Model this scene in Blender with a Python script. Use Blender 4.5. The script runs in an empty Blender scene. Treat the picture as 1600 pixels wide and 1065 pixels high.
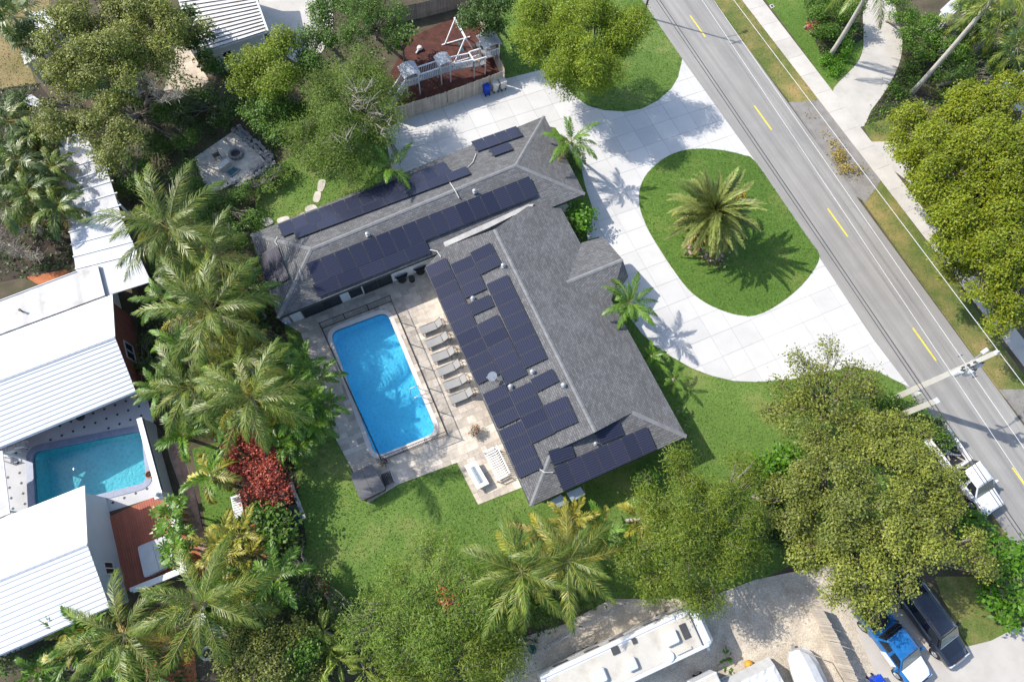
import bpy, math, random
import numpy as np
from mathutils import Vector, Matrix, Euler
from mathutils.geometry import tessellate_polygon
random.seed(11)
RG = np.random.default_rng(11)
R = math.radians
SC = bpy.context.scene
COL = SC.collection

# ------------------------------------------------------------------ camera (solved from the photograph: drone 44 m up, 22 deg off nadir)
F, NX, NY, H = 956.26, 749.07, 910.42, 44.04
_d = np.array([NX-800, NY-532.5, F]); _d /= np.linalg.norm(_d)
_e1 = np.array([1., 0, 0]) - _d*_d[0]; _e1 /= np.linalg.norm(_e1)
_e2 = np.cross(_d, _e1)
cam_d = bpy.data.cameras.new('camera'); cam = bpy.data.objects.new('camera', cam_d); COL.objects.link(cam)
cam_d.sensor_width = 36; cam_d.sensor_fit = 'HORIZONTAL'; cam_d.lens = F/1600*36
cam_d.clip_start = .5; cam_d.clip_end = 2000
cam.matrix_world = Matrix(((_e1[0], -_e1[1], -_e1[2], 0), (-_e2[0], _e2[1], _e2[2], 0), (-_d[0], _d[1], _d[2], H), (0, 0, 0, 1)))
SC.camera = cam

# ------------------------------------------------------------------ sky and sun
SUN_EL, SUN_DIR = 42.0, -18.0         # elevation; direction the shadows fall (degrees from +X)
w = bpy.data.worlds.new('World'); SC.world = w; w.use_nodes = True
nt = w.node_tree; bg = nt.nodes['Background']; sky = nt.nodes.new('ShaderNodeTexSky')
sky.sky_type = 'NISHITA'; sky.sun_disc = False
sky.sun_elevation = R(SUN_EL); sky.sun_rotation = math.atan2(-math.cos(R(SUN_DIR)), -math.sin(R(SUN_DIR)))
sky.air_density = 1.0; sky.dust_density = 1.2; sky.ozone_density = 1.0
nt.links.new(sky.outputs[0], bg.inputs[0]); bg.inputs[1].default_value = .15
sd = bpy.data.lights.new('sun', 'SUN'); sun = bpy.data.objects.new('sun', sd); COL.objects.link(sun)
sd.energy = 3.35; sd.angle = R(.5); sd.color = (1, .94, .85)
ce = math.cos(R(SUN_EL))
sun.rotation_euler = Vector((ce*math.cos(R(SUN_DIR)), ce*math.sin(R(SUN_DIR)), -math.sin(R(SUN_EL)))).to_track_quat('-Z', 'Y').to_euler()
sun.location = (-40, 20, 60)
SC.view_settings.view_transform = 'Standard'; SC.view_settings.look = 'None'
SC.view_settings.exposure = .86; SC.view_settings.gamma = 1
SC.view_settings.use_curve_mapping = False

# ------------------------------------------------------------------ helpers
def ray(x, y):
    r = np.array([x-800, y-532.5, F]); r = r/(r@_d)
    return np.array([r@_e1, -(r@_e2), -1.])
def at(x, y, z=0.):
    r = ray(x, y)*(H-z); return Vector((r[0], r[1], z))
def hit(x, y, O, n):
    r = ray(x, y); c = np.array([0, 0, H]); n = np.array(n); t = ((np.array(O)-c)@n)/(r@n)
    return Vector(c+r*t)
def ats(pts, z=0.): return [at(x, y, z) for x, y in pts]
W = {}
def org(p): return W.get(p.name, Vector((0, 0, 0))) if p else Vector((0, 0, 0))
def tag(o, label=None, cat=None, group=None, kind=None):
    for k, v in (('label', label), ('category', cat), ('group', group), ('kind', kind)):
        if v: o[k] = v
    return o
def thing(name, label, cat, loc=(0, 0, 0), rz=0, group=None):
    o = bpy.data.objects.new(name, None); COL.objects.link(o); o.empty_display_size = .3
    o.location = loc; o.rotation_euler = (0, 0, rz); W[o.name] = Vector(loc)
    return tag(o, label, cat, group)
def addobj(name, me, parent=None, loc=None):
    o = bpy.data.objects.new(name, me); COL.objects.link(o)
    if parent: o.parent = parent; W[o.name] = org(parent)
    if loc is not None: o.location = loc
    return o
def copy_tree(o, loc, rz=0, parent=None, label=None):
    c = o.copy(); COL.objects.link(c)
    if parent: c.parent = parent
    else: c.location = loc; c.rotation_euler = (0, 0, rz)
    W[c.name] = Vector(loc)
    if label: c['label'] = label
    for ch in list(o.children): copy_tree(ch, loc, 0, c)
    return c

class MB:
    def __init__(s): s.v = []; s.f = []; s.m = []; s.uv = {}
    def add(s, vs, fs, mi=0):
        b = len(s.v); s.v += [Vector(v) for v in vs]
        for f in fs: s.f.append([i+b for i in f]); s.m.append(mi)
        return s
    def face(s, vs, mi=0, uv=None):
        b = len(s.v); s.v += [Vector(v) for v in vs]; s.f.append(list(range(b, b+len(vs)))); s.m.append(mi)
        if uv: s.uv[len(s.f)-1] = uv
        return s
    def box(s, c, d, rz=0, mi=0, M=None):
        x, y, z = d[0]/2, d[1]/2, d[2]/2
        q = [(-x,-y,-z),(x,-y,-z),(x,y,-z),(-x,y,-z),(-x,-y,z),(x,-y,z),(x,y,z),(-x,y,z)]
        T = Matrix.Translation(Vector(c)) @ (M.to_4x4() if M else Matrix.Rotation(rz, 4, 'Z'))
        return s.add([T@Vector(p) for p in q], [(3,2,1,0),(4,5,6,7),(0,1,5,4),(1,2,6,5),(2,3,7,6),(3,0,4,7)], mi)
    def bar(s, p, q, a, b=None, mi=0, up=(0, 0, 1)):
        p, q = Vector(p), Vector(q); b = b or a; d = q-p; L = d.length
        if L < 1e-6: return s
        d.normalize(); u = Vector(up)
        if abs(d.dot(u)) > .98: u = Vector((1, 0, 0))
        y = u.cross(d).normalized(); z = d.cross(y)
        return s.box((p+q)/2, (L, a, b), mi=mi, M=Matrix((d, y, z)).transposed())
    def tube(s, pts, r, n=6, mi=0, cap=True):
        pts = [Vector(p) for p in pts]; k = len(pts); rs = r if isinstance(r, (list, tuple)) else [r]*k
        ref = None; vs = []
        for i, p in enumerate(pts):
            d = (pts[min(i+1, k-1)]-pts[max(i-1, 0)]).normalized()
            if ref is None: ref = Vector((1, 0, 0)) if abs(d.x) < .8 else Vector((0, 1, 0))
            x = (ref-d*ref.dot(d)).normalized(); ref = x; y = d.cross(x)
            vs += [p+(x*math.cos(2*math.pi*j/n)+y*math.sin(2*math.pi*j/n))*rs[i] for j in range(n)]
        fs = [(i*n+j, i*n+(j+1) % n, (i+1)*n+(j+1) % n, (i+1)*n+j) for i in range(k-1) for j in range(n)]
        if cap: fs += [tuple(range(n-1, -1, -1)), tuple(range((k-1)*n, k*n))]
        return s.add(vs, fs, mi)
    def lathe(s, c, prof, n=16, mi=0):
        c = Vector(c); vs = []
        for r, z in prof: vs += [c+Vector((r*math.cos(2*math.pi*j/n), r*math.sin(2*math.pi*j/n), z)) for j in range(n)]
        k = len(prof)
        fs = [(i*n+j, i*n+(j+1) % n, (i+1)*n+(j+1) % n, (i+1)*n+j) for i in range(k-1) for j in range(n)]
        if prof[-1][0] > 1e-4: fs.append(tuple(range((k-1)*n, k*n)))
        if prof[0][0] > 1e-4: fs.append(tuple(range(n-1, -1, -1)))
        return s.add(vs, fs, mi)
    def prism(s, poly, z0, z1, mi=0, bev=0):
        P = [(p[0], p[1]) for p in poly]
        if area2(P) < 0: P = P[::-1]
        n = len(P); vs = [(x, y, z0) for x, y in P]+[(x, y, z1) for x, y in P]
        fs = [tuple(range(n, 2*n)), tuple(range(n-1, -1, -1))]+[(i, (i+1) % n, n+(i+1) % n, n+i) for i in range(n)]
        return s.add(vs, fs, mi)
    def loft(s, rings, mi=0, cap=True):
        n = len(rings[0]); k = len(rings); vs = [p for r in rings for p in r]
        fs = [(i*n+j, i*n+(j+1) % n, (i+1)*n+(j+1) % n, (i+1)*n+j) for i in range(k-1) for j in range(n)]
        if cap: fs += [tuple(range(n-1, -1, -1)), tuple(range((k-1)*n, k*n))]
        return s.add(vs, fs, mi)
    def mesh(s, name, mats, o=Vector((0, 0, 0)), smooth=False):
        me = bpy.data.meshes.new(name)
        me.from_pydata([v-o for v in s.v], [], s.f)
        for m in (mats if isinstance(mats, (list, tuple)) else [mats]): me.materials.append(m)
        if any(s.m): me.polygons.foreach_set('material_index', s.m)
        if s.uv:
            ul = me.uv_layers.new(name='UVMap')
            for fi, uv in s.uv.items():
                for li, c in zip(me.polygons[fi].loop_indices, uv): ul.data[li].uv = c
        if smooth: me.polygons.foreach_set('use_smooth', [True]*len(s.f))
        me.update(); return me
    def build(s, name, mats, parent=None, origin=None, smooth=False, local=False, bevel=0):
        o = Vector((0, 0, 0)) if local else (org(parent) if parent else Vector(origin or (0, 0, 0)))
        ob = addobj(name, s.mesh(name, mats, o, smooth), parent)
        if not parent and origin is not None: ob.location = origin
        W[ob.name] = org(parent) if parent else o
        if bevel:
            b = ob.modifiers.new('bevel', 'BEVEL'); b.width = bevel; b.segments = 2; b.limit_method = 'ANGLE'; b.angle_limit = R(40)
        return ob
def area2(P): return sum(P[i-1][0]*P[i][1]-P[i][0]*P[i-1][1] for i in range(len(P)))
def smooth_poly(pts, n=5, closed=True):
    P = [np.array(p[:2], float) for p in pts]; k = len(P); out = []
    for i in range(k if closed else k-1):
        g = (lambda j: P[j % k]) if closed else (lambda j: P[min(max(j, 0), k-1)])
        a, b, c, d = g(i-1), g(i), g(i+1), g(i+2)
        for t in np.arange(n)/n:
            out.append(tuple(.5*(2*b+(c-a)*t+(2*a-5*b+4*c-d)*t*t+(3*b-a-3*c+d)*t**3)))
    if not closed: out.append(tuple(P[-1]))
    return out
def inpoly(X, Y, poly):
    ins = np.zeros(len(X), bool); n = len(poly)
    for i in range(n):
        x1, y1 = poly[i-1][:2]; x2, y2 = poly[i][:2]
        c = ((y1 > Y) != (y2 > Y)); xi = (x2-x1)*(Y-y1)/((y2-y1) if abs(y2-y1) > 1e-12 else 1e-12)+x1
        ins ^= c & (X < xi)
    return ins
def clip(sub, cell):
    out = [tuple(p[:2]) for p in sub]; n = len(cell)
    for i in range(n):
        (ax, ay), (bx, by) = cell[i], cell[(i+1) % n]; inp = out; out = []
        if not inp: return []
        sgn = lambda p: (bx-ax)*(p[1]-ay)-(by-ay)*(p[0]-ax)
        for j in range(len(inp)):
            p, q = inp[j-1], inp[j]; sp, sq = sgn(p), sgn(q)
            if (sp >= 0) != (sq >= 0):
                t = sp/(sp-sq); out.append((p[0]+(q[0]-p[0])*t, p[1]+(q[1]-p[1])*t))
            if sq >= 0: out.append(q)
    res = []
    for p in out:
        if not res or math.hypot(p[0]-res[-1][0], p[1]-res[-1][1]) > .01: res.append(p)
    if len(res) > 2 and math.hypot(res[0][0]-res[-1][0], res[0][1]-res[-1][1]) < .01: res.pop()
    return res if len(res) > 2 and abs(area2(res)) > .04 else []
def sheet(name, poly, z, m, holes=(), kind='structure', parent=None):
    loops = [[Vector((p[0], p[1], 0)) for p in poly]]+[[Vector((p[0], p[1], 0)) for p in h] for h in holes]
    tr = tessellate_polygon(loops); vs = [p for l in loops for p in l]
    fs = []
    for a, b, c in tr:
        if (vs[b]-vs[a]).cross(vs[c]-vs[a]).z < 0: a, c = c, a
        fs.append((a, b, c))
    mb = MB(); mb.add([(p.x, p.y, z) for p in vs], fs); o = mb.build(name, m, parent)
    if not parent: o['kind'] = kind
    return o

# ------------------------------------------------------------------ materials
MATS = {}
def nodes(name):
    m = bpy.data.materials.new(name); m.use_nodes = True; MATS[name] = m
    t = m.node_tree; return m, t, t.nodes['Principled BSDF'], t.nodes, t.links
def ramp(N, stops):
    r = N.new('ShaderNodeValToRGB'); e = r.color_ramp.elements
    while len(e) < len(stops): e.new(.5)
    for el, (p, c) in zip(e, stops): el.position = p; el.color = (*c, 1)
    return r
def noise(N, L, vec, scale, detail=4, rough=.55):
    n = N.new('ShaderNodeTexNoise'); n.inputs['Scale'].default_value = scale; n.inputs['Detail'].default_value = detail; n.inputs['Roughness'].default_value = rough
    L.new(vec, n.inputs['Vector']); return n
def mixc(N, L, fac, a, b, mode='MIX'):
    x = N.new('ShaderNodeMix'); x.data_type = 'RGBA'; x.blend_type = mode
    for s, v in ((0, fac), (6, a), (7, b)):
        if hasattr(v, 'links') or hasattr(v, 'is_linked'): L.new(v, x.inputs[s])
        else: x.inputs[s].default_value = v if s == 0 else (*v, 1)
    return x.outputs[2]
def mul(c, k): return tuple(min(1, x*k) for x in c)
def mat(name, col, rough=.75, var=.18, scale=1.5, fine=40, fvar=.15, bump=.0, bscale=60, metal=0, spec=.35, orand=0, stain=None, stain_amt=.5, stain_scale=.7, coat=0, streak=None):
    """plain surface: colour with broad and fine variation, optional stains, optional change per piece"""
    m, t, b, N, L = nodes(name)
    g = N.new('ShaderNodeNewGeometry'); P = g.outputs['Position']
    n1 = noise(N, L, P, scale); n2 = noise(N, L, P, fine, 3, .7)
    r1 = ramp(N, [(.3, mul(col, 1-var)), (.7, mul(col, 1+var))]); L.new(n1.outputs[0], r1.inputs[0])
    r2 = ramp(N, [(.3, (1-fvar,)*3), (.7, (1+fvar,)*3)]); L.new(n2.outputs[0], r2.inputs[0])
    c = mixc(N, L, 1., r1.outputs[0], r2.outputs[0], 'MULTIPLY')
    if streak is not None:
        mp = N.new('ShaderNodeMapping'); mp.vector_type = 'TEXTURE'; mp.inputs['Rotation'].default_value = (0, 0, -streak); mp.inputs['Scale'].default_value = (40, 1.0, 1)
        L.new(P, mp.inputs['Vector']); ns = noise(N, L, mp.outputs[0], 1.6, 4, .6); rk = ramp(N, [(.3, (.80,)*3), (.7, (1.14,)*3)]); L.new(ns.outputs[0], rk.inputs[0])
        c = mixc(N, L, 1., c, rk.outputs[0], 'MULTIPLY')
    if stain:
        n3 = noise(N, L, P, stain_scale, 6, .65); rs = ramp(N, [(.5, (0, 0, 0)), (.72, (stain_amt,)*3)]); L.new(n3.outputs[0], rs.inputs[0])
        c = mixc(N, L, rs.outputs[0], c, stain)
    if orand:
        oi = N.new('ShaderNodeObjectInfo'); ro = ramp(N, [(0, (1-orand,)*3), (1, (1+orand,)*3)]); L.new(oi.outputs['Random'], ro.inputs[0])
        c = mixc(N, L, 1., c, ro.outputs[0], 'MULTIPLY')
    L.new(c, b.inputs['Base Color'])
    b.inputs['Roughness'].default_value = rough; b.inputs['Metallic'].default_value = metal; b.inputs['Specular IOR Level'].default_value = spec
    if coat: b.inputs['Coat Weight'].default_value = coat; b.inputs['Coat Roughness'].default_value = .05
    if bump:
        n4 = noise(N, L, P, bscale, 4, .65); bp = N.new('ShaderNodeBump'); bp.inputs['Strength'].default_value = bump; bp.inputs['Distance'].default_value = .03
        L.new(n4.outputs[0], bp.inputs['Height']); L.new(bp.outputs[0], b.inputs['Normal'])
    return m
def grass_mat(name, a, b_, dry, amt):
    m, t, b, N, L = nodes(name); g = N.new('ShaderNodeNewGeometry'); P = g.outputs['Position']
    n1 = noise(N, L, P, 6, 5, .7); r1 = ramp(N, [(.32, a), (.68, b_)]); L.new(n1.outputs[0], r1.inputs[0])
    n2 = noise(N, L, P, .22, 6, .65); r2 = ramp(N, [(.62-amt*.4, (0, 0, 0)), (.86-amt*.4, (.85,)*3)]); L.new(n2.outputs[0], r2.inputs[0])
    c = mixc(N, L, r2.outputs[0], r1.outputs[0], dry)
    n6 = noise(N, L, P, .11, 4, .6); r6 = ramp(N, [(.32, (.82, .85, .8)), (.68, (1.2, 1.14, 1.15))]); L.new(n6.outputs[0], r6.inputs[0])
    c = mixc(N, L, 1., c, r6.outputs[0], 'MULTIPLY')
    n3 = noise(N, L, P, 28, 3, .8); r3 = ramp(N, [(.3, (.45,)*3), (.7, (1.55,)*3)]); L.new(n3.outputs[0], r3.inputs[0])
    c = mixc(N, L, 1., c, r3.outputs[0], 'MULTIPLY')
    ri = ramp(N, [(0, (.72,)*3), (1, (1.3,)*3)]); L.new(g.outputs['Random Per Island'], ri.inputs[0])
    c = mixc(N, L, 1., c, ri.outputs[0], 'MULTIPLY')
    L.new(c, b.inputs['Base Color']); b.inputs['Roughness'].default_value = .85; b.inputs['Specular IOR Level'].default_value = .2
    bp = N.new('ShaderNodeBump'); bp.inputs['Strength'].default_value = .8; bp.inputs['Distance'].default_value = .05
    L.new(n3.outputs[0], bp.inputs['Height']); L.new(bp.outputs[0], b.inputs['Normal'])
    return m
LEAFK = (1.52, 1.53, 1.05)
def leaf_mat(name, cols, trans=.3, rough=.5, spec=.35, orand=.12, patch=.25):
    m, t, b, N, L = nodes(name); g = N.new('ShaderNodeNewGeometry')
    k = len(cols); cols = [(min(.6, c[0]*LEAFK[0]), min(.6, c[1]*LEAFK[1]), min(.6, c[2]*LEAFK[2])) for c in cols]; r = ramp(N, [(i/(k-1), c) for i, c in enumerate(cols)]); L.new(g.outputs['Random Per Island'], r.inputs[0])
    n = noise(N, L, g.outputs['Position'], .9, 4, .6); r2 = ramp(N, [(.3, (1-patch,)*3), (.7, (1+patch, 1+patch*.8, 1+patch*.4))]); L.new(n.outputs[0], r2.inputs[0])
    c = mixc(N, L, 1., r.outputs[0], r2.outputs[0], 'MULTIPLY')
    oi = N.new('ShaderNodeObjectInfo'); ro = ramp(N, [(0, (1-orand,)*3), (1, (1+orand,)*3)]); L.new(oi.outputs['Random'], ro.inputs[0])
    c = mixc(N, L, 1., c, ro.outputs[0], 'MULTIPLY')
    L.new(c, b.inputs['Base Color']); b.inputs['Roughness'].default_value = rough; b.inputs['Specular IOR Level'].default_value = spec
    tr = N.new('ShaderNodeBsdfTranslucent'); L.new(c, tr.inputs[0]); mx = N.new('ShaderNodeMixShader'); mx.inputs[0].default_value = trans
    L.new(b.outputs[0], mx.inputs[1]); L.new(tr.outputs[0], mx.inputs[2]); L.new(mx.outputs[0], N['Material Output'].inputs[0])
    return m
def shingle_mat(name, a, b_, mortar, bw=.32, rh=.145):
    m, t, b, N, L = nodes(name); uv = N.new('ShaderNodeUVMap')
    br = N.new('ShaderNodeTexBrick'); br.inputs['Scale'].default_value = 1; br.inputs['Brick Width'].default_value = bw; br.inputs['Row Height'].default_value = rh
    br.inputs['Mortar Size'].default_value = .012; br.inputs['Mortar Smooth'].default_value = .4; br.inputs['Bias'].default_value = -.1
    br.inputs['Color1'].default_value = (*a, 1); br.inputs['Color2'].default_value = (*b_, 1); br.inputs['Mortar'].default_value = (*mortar, 1); br.offset = .37
    L.new(uv.outputs[0], br.inputs['Vector'])
    g = N.new('ShaderNodeNewGeometry'); n = noise(N, L, g.outputs['Position'], 55, 3, .8); r = ramp(N, [(.25, (.75,)*3), (.75, (1.25,)*3)]); L.new(n.outputs[0], r.inputs[0])
    c = mixc(N, L, 1., br.outputs[0], r.outputs[0], 'MULTIPLY')
    n2 = noise(N, L, g.outputs['Position'], .6, 5, .6); r2 = ramp(N, [(.3, (.86,)*3), (.7, (1.12,)*3)]); L.new(n2.outputs[0], r2.inputs[0])
    c = mixc(N, L, 1., c, r2.outputs[0], 'MULTIPLY')
    L.new(c, b.inputs['Base Color']); b.inputs['Roughness'].default_value = .85; b.inputs['Specular IOR Level'].default_value = .25
    ad = N.new('ShaderNodeMath'); ad.operation = 'MULTIPLY_ADD'; L.new(n.outputs[0], ad.inputs[0]); ad.inputs[1].default_value = .6; L.new(br.outputs['Fac'], ad.inputs[2])
    bp = N.new('ShaderNodeBump'); bp.inputs['Strength'].default_value = .7; bp.inputs['Distance'].default_value = .02; bp.invert = True
    L.new(ad.outputs[0], bp.inputs['Height']); L.new(bp.outputs[0], b.inputs['Normal'])
    return m
def water_mat(name, tint, deep=.0):
    """pool water: a clear tinted sheet with rippled sky reflection, no refraction"""
    m, t, b, N, L = nodes(name); N.remove(b); g = N.new('ShaderNodeNewGeometry')
    wv = noise(N, L, g.outputs['Position'], 1.6, 3, .6)
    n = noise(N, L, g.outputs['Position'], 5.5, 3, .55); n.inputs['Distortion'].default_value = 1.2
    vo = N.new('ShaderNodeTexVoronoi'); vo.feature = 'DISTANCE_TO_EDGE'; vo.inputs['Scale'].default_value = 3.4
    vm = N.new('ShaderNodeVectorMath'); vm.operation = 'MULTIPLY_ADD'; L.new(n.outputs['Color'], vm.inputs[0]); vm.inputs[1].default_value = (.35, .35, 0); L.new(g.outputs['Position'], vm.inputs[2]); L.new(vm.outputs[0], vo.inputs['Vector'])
    r = ramp(N, [(0., mul(tint, 1.22)), (.12, mul(tint, 1.05)), (.45, mul(tint, .93))]); L.new(vo.outputs['Distance'], r.inputs[0])  # tint lightens along cell edges: caustic sunlight ripples painted into the colour
    tr = N.new('ShaderNodeBsdfTransparent'); L.new(r.outputs[0], tr.inputs[0])
    gl = N.new('ShaderNodeBsdfGlossy'); gl.inputs['Roughness'].default_value = .06
    bp = N.new('ShaderNodeBump'); bp.inputs['Strength'].default_value = .14; bp.inputs['Distance'].default_value = .08; L.new(n.outputs[0], bp.inputs['Height']); L.new(bp.outputs[0], gl.inputs['Normal'])
    fr = N.new('ShaderNodeFresnel'); fr.inputs[0].default_value = 1.33; L.new(bp.outputs[0], fr.inputs['Normal'])
    mx = N.new('ShaderNodeMixShader'); L.new(fr.outputs[0], mx.inputs[0]); L.new(tr.outputs[0], mx.inputs[1]); L.new(gl.outputs[0], mx.inputs[2]); L.new(mx.outputs[0], N['Material Output'].inputs[0])
    return m
def glass_mat(name, col=(.02, .025, .03), rough=.06):
    m, t, b, N, L = nodes(name); b.inputs['Base Color'].default_value = (*col, 1); b.inputs['Roughness'].default_value = rough; b.inputs['Specular IOR Level'].default_value = .6
    return m
def solar_mat(name):
    m, t, b, N, L = nodes(name); tc = N.new('ShaderNodeTexCoord')
    wv = N.new('ShaderNodeTexWave'); wv.wave_type = 'BANDS'; wv.bands_direction = 'Y'; wv.inputs['Scale'].default_value = 2.0; L.new(tc.outputs['Object'], wv.inputs['Vector'])
    r = ramp(N, [(0, (.022, .027, .046)), (.9, (.027, .032, .055)), (1, (.07, .07, .10))]); L.new(wv.outputs[0], r.inputs[0])
    oi = N.new('ShaderNodeObjectInfo'); ro = ramp(N, [(0, (.75, .75, .85)), (.5, (1, 1, 1)), (.85, (1.05, 1.0, 1.05)), (1, (1.15, 1.05, 1.1))]); L.new(oi.outputs['Random'], ro.inputs[0])
    c = mixc(N, L, 1., r.outputs[0], ro.outputs[0], 'MULTIPLY')
    g = N.new('ShaderNodeNewGeometry'); n = noise(N, L, g.outputs['Position'], 9, 3, .9); rd = ramp(N, [(.69, (0, 0, 0)), (.73, (.5,)*3)]); L.new(n.outputs[0], rd.inputs[0])
    c = mixc(N, L, rd.outputs[0], c, (.35, .36, .4))
    L.new(c, b.inputs['Base Color']); b.inputs['Specular IOR Level'].default_value = .28
    n5 = noise(N, L, g.outputs['Position'], .8, 3, .5); rr = ramp(N, [(.3, (.05,)*3), (.7, (.085,)*3)]); L.new(n5.outputs[0], rr.inputs[0]); L.new(rr.outputs[0], b.inputs['Roughness'])
    return m

M_ground = mat('leaf_litter_soil', (.085, .07, .045), .95, .35, .6, 18, .4, .6, 25, stain=(.06, .075, .025), stain_amt=.8)
M_mulch = mat('red_mulch', (.085, .032, .024), .95, .35, 1.2, 22, .5, .9, 22)
M_orange = mat('orange_mulch', (.36, .13, .055), .95, .25, 1.5, 20, .4, .8, 22)
M_bed = mat('dark_mulch', (.05, .038, .028), .95, .3, 1.2, 22, .5, .8, 22)
M_sand = mat('shell_sand', (.50, .44, .355), .95, .2, .8, 16, .42, .5, 30, stain=(.3, .25, .18), stain_amt=.6)
M_asph = mat('aged_asphalt', (.285, .274, .256), .9, .06, .35, 45, .16, .3, 70, stain=(.21, .205, .2), stain_amt=.5, stain_scale=.25, streak=R(66))
M_asph2 = mat('worn_asphalt_apron', (.24, .225, .21), .9, .16, .9, 40, .25, .4, 60, stain=(.17, .15, .12), stain_amt=.7)
M_yellow = mat('yellow_road_paint', (.72, .58, .04), .7, .12, 2, 30, .2)
M_conc = mat('white_concrete', (.545, .535, .515), .85, .05, .4, 30, .05, .12, 60, orand=.07, stain=(.47, .46, .44), stain_amt=.5, stain_scale=.5)
M_joint = mat('slab_joint', (.36, .355, .345), .95, .1, 1, 30, .1)
M_walk = mat('pavement_concrete', (.50, .47, .425), .9, .08, .6, 30, .12, .2, 60, orand=.06, stain=(.36, .34, .31), stain_amt=.45)
M_drive = mat('grey_drive_concrete', (.46, .43, .39), .9, .1, .5, 30, .14, .25, 60, orand=.04, stain=(.36, .33, .29), stain_amt=.5)
M_paver = mat('travertine', (.50, .44, .36), .8, .16, 2.2, 22, .18, .2, 40, orand=.2, stain=(.56, .51, .45), stain_amt=.6, stain_scale=3)
M_grout = mat('sand_grout', (.34, .3, .25), .95, .1, 2, 30, .15)
M_coping = mat('pool_coping', (.6, .55, .5), .7, .08, 2, 30, .08, orand=.05)
M_plaster = mat('blue_pool_plaster', (.32, .72, .90), .6, .05, .8, 20, .04)
M_plaster2 = mat('teal_pool_plaster', (.36, .68, .72), .6, .06, .8, 20, .05)
M_tileb = mat('blue_waterline_tile', (.20, .23, .32), .4, .15, 3, 25, .25)
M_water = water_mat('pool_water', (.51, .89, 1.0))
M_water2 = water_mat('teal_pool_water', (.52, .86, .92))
M_lawn = grass_mat('lawn_grass', (.066, .130, .022), (.120, .190, .042), (.20, .205, .072), .26)
M_lawn2 = grass_mat('island_grass', (.066, .140, .020), (.122, .206, .040), (.19, .205, .06), .16)
M_verge = grass_mat('verge_grass', (.085, .135, .028), (.15, .18, .05), (.32, .235, .10), .46)
M_dryg = grass_mat('dry_grass', (.16, .15, .05), (.24, .20, .08), (.36, .27, .14), .6)
M_shin = shingle_mat('charcoal_shingle', (.118, .118, .119), (.178, .178, .179), (.06, .06, .06))
M_ridge = mat('ridge_cap_shingle', (.19, .192, .195), .9, .15, 2, 45, .3, .4, 50)
M_white = mat('white_paint', (.70, .71, .72), .6, .04, .8, 20, .03)
M_offw = mat('weathered_white_roof', (.56, .55, .53), .7, .1, .8, 25, .08, streak=R(68), stain=(.30, .28, .25), stain_amt=.75, stain_scale=.55)
M_wroof = mat('white_roof_tile', (.70, .705, .72), .6, .04, .7, 25, .05, orand=.03, stain=(.58, .57, .55), stain_amt=.5)
M_wroofg = mat('roof_tile_underlay', (.42, .4, .38), .8, .1, 2, 30, .1)  # plain grey of the sheet beneath the tile courses
M_rust = mat('stained_roof_tile', (.60, .585, .56), .8, .1, 1.2, 25, .15, orand=.07, stain=(.42, .30, .2), stain_amt=.7, stain_scale=.8)
M_brickw = mat('red_brick_paint', (.22, .075, .06), .85, .15, 2, 12, .25, .3, 14)
M_bluew = mat('pale_blue_siding', (.36, .43, .49), .7, .04, 1, 20, .04)
M_dark = mat('black_metal', (.022, .022, .024), .5, .1, 3, 30, .1)
M_dgrey = mat('dark_grey', (.06, .06, .063), .6, .1, 3, 30, .1)
M_grey = mat('mid_grey', (.25, .25, .255), .6, .08, 3, 30, .08)
M_lgrey = mat('light_grey_vinyl', (.52, .53, .54), .6, .06, 2, 25, .06, stain=(.35, .36, .36), stain_amt=.5)
M_steel = mat('galvanised_metal', (.45, .46, .47), .45, .1, 4, 30, .1, metal=.6)
M_fascia = mat('dark_fascia', (.06, .065, .07), .6, .1, 2, 30, .1)
M_wood = mat('weathered_fence_wood', (.40, .355, .30), .9, .15, 1.5, 25, .25, .3, 40, orand=.16)
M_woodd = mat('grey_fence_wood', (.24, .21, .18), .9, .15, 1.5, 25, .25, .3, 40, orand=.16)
M_deckr = mat('terracotta_deck', (.33, .105, .065), .75, .12, 1.2, 25, .15, orand=.1)
M_brick = mat('paver_brick', (.35, .22, .17), .9, .2, 3, 20, .2, .3, 30, orand=.2)
M_stone = mat('pale_patio_stone', (.54, .50, .43), .9, .18, 1.2, 20, .25, .4, 25, orand=.1, stain=(.26, .24, .22), stain_amt=.7)
M_rock = mat('grey_rock', (.24, .235, .23), .9, .3, 3, 15, .3, .5, 20)
M_bark = mat('grey_bark', (.22, .19, .155), .95, .25, 2, 14, .35, .6, 18)
M_palmbark = mat('pale_palm_trunk', (.40, .375, .335), .9, .12, 1.5, 12, .25, .4, 14)
M_twig = mat('pale_twigs', (.36, .32, .26), .9, .2, 3, 20, .2)
M_fabric = mat('grey_sling_fabric', (.30, .295, .285), .9, .06, 4, 60, .12)
M_cover = mat('spa_cover_vinyl', (.115, .115, .118), .55, .08, 2, 25, .06)
M_cedar = mat('spa_cabinet', (.16, .11, .08), .7, .15, 3, 20, .2)
M_blueb = mat('blue_plastic', (.01, .055, .42), .4, .08, 3, 30, .06)
M_bin = mat('beige_plastic', (.55, .54, .50), .5, .06, 3, 30, .05)
M_cream = mat('rv_roof_membrane', (.52, .495, .44), .7, .06, .8, 25, .06, stain=(.34, .30, .24), stain_amt=.75)
M_gloss = mat('white_gelcoat', (.74, .75, .77), .25, .03, 1, 20, .02, spec=.5, coat=.4)
M_carw = mat('white_car_paint', (.78, .79, .81), .25, .02, 1, 20, .02, coat=.6)
M_carb = mat('black_car_paint', (.008, .010, .018), .2, .05, 1, 20, .05, spec=.6, coat=1)
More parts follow.
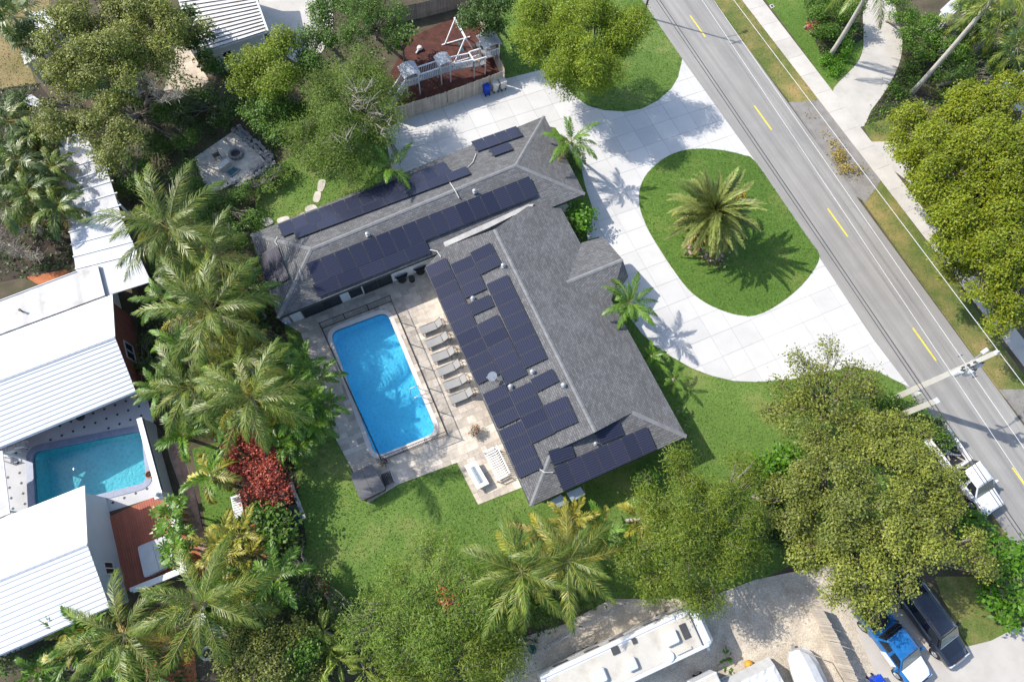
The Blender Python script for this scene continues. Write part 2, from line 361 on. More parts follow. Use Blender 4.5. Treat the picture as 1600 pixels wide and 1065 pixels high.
M_carblue = mat('blue_car_paint', (.01, .12, .34), .3, .15, 2, 15, .2, coat=.6, stain=(.04, .2, .42), stain_amt=.7, stain_scale=2)
M_tyre = mat('tyre_rubber', (.02, .02, .02), .85, .1, 3, 30, .1)
M_rim = mat('alloy_rim', (.45, .46, .48), .35, .05, 3, 30, .05, metal=.7)
M_glass = glass_mat('dark_glass'); M_glassg = glass_mat('windscreen_glass', (.09, .12, .10), .08)
M_red = mat('tail_lamp', (.35, .01, .01), .3); M_lamp = mat('headlamp', (.6, .62, .62), .2, spec=.6)
M_polec = mat('concrete_pole', (.50, .485, .45), .9, .08, 1, 25, .12, .2, 40)
M_terra = mat('terracotta_pot', (.33, .13, .07), .8, .1, 4, 30, .1)
M_pframe = mat('panel_frame', (.075, .075, .085), .5, .08, 3, 30, .08)
M_solar = solar_mat('solar_cells')
M_teal = mat('teal_canvas', (.02, .10, .12), .7, .1, 2, 30, .1)
M_bluecush = mat('blue_fire_glass', (.30, .42, .46), .4, .15, 8, 40, .2)
M_orangeb = mat('orange_plastic', (.55, .28, .03), .5)
# ================================================================== the ground, road, paving
def rounded(q, r):
    out = []; n = len(q)
    for i in range(n):
        a, b, c = q[i-1], q[i], q[(i+1) % n]; u = (a-b).normalized()*r; v = (c-b).normalized()*r; p0, p1 = b+u, b+v
        for s in range(7): f = s/6; out.append((p0*(1-f)**2+b*2*f*(1-f)+p1*f*f))
    return out
POOL = rounded(ats([(515.3, 519.6), (603.9, 486.6), (682.3, 674.9), (587, 713.7)]), .75)
POOL = [tuple(p[:2]) for p in POOL]
NPOOL = rounded(ats([(51, 706), (221, 672.5), (229, 753), (135, 777), (56, 800)]), .5)
NPOOL = [tuple(p[:2]) for p in NPOOL]
def grow(poly, d):
    P = [np.array(p[:2]) for p in poly]; s = 1 if area2(poly) > 0 else -1; out = []
    for i in range(len(P)):
        t = P[(i+1) % len(P)]-P[i-1]; t = t/np.linalg.norm(t); out.append(tuple(P[i]+s*d*np.array([t[1], -t[0]])))
    return out
sheet('ground', [(-260, -160), (300, -160), (300, 330), (-260, 330)], 0, M_ground, [grow(POOL, .05), grow(NPOOL, .05)])
# lawns
LAWN = ats([(395, 380), (440, 560), (462, 720), (440, 790), (480, 880), (545, 960), (760, 1000), (955, 940), (1100, 945), (1200, 900), (1400, 800), (1478, 700), (1421, 605), (1364, 530), (1180, 252), (1039, 53), (1009, 0), (985, -45), (800, -30), (775, 40), (790, 133), (632, 184), (600, 200), (520, 160), (470, 230), (400, 290)])
lawn = sheet('lawn', LAWN, .006, M_lawn, [grow(POOL, .05)])
TUFT = [(LAWN, M_lawn, 62)]
PZ = [0.]
def ground_patch(name, pts, z, m, tufts=0, sm=0):
    PZ[0] += .0005; P = ats(smooth_poly(pts, sm) if sm else pts); o = sheet(name, P, z+PZ[0], m)
    if tufts: TUFT.append((P, m, tufts))
    return o
ground_patch('lawn', [(-60, -40), (75, -30), (80, 60), (45, 100), (60, 140), (-10, 160), (-60, 120)], .006, M_dryg, 35)
ground_patch('lawn', [(300, 700), (345, 690), (360, 760), (385, 780), (392, 860), (360, 900), (330, 890), (318, 800)], .008, M_lawn2, 40)
ground_patch('lawn', [(290, 900), (330, 890), (400, 930), (385, 1010), (330, 985)], .008, M_lawn2, 40)
ground_patch('lawn', [(1115, 0), (1165, 0), (1299, 180), (1278, 160), (1236, 163), (1180, 92)], .008, M_verge, 40)
ground_patch('lawn', [(1347, 314), (1362, 275), (1378, 283), (1500, 450), (1640, 640), (1640, 690), (1566, 618)], .008, M_verge, 40)
ground_patch('lawn', [(1196, 0), (1340, -20), (1350, 40), (1348, 80), (1335, 105), (1303, 146)], .008, M_lawn2, 45)
ground_patch('lawn', [(1348, 195), (1420, 160), (1420, 225), (1362, 222)], .008, M_verge, 35)
ground_patch('lawn', [(1460, 900), (1560, 900), (1600, 970), (1583, 982), (1548, 1000), (1512, 1009), (1470, 930)], .01, M_verge, 50)
ground_patch('lawn', [(1540, 780), (1566, 800), (1640, 900), (1640, 960), (1580, 900)], .008, M_verge, 40)
for nm, pts, m in [('mulch', [(590, 150), (640, 60), (735, 15), (762, 66), (788, 130), (640, 182), (600, 195)], M_mulch),
                   ('mulch', [(283, 775), (298, 800), (318, 870), (325, 900), (300, 905), (285, 860)], M_orange),
                   ('mulch', [(372, 770), (392, 790), (405, 850), (425, 865), (418, 872), (390, 858), (378, 800)], M_orange),
                   ('mulch', [(205, 1000), (300, 985), (310, 1075), (180, 1075)], M_orange),
                   ('mulch', [(30, 405), (100, 418), (112, 430), (60, 445), (20, 420)], M_orange),
                   ('mulch', [(1395, 120), (1470, 60), (1600, 60), (1600, 140), (1430, 170), (1350, 196)], M_bed),
                   ('mulch', [(1258, -10), (1345, -10), (1350, 60), (1290, 100), (1262, 40)], M_bed),
                   ('mulch', [(-80, 150), (60, 130), (140, 240), (110, 420), (0, 440), (-80, 430)], M_bed),
                   ('mulch', [(215, 420), (240, 380), (360, 380), (430, 440), (455, 560), (462, 740), (480, 850), (430, 870), (370, 770), (340, 690), (270, 690), (240, 660), (215, 560)], M_bed)]:
    ground_patch(nm, pts, .012, m)
ground_patch('sand_yard', [(800, 1000), (880, 975), (955, 935), (1100, 935), (1180, 905), (1300, 880), (1365, 920), (1420, 1100), (780, 1100)], .014, M_sand)
# road: asphalt sheet, yellow dashes
def line(p, q, t): return at(*p)+(at(*q)-at(*p))*t
RL0, RL1 = line((1038.6, 52.6), (1364, 530), -6), line((1038.6, 52.6), (1364, 530), 6)
RR0, RR1 = line((1180, 92), (1500.6, 530), -6), line((1180, 92), (1500.6, 530), 6)
road = sheet('road', [RL0, RL1, RR1, RR0], .033, M_asph)
ground_patch('road_apron', [(1232, 160), (1280, 157), (1300, 181), (1376, 283), (1352, 317), (1335, 305)], .012, M_asph2)
ground_patch('road_apron', [(1560, 608), (1600, 608), (1700, 650), (1700, 790)], .012, M_asph2)
y0 = at(1078, 25); yd = (at(1581, 730)-y0)/4; yn = Vector((-yd.y, yd.x, 0)).normalized()*.065
for i in range(-2, 6):
    a = y0+yd*i; b = a+yd.normalized()*3.05; a, b = [Vector((p.x, p.y, .038)) for p in (a, b)]
    o = MB().face([a-yn, b-yn, b+yn, a+yn]).build('road_marking', M_yellow, road)
# pavement across the road: slabs
def slabs(name, poly, o, ang, du, dv, m, z0, z1, parent, gap=.018, maxn=300):
    ca, sa = math.cos(ang), math.sin(ang); U = lambda p: ((p[0]-o[0])*ca+(p[1]-o[1])*sa, -(p[0]-o[0])*sa+(p[1]-o[1])*ca)
    L = [U(p) for p in poly]; u0, u1 = min(p[0] for p in L), max(p[0] for p in L); v0, v1 = min(p[1] for p in L), max(p[1] for p in L)
    n = 0
    for i in range(math.floor(u0/du), math.ceil(u1/du)):
        for j in range(math.floor(v0/dv), math.ceil(v1/dv)):
            g = gap/2; c = [(i*du+g, j*dv+g), ((i+1)*du-g, j*dv+g), ((i+1)*du-g, (j+1)*dv-g), (i*du+g, (j+1)*dv-g)]
            q = clip(L, c)
            if not q: continue
            q = [(o[0]+a*ca-b*sa, o[1]+a*sa+b*ca) for a, b in q]
            dz = random.uniform(-.002, .002)
            MB().prism(q, z0, z1+dz).build(name, m, parent); n += 1
    return n
SWL0, SWL1 = line((1190.5, 0), (1393, 263), -.6), line((1190.5, 0), (1393, 263), 2.2)
SWR0, SWR1 = line((1180, 27.6), (1374.5, 280), -.5), line((1180, 27.6), (1374.5, 280), 2.2)
SW = [SWR0, SWR1, SWL1, SWL0]
sw = sheet('pavement', SW, .03, M_joint); sdir = (SWL1-SWL0); sang = math.atan2(sdir.y, sdir.x)
slabs('pavement_slab', SW, SWR0, sang, 2.35, 4, M_walk, .0, .055, sw)
WALK = ats(smooth_poly([(1299, 150), (1335, 104), (1347, 82), (1349, 58), (1348, 24), (1353, 8), (1372, -20), (1393, -20), (1401, 24), (1409, 53), (1408, 87), (1398, 116), (1380, 147), (1361, 173), (1343, 199)], 4))
wk = sheet('garden_path', WALK, .034, M_walk)
ground_patch('garden_path', [(1362, 222), (1410, 221), (1440, 300), (1392, 264)], .026, M_walk)
# white driveway of square slabs round a lawn island
DRIVE = [(600, 205), (632, 184), (788, 133), (789, 124), (865, 105), (880, 132), (896.7, 150), (917.7, 165.6), (944, 173), (975.5, 175), (1002, 171), (1028, 157.7), (1049, 139), (1059.6, 121), (1066, 93), (1178, 250), (1280, 403), (1364, 530), (1420.5, 604.5), (1398, 593.6), (1374.5, 582), (1337, 573), (1290, 580), (1235, 593), (1180, 596.5), (1146, 595), (1112, 587), (1080.6, 575), (1049, 557), (1023, 540), (1002, 520), (985, 497), (975, 470), (962, 440), (943, 400), (936, 370), (918, 375), (917, 360), (929, 335), (914, 290), (908, 262), (902, 250), (868, 200), (840, 195), (640, 285), (612, 262)]
DRIVE = ats(DRIVE)
drv = sheet('driveway', DRIVE, .028, M_joint)
slabs('driveway_slab', DRIVE, at(1110.2, 525.8), R(23.6), 1.9, 1.83, M_conc, .0, .042, drv, gap=.03)
ISL = ats(smooth_poly([(1101.6, 232.6), (1070, 235), (1044, 244), (1023, 259), (1007, 277), (998.5, 300), (1000, 327), (1012, 358), (1026, 382), (1049, 418), (1075, 452), (1101.6, 473), (1130, 486), (1154, 492.5), (1180, 493), (1211.5, 478.6), (1243, 455), (1266.7, 428.7), (1280, 400), (1262, 372), (1225, 318), (1180, 253), (1162, 243), (1133, 236)], 3))
isl = MB().prism(ISL, 0, .052).build('lawn', M_lawn2); isl['kind'] = 'structure'; TUFT.append((ISL, M_lawn2, 75))
LIFT = {len(TUFT)-1: .05}
# drive at the lower right
ground_patch('side_drive', [(1320, 940), (1380, 930), (1430, 960), (1512, 1009), (1548, 1000), (1583, 982), (1625, 972), (1660, 1110), (1390, 1110), (1350, 1010)], .02, M_drive)
ground_patch('paved_yard', [(396, -60), (520, -60), (520, 60), (480, 110), (450, 90), (410, 40)], .012, M_walk)
pat = ground_patch('tiled_patio', [(255, 145), (275, 70), (296, 78), (328, 128), (310, 140)], .012, M_grout)
slabs('patio_tile', ats([(262, 140), (277, 70), (297, 78), (328, 128), (310, 140)]), at(277, 70), R(24), .8, .8, mat('beige_patio_tile', (.5, .42, .33), .85, .12, 1, 25, .15, .2, 40, orand=.1), .0, .03, pat)
bw = sheet('brick_path', ats(smooth_poly([(262, 700), (280, 693), (302, 760), (318, 830), (335, 870), (352, 885), (345, 900), (320, 885), (300, 830), (285, 770)], 4)), .014, M_grout)
slabs('path_brick', ats(smooth_poly([(263, 701), (280, 694), (301, 760), (317, 830), (334, 870), (350, 885), (344, 898), (321, 884), (301, 830), (286, 770)], 3)), at(285, 740), R(-66), .62, .42, M_brick, .0, .035, bw)
ground_patch('garden_path', smooth_poly([(318, 990), (332, 970), (352, 985), (360, 1000), (345, 1010)], 4), .012, M_walk)
SL = ['pale stepping stone furthest from the long grassy line of stones, by the hip end', 'pale stepping stone beside the eave, second from the hip end', 'large round stepping stone touching the back eave', 'stepping stone in the back lawn, next to the round one', 'stepping stone in the back lawn, furthest from the eave', 'small stepping stone by the eave between the round one and the hip end']
for pts in ([(408, 346), (420, 340), (428, 348), (415, 354)], [(434, 342), (450, 338), (452, 347), (436, 350)], [(478, 324), (490, 320), (497, 327), (487, 333), (478, 331)], [(489, 314), (493, 300), (502, 302), (498, 316)], [(496, 297), (499, 282), (509, 283), (504, 299)], [(466, 338), (474, 332), (478, 337), (469, 344)]):
    o = MB().prism(ats(smooth_poly(pts, 3)), 0, .045).build('stepping_stone', M_stone, origin=at(*pts[0]))
    tag(o, SL.pop(0), 'stepping stone', 'stepping stones in the back garden')

# ------------------------------------------------------------------ the swimming pool and its paved deck
DECK = ats([(437, 500), (470, 520), (497, 600), (526, 688), (556, 744), (575, 786), (623, 756), (714, 722.5), (747, 788), (838, 752), (690, 380), (640, 410), (470, 485)])
deck = sheet('pool_deck', DECK, .03, M_grout, [grow(POOL, .02)])
def inside_cell(q, poly):
    X = np.array([p[0] for p in q]+[sum(p[0] for p in q)/len(q)]); Y = np.array([p[1] for p in q]+[sum(p[1] for p in q)/len(q)])
    return inpoly(X, Y, poly).any()
ca, sa = math.cos(R(24.4)), math.sin(R(24.4)); o0 = at(437, 500)
DL = [((p.x-o0.x)*ca+(p.y-o0.y)*sa, -(p.x-o0.x)*sa+(p.y-o0.y)*ca) for p in DECK]
cells = []; v = min(p[1] for p in DL); v1 = max(p[1] for p in DL); POOLX = grow(POOL, .08)
while v < v1:
    rh = random.choice((.41, .41, .61)); u = min(p[0] for p in DL)-random.random()*.8
    while u < max(p[0] for p in DL):
        cw = random.choice((.41, .61, .61, .9)); g = .006
        q = clip(DL, [(u+g, v+g), (u+cw-g, v+g), (u+cw-g, v+rh-g), (u+g, v+rh-g)]); u += cw
        if not q: continue
        q = [(o0.x+a*ca-b*sa, o0.y+a*sa+b*ca) for a, b in q]
        if inside_cell(q, POOLX): continue
        cells.append((abs(area2(q))*(1.0 if q[0][1] < 24 else .8), q))
    v += rh
cells.sort(key=lambda c: -c[0])
for k, (a, q) in enumerate(cells[:290]): MB().prism(q, 0, .04+random.uniform(0, .004)).build('paver', M_paver, deck)
mb = MB()
for a, q in cells[290:]: mb.prism(q, 0, .04+random.uniform(0, .004))
if cells[290:]:
    m2, t, b, N, L = nodes('travertine_small'); MATS['travertine_small'] = m2
    g = N.new('ShaderNodeNewGeometry'); r = ramp(N, [(0, mul((.46, .40, .335), .78)), (1, mul((.46, .40, .335), 1.22))]); L.new(g.outputs['Random Per Island'], r.inputs[0])
    n = noise(N, L, g.outputs['Position'], 6, 5, .7); r2 = ramp(N, [(.3, (.8,)*3), (.7, (1.2,)*3)]); L.new(n.outputs[0], r2.inputs[0])
    L.new(mixc(N, L, 1., r.outputs[0], r2.outputs[0], 'MULTIPLY'), b.inputs['Base Color']); b.inputs['Roughness'].default_value = .8
    o = mb.build('pavers', m2, deck); o['kind'] = 'stuff'
def pool(name, label, P, depth, shallow, m_p, m_w, m_c, cop, cz, wz, group=None):
    c = Vector((sum(p[0] for p in P)/len(P), sum(p[1] for p in P)/len(P), 0)); t = thing(name, label, 'swimming pool', c)
    if area2(P) < 0: P = P[::-1]
    n = len(P); xs = [(p[0]-c.x)*.41-(p[1]-c.y)*-.91 for p in P]; lo, hi = min(xs), max(xs)
    zf = [-(depth+(shallow-depth)*((x-lo)/(hi-lo))) for x in xs]
    mb = MB(); vs = [(x, y, .0) for x, y in P]+[(x, y, z) for (x, y), z in zip(P, zf)]
    mb.add(vs, [(i, n+i, n+(i+1) % n, (i+1) % n) for i in range(n)]); mb.add(vs[n:], [tuple(range(n))]); mb.build('basin', m_p, t)
    mb = MB(); Q = grow(P, -.012); mb.add([(x, y, 0) for x, y in Q]+[(x, y, -.24) for x, y in Q], [(i, n+i, n+(i+1) % n, (i+1) % n) for i in range(n)]); mb.build('waterline_tile', M_tileb, t)
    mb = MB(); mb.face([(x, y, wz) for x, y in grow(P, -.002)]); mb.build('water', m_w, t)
    G = grow(P, cop); mb = MB(); k = cz
    vs = [(x, y, .0) for x, y in P]+[(x, y, k) for x, y in P]+[(x, y, k) for x, y in G]+[(x, y, 0) for x, y in G]
    mb.add(vs, [(a*n+i, a*n+(i+1) % n, (a+1)*n+(i+1) % n, (a+1)*n+i) for a in range(3) for i in range(n)]); mb.build('coping', m_c, t)
    return t, c
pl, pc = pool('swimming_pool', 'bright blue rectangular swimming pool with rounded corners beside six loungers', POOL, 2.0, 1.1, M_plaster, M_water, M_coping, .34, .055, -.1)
for k, dx in enumerate((0, 1)):
    a = at(655+dx*6, 607+dx*14); dirx = Vector((-ca, -sa, 0))
    MB().tube([a+Vector((0, 0, 0)), a+Vector((0, 0, .75)), a+dirx*.15+Vector((0, 0, .88)), a+dirx*.6+Vector((0, 0, .8)), a+dirx*.75+Vector((0, 0, -.3))], .025, 6).build('handrail', M_steel, pl)
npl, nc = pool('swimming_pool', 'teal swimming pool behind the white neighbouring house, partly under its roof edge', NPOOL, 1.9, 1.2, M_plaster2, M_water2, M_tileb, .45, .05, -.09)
# black picket fence round the pool
fp = [(504, 514), (612, 471.5), (698.5, 679), (597, 719), (504, 514)]
fe = thing('pool_fence', 'black metal picket safety fence round the bright blue pool', 'fence', at(504, 514))
pk = MB()
for (a, b) in zip(fp[:-1], fp[1:]):
    A, B = at(*a), at(*b); L_ = (B-A).length; n = max(2, round(L_/1.85)); d = (B-A)/n
    for z in (.14, 1.14): MB().bar(A+Vector((0, 0, z)), B+Vector((0, 0, z)), .035, .045).build('rail', M_dark, fe)
    for i in range(n):
        p = A+d*i; MB().box((p.x, p.y, .62), (.055, .055, 1.24), rz=R(24)).build('post', M_dark, fe)
    k = int(L_/.115)
    for i in range(1, k):
        p = A+(B-A)*(i/k); pk.box((p.x, p.y, .64), (.016, .016, 1.0))
o = pk.build('pickets', M_dark, fe); o['kind'] = 'stuff'

# ------------------------------------------------------------------ the main house
house = thing('house', 'sprawling house with dark grey shingle roof covered in solar panels', 'house', at(700, 430))
ZE, ZR = 2.75, 4.0
def roof_uv(vs, eave):
    u = (eave[1]-eave[0]).normalized(); n = (vs[1]-vs[0]).cross(vs[2]-vs[0]).normalized(); v = n.cross(u)
    return [((p-eave[0]).dot(u), (p-eave[0]).dot(v)) for p in vs]
def rface(mb, vs, eave, mi=0):
    mb.face(vs, mi, roof_uv(vs, eave))
A_nw, A_ne, A_se, A_sw = [at(*p, ZE) for p in ((392, 366), (850.5, 181.5), (914, 303), (434, 497))]
A_rw, A_re = at(486, 389, 3.72), at(806, 258, 3.72)
ra = MB()
rface(ra, [A_sw, A_se, A_re, A_rw], (A_sw, A_se)); rface(ra, [A_ne, A_nw, A_rw, A_re], (A_ne, A_nw))
rface(ra, [A_nw, A_sw, A_rw], (A_nw, A_sw)); rface(ra, [A_se, A_ne, A_re], (A_se, A_ne))
# main block: two long slopes, dutch gable to the south
B_nw, B_sw, B_se, B_ne = at(664, 418, ZE), at(829.6, 790.6, ZE), at(1072.7, 681.6, ZE), at(877, 325.5, ZE)
rd_n = at(773, 358, ZR)
B_rn, B_rs = rd_n, at(925, 664, ZR)
nW = (B_sw-B_nw).cross(B_rs-B_nw); nE = (B_ne-B_se).cross(B_rn-B_se)
nW.normalize(); nE.normalize()
if nW.z < 0: nW = -nW
if nE.z < 0: nE = -nE
gl, gr = hit(862, 706, B_nw, nW), hit(988, 644, B_se, nE)         # where the dutch gable's foot meets the slopes
B_w0 = hit(694, 386, B_nw, nW); B_e1 = hit(825, 322, B_ne, nE)
ra2 = MB()
gm = (gl+gr)/2; ov = (B_sw-B_nw).normalized(); oh = ov*.5
rface(ra2, [B_nw, B_sw, gl, B_rs+oh, B_rn, B_w0], (B_nw, B_sw))
rface(ra2, [B_se, B_ne, B_e1, B_rn, B_rs+oh, gr], (B_se, B_ne))
rface(ra2, [B_sw, B_se, gr+Vector((0, 0, -.0)), gl], (B_sw, B_se))
# porch gable over the front door
P_t, P_b, P_r = at(943, 370, ZE), at(981.5, 431, ZE), at(973, 405.5, 3.55)
rdir = (P_r-hit(886, 440.5, B_se, nE)); pv = hit(886, 441, B_se, nE); P_t0, P_b0 = hit(909, 379, B_se, nE), hit(954.5, 471, B_se, nE)
lift = Vector((0, 0, .012))
rp = MB(); rface(rp, [P_t0+lift, pv+lift, P_r, P_t], (P_t, P_t0+lift)); rface(rp, [P_b0+lift, P_b, P_r, pv+lift], (P_b0+lift, P_b))
def solid_roof(mb, name, th=.14):
    # give the sheet thickness: copy turned down, fascia round the outside handled separately
    return mb.build(name, M_shin, house)
rA = solid_roof(ra, 'roof'); rB = solid_roof(ra2, 'roof'); rP = solid_roof(rp, 'porch_roof')
for o in (rA, rB, rP):
    s = o.modifiers.new('solid', 'SOLIDIFY'); s.thickness = .12; s.offset = -1 if True else 1
MB().face([gl+Vector((0, 0, -.05)), gr+Vector((0, 0, -.05)), B_rs+Vector((0, 0, -.05))-ov*.02]).build('gable_wall', M_fascia, house)
# ridge and hip caps
def caps(a, b, w=.3, par=house):
    cap = MB()
    d = b-a; s = d.normalized().cross(Vector((0, 0, 1))).normalized()*w/2; up = Vector((0, 0, .035)); dn = Vector((0, 0, -.02))
    L_ = d.length; n = max(1, int(L_/.6))
    for i in range(n):
        p, q = a+d*(i/n), a+d*((i+1)/n)
        cap.add([p-s+dn, p+up, p+s+dn, q-s+dn*.2, q+up*1.4, q+s+dn*.2], [(0, 1, 4, 3), (1, 2, 5, 4), (0, 2, 1), (3, 4, 5)])
    cap.build('ridge_cap', M_ridge, par)
caps(A_rw, A_re); caps(A_nw, A_rw); caps(A_sw, A_rw); caps(A_se, A_re); caps(A_ne, A_re); caps(B_rn, B_rs+oh); caps(B_sw, gl); caps(B_se, gr); caps(pv+lift, P_r)
# white valley flashing between the wings
vf = [(693, 379), (760, 349), (824, 320), (834, 319), (828, 329), (800, 338), (762, 357), (696, 386)]
mb = MB(); mb.prism([at(*p, 2.98) for p in vf], 2.70, 3.02); mb.build('valley_flashing', mat('valley_membrane', (.42, .41, .39), .8, .15, 1, 25, .15, stain=(.22, .21, .2), stain_amt=.7), house)
# fascia boards
def fasc(pts, name='fascia'):
    mb = MB()
    for a, b in zip(pts[:-1], pts[1:]): mb.bar(a+Vector((0, 0, -.14)), b+Vector((0, 0, -.14)), .05, .2)
    mb.build(name, M_fascia, house)
fasc([A_se, A_ne, A_nw, A_sw, A_se]); fasc([B_nw, B_sw, B_se, B_ne]); fasc([P_t0, P_t, P_b, P_b0])
# walls
def inset(P, d): return [Vector((x, y, 0)) for x, y in grow([(p.x, p.y) for p in P], -d)]
def shrink(q, d):
    n = len(q); out = []
    for i in range(n):
        a, b, c = q[i-1], q[i], q[(i+1) % n]
        e1_ = (b-a).to_2d().normalized(); e2_ = (c-b).to_2d().normalized(); out.append(Vector((b.x, b.y, 0))+Vector((e2_.x-e1_.x, e2_.y-e1_.y, 0))*d)
    return out
wa = shrink([A_sw, A_se, A_ne, A_nw], .62); wb = shrink([B_sw, B_se, B_ne, B_nw], .62)
MB().prism(wa, 0, 2.62).build('wall', M_white, house); MB().prism(wb, 0, 2.615).build('wall', M_white, house)
MB().box((gm.x, gm.y, 3.0), (.01, .01, .01)).v
wp, wq = wa[0], wa[1]; wd = (wq-wp).normalized(); wn = Vector((wd.y, -wd.x, 0))
def opening(parent, p, d, n, u0, u1, z0, z1, name='window', split=1, mframe=M_white, mglass=M_glass):
    fr = MB(); c = lambda u, z, o=.0: p+d*u+n*o+Vector((0, 0, z)); t = .07
    for a, b in ((c(u0, z0), c(u1, z0)), (c(u0, z1), c(u1, z1))): fr.bar(a+n*.02, b+n*.02, .08, t)
    for i in range(split+1):
        u = u0+(u1-u0)*i/split; fr.bar(c(u, z0-t/2+.003)+n*.021, c(u, z1+t/2-.003)+n*.021, t, .078, up=tuple(n))
    f = fr.build(name, mframe, parent)
    for i in range(split):
        a, b = u0+(u1-u0)*i/split+.035, u0+(u1-u0)*(i+1)/split-.035
        MB().face([c(a, z0, .014), c(b, z0, .014), c(b, z1, .014), c(a, z1, .014)]).build('pane', mglass, f)
    return f
def proj(px_, z=1.2): q = at(*px_, z)-wp; return q.dot(wd)
opening(house, wp, wd, wn, .9, 3.9, .1, 2.25, 'sliding_door', 2, M_dgrey)
opening(house, wp, wd, wn, 4.6, 5.7, .1, 2.25, 'window', 1)
opening(house, wp, wd, wn, 5.8, 8.1, .05, 2.25, 'sliding_door', 2, M_dgrey)
wp2, wq2 = wb[0], wb[1]; wd2 = (wq2-wp2).normalized(); wn2 = Vector((wd2.y, -wd2.x, 0))
for u in (1.2, 5.5, 8.2): opening(house, wp2, wd2, wn2, u, u+1.6, .9, 2.1, 'window', 2)
wp3, wq3 = wb[3], wb[0]; wd3 = (wq3-wp3).normalized(); wn3 = Vector((wd3.y, -wd3.x, 0))
for u in (4, 9, 13): opening(house, wp3, wd3, wn3, u, u+2.4, .05, 2.2, 'sliding_door', 2, M_dgrey)
wp4, wq4 = wb[1], wb[2]; wd4 = (wq4-wp4).normalized(); wn4 = Vector((wd4.y, -wd4.x, 0))
for u in (2.2, 6): opening(house, wp4, wd4, wn4, u, u+1.8, .9, 2.1, 'window', 2)
opening(house, wp4, wd4, wn4, 11.2, 12.3, .05, 2.15, 'front_door', 1, M_dgrey, M_cedar)
for q in ((P_t*.9+P_b*.1), (P_t*.1+P_b*.9)):
    e = q-(P_r-pv).normalized()*.5; MB().box((e.x, e.y, 1.34), (.22, .22, 2.6), rz=R(24)).build('porch_post', M_white, house)
# roof vents and conduits
nAs = (A_se-A_sw).cross(A_rw-A_sw).normalized(); nAn = (A_nw-A_ne).cross(A_rw-A_ne).normalized()
nS = (B_se-B_sw).cross(gr-B_sw).normalized(); nAw = (A_sw-A_nw).cross(A_rw-A_nw).normalized()
for (x, y, O, n) in [(786, 416, B_nw, nW), (738.7, 467, B_nw, nW), (831.5, 581, B_nw, nW), (797.7, 604, B_nw, nW), (880, 602, B_nw, nW), (574.5, 367, A_sw, nAs), (741.5, 300, A_sw, nAs), (930, 693, B_sw, nS)]:
    p = hit(x, y, O, n); mb = MB(); s = .6 if x == 930 else .75
    mb.box(p+Vector((0, 0, .01)), (.42*s, .42*s, .04), R(24)); mb.lathe(p, [(.10*s, 0), (.10*s, .18), (.19*s, .2), (.19*s, .27), (.06*s, .33)], 10)
    mb.build('roof_vent', M_steel, house)
for pts in [[(434, 370, A_nw, nAw), (430, 379, A_nw, nAw), (434, 384, A_nw, nAw)], [(744, 241, A_ne, nAn), (739, 254, A_ne, nAn), (731, 262, A_ne, nAn)], [(703, 286, A_ne, nAn), (711, 298, A_ne, nAn), (717, 310, A_sw, nAs)], [(672, 391, B_nw, nW), (683, 393, B_nw, nW), (689, 402, B_nw, nW)], [(842, 732, B_nw, nW), (851, 738, B_nw, nW), (864, 738, B_sw, nS)]]:
    MB().tube([hit(*q)+Vector((0, 0, .07)) for q in pts], .035, 6).build('conduit', M_bin, house)
p = hit(768, 592, B_nw, nW)
ant = thing('satellite_dish', 'small satellite dish on a pole at the pool edge of the shingle roof', 'satellite dish', p)
MB().tube([p, p+Vector((0, 0, .7))], .025, 6).build('mast', M_steel, ant)
mb = MB(); mb.lathe((0, 0, 0), [(.02, 0), (.2, .03), (.34, .1), (.355, .12)], 16); T = Matrix.Translation(p+Vector((0, 0, .72)))@Euler((R(35), R(20), 0)).to_matrix().to_4x4()
mb.v = [T@q for q in mb.v]; mb.build('dish', M_lgrey, ant)
MB().tube([p+Vector((.02, 0, .72)), p+Vector((.12, -.4, 1.0))], .015, 5).build('feed_arm', M_steel, ant)
MB().bar(p+Vector((-.4, .1, .05)), p+Vector((0, 0, .35)), .03).bar(p+Vector((.35, .25, .1)), p+Vector((0, 0, .35)), .03).build('brace', M_steel, ant)
# lean-to awnings on the south wall
for k, (pts, zz) in enumerate([([(857, 784), (876, 772), (889, 784), (864, 797)], (2.25, 1.95)), ([(885, 770), (907, 760), (914.5, 772), (894, 784)], (2.25, 1.95))]):
    t = thing('awning', ['pale ribbed metal awning at the south wall, left of the pair', 'pale ribbed metal awning at the south wall, right of the pair'][k], 'awning', at(*pts[0]))
    q = [at(*pts[0], zz[0]), at(*pts[1], zz[0]), at(*pts[2], zz[1]), at(*pts[3], zz[1])]
    n = 8
    for i in range(n):
        a, b = q[0].lerp(q[1], i/n), q[0].lerp(q[1], (i+.94)/n); c, d = q[3].lerp(q[2], (i+.94)/n), q[3].lerp(q[2], i/n)
        MB().add([a, b, c, d]+[v_+Vector((0, 0, .03)) for v_ in (a, b, c, d)], [(3, 2, 1, 0), (4, 5, 6, 7), (0, 1, 5, 4), (1, 2, 6, 5), (2, 3, 7, 6), (3, 0, 4, 7)]).build('metal_panel', M_bluew, t)
    MB().bar(q[3], q[3]+Vector((.0, .9, -.9)), .03).bar(q[2], q[2]+Vector((0, .9, -.9)), .03).build('bracket', M_steel, t)

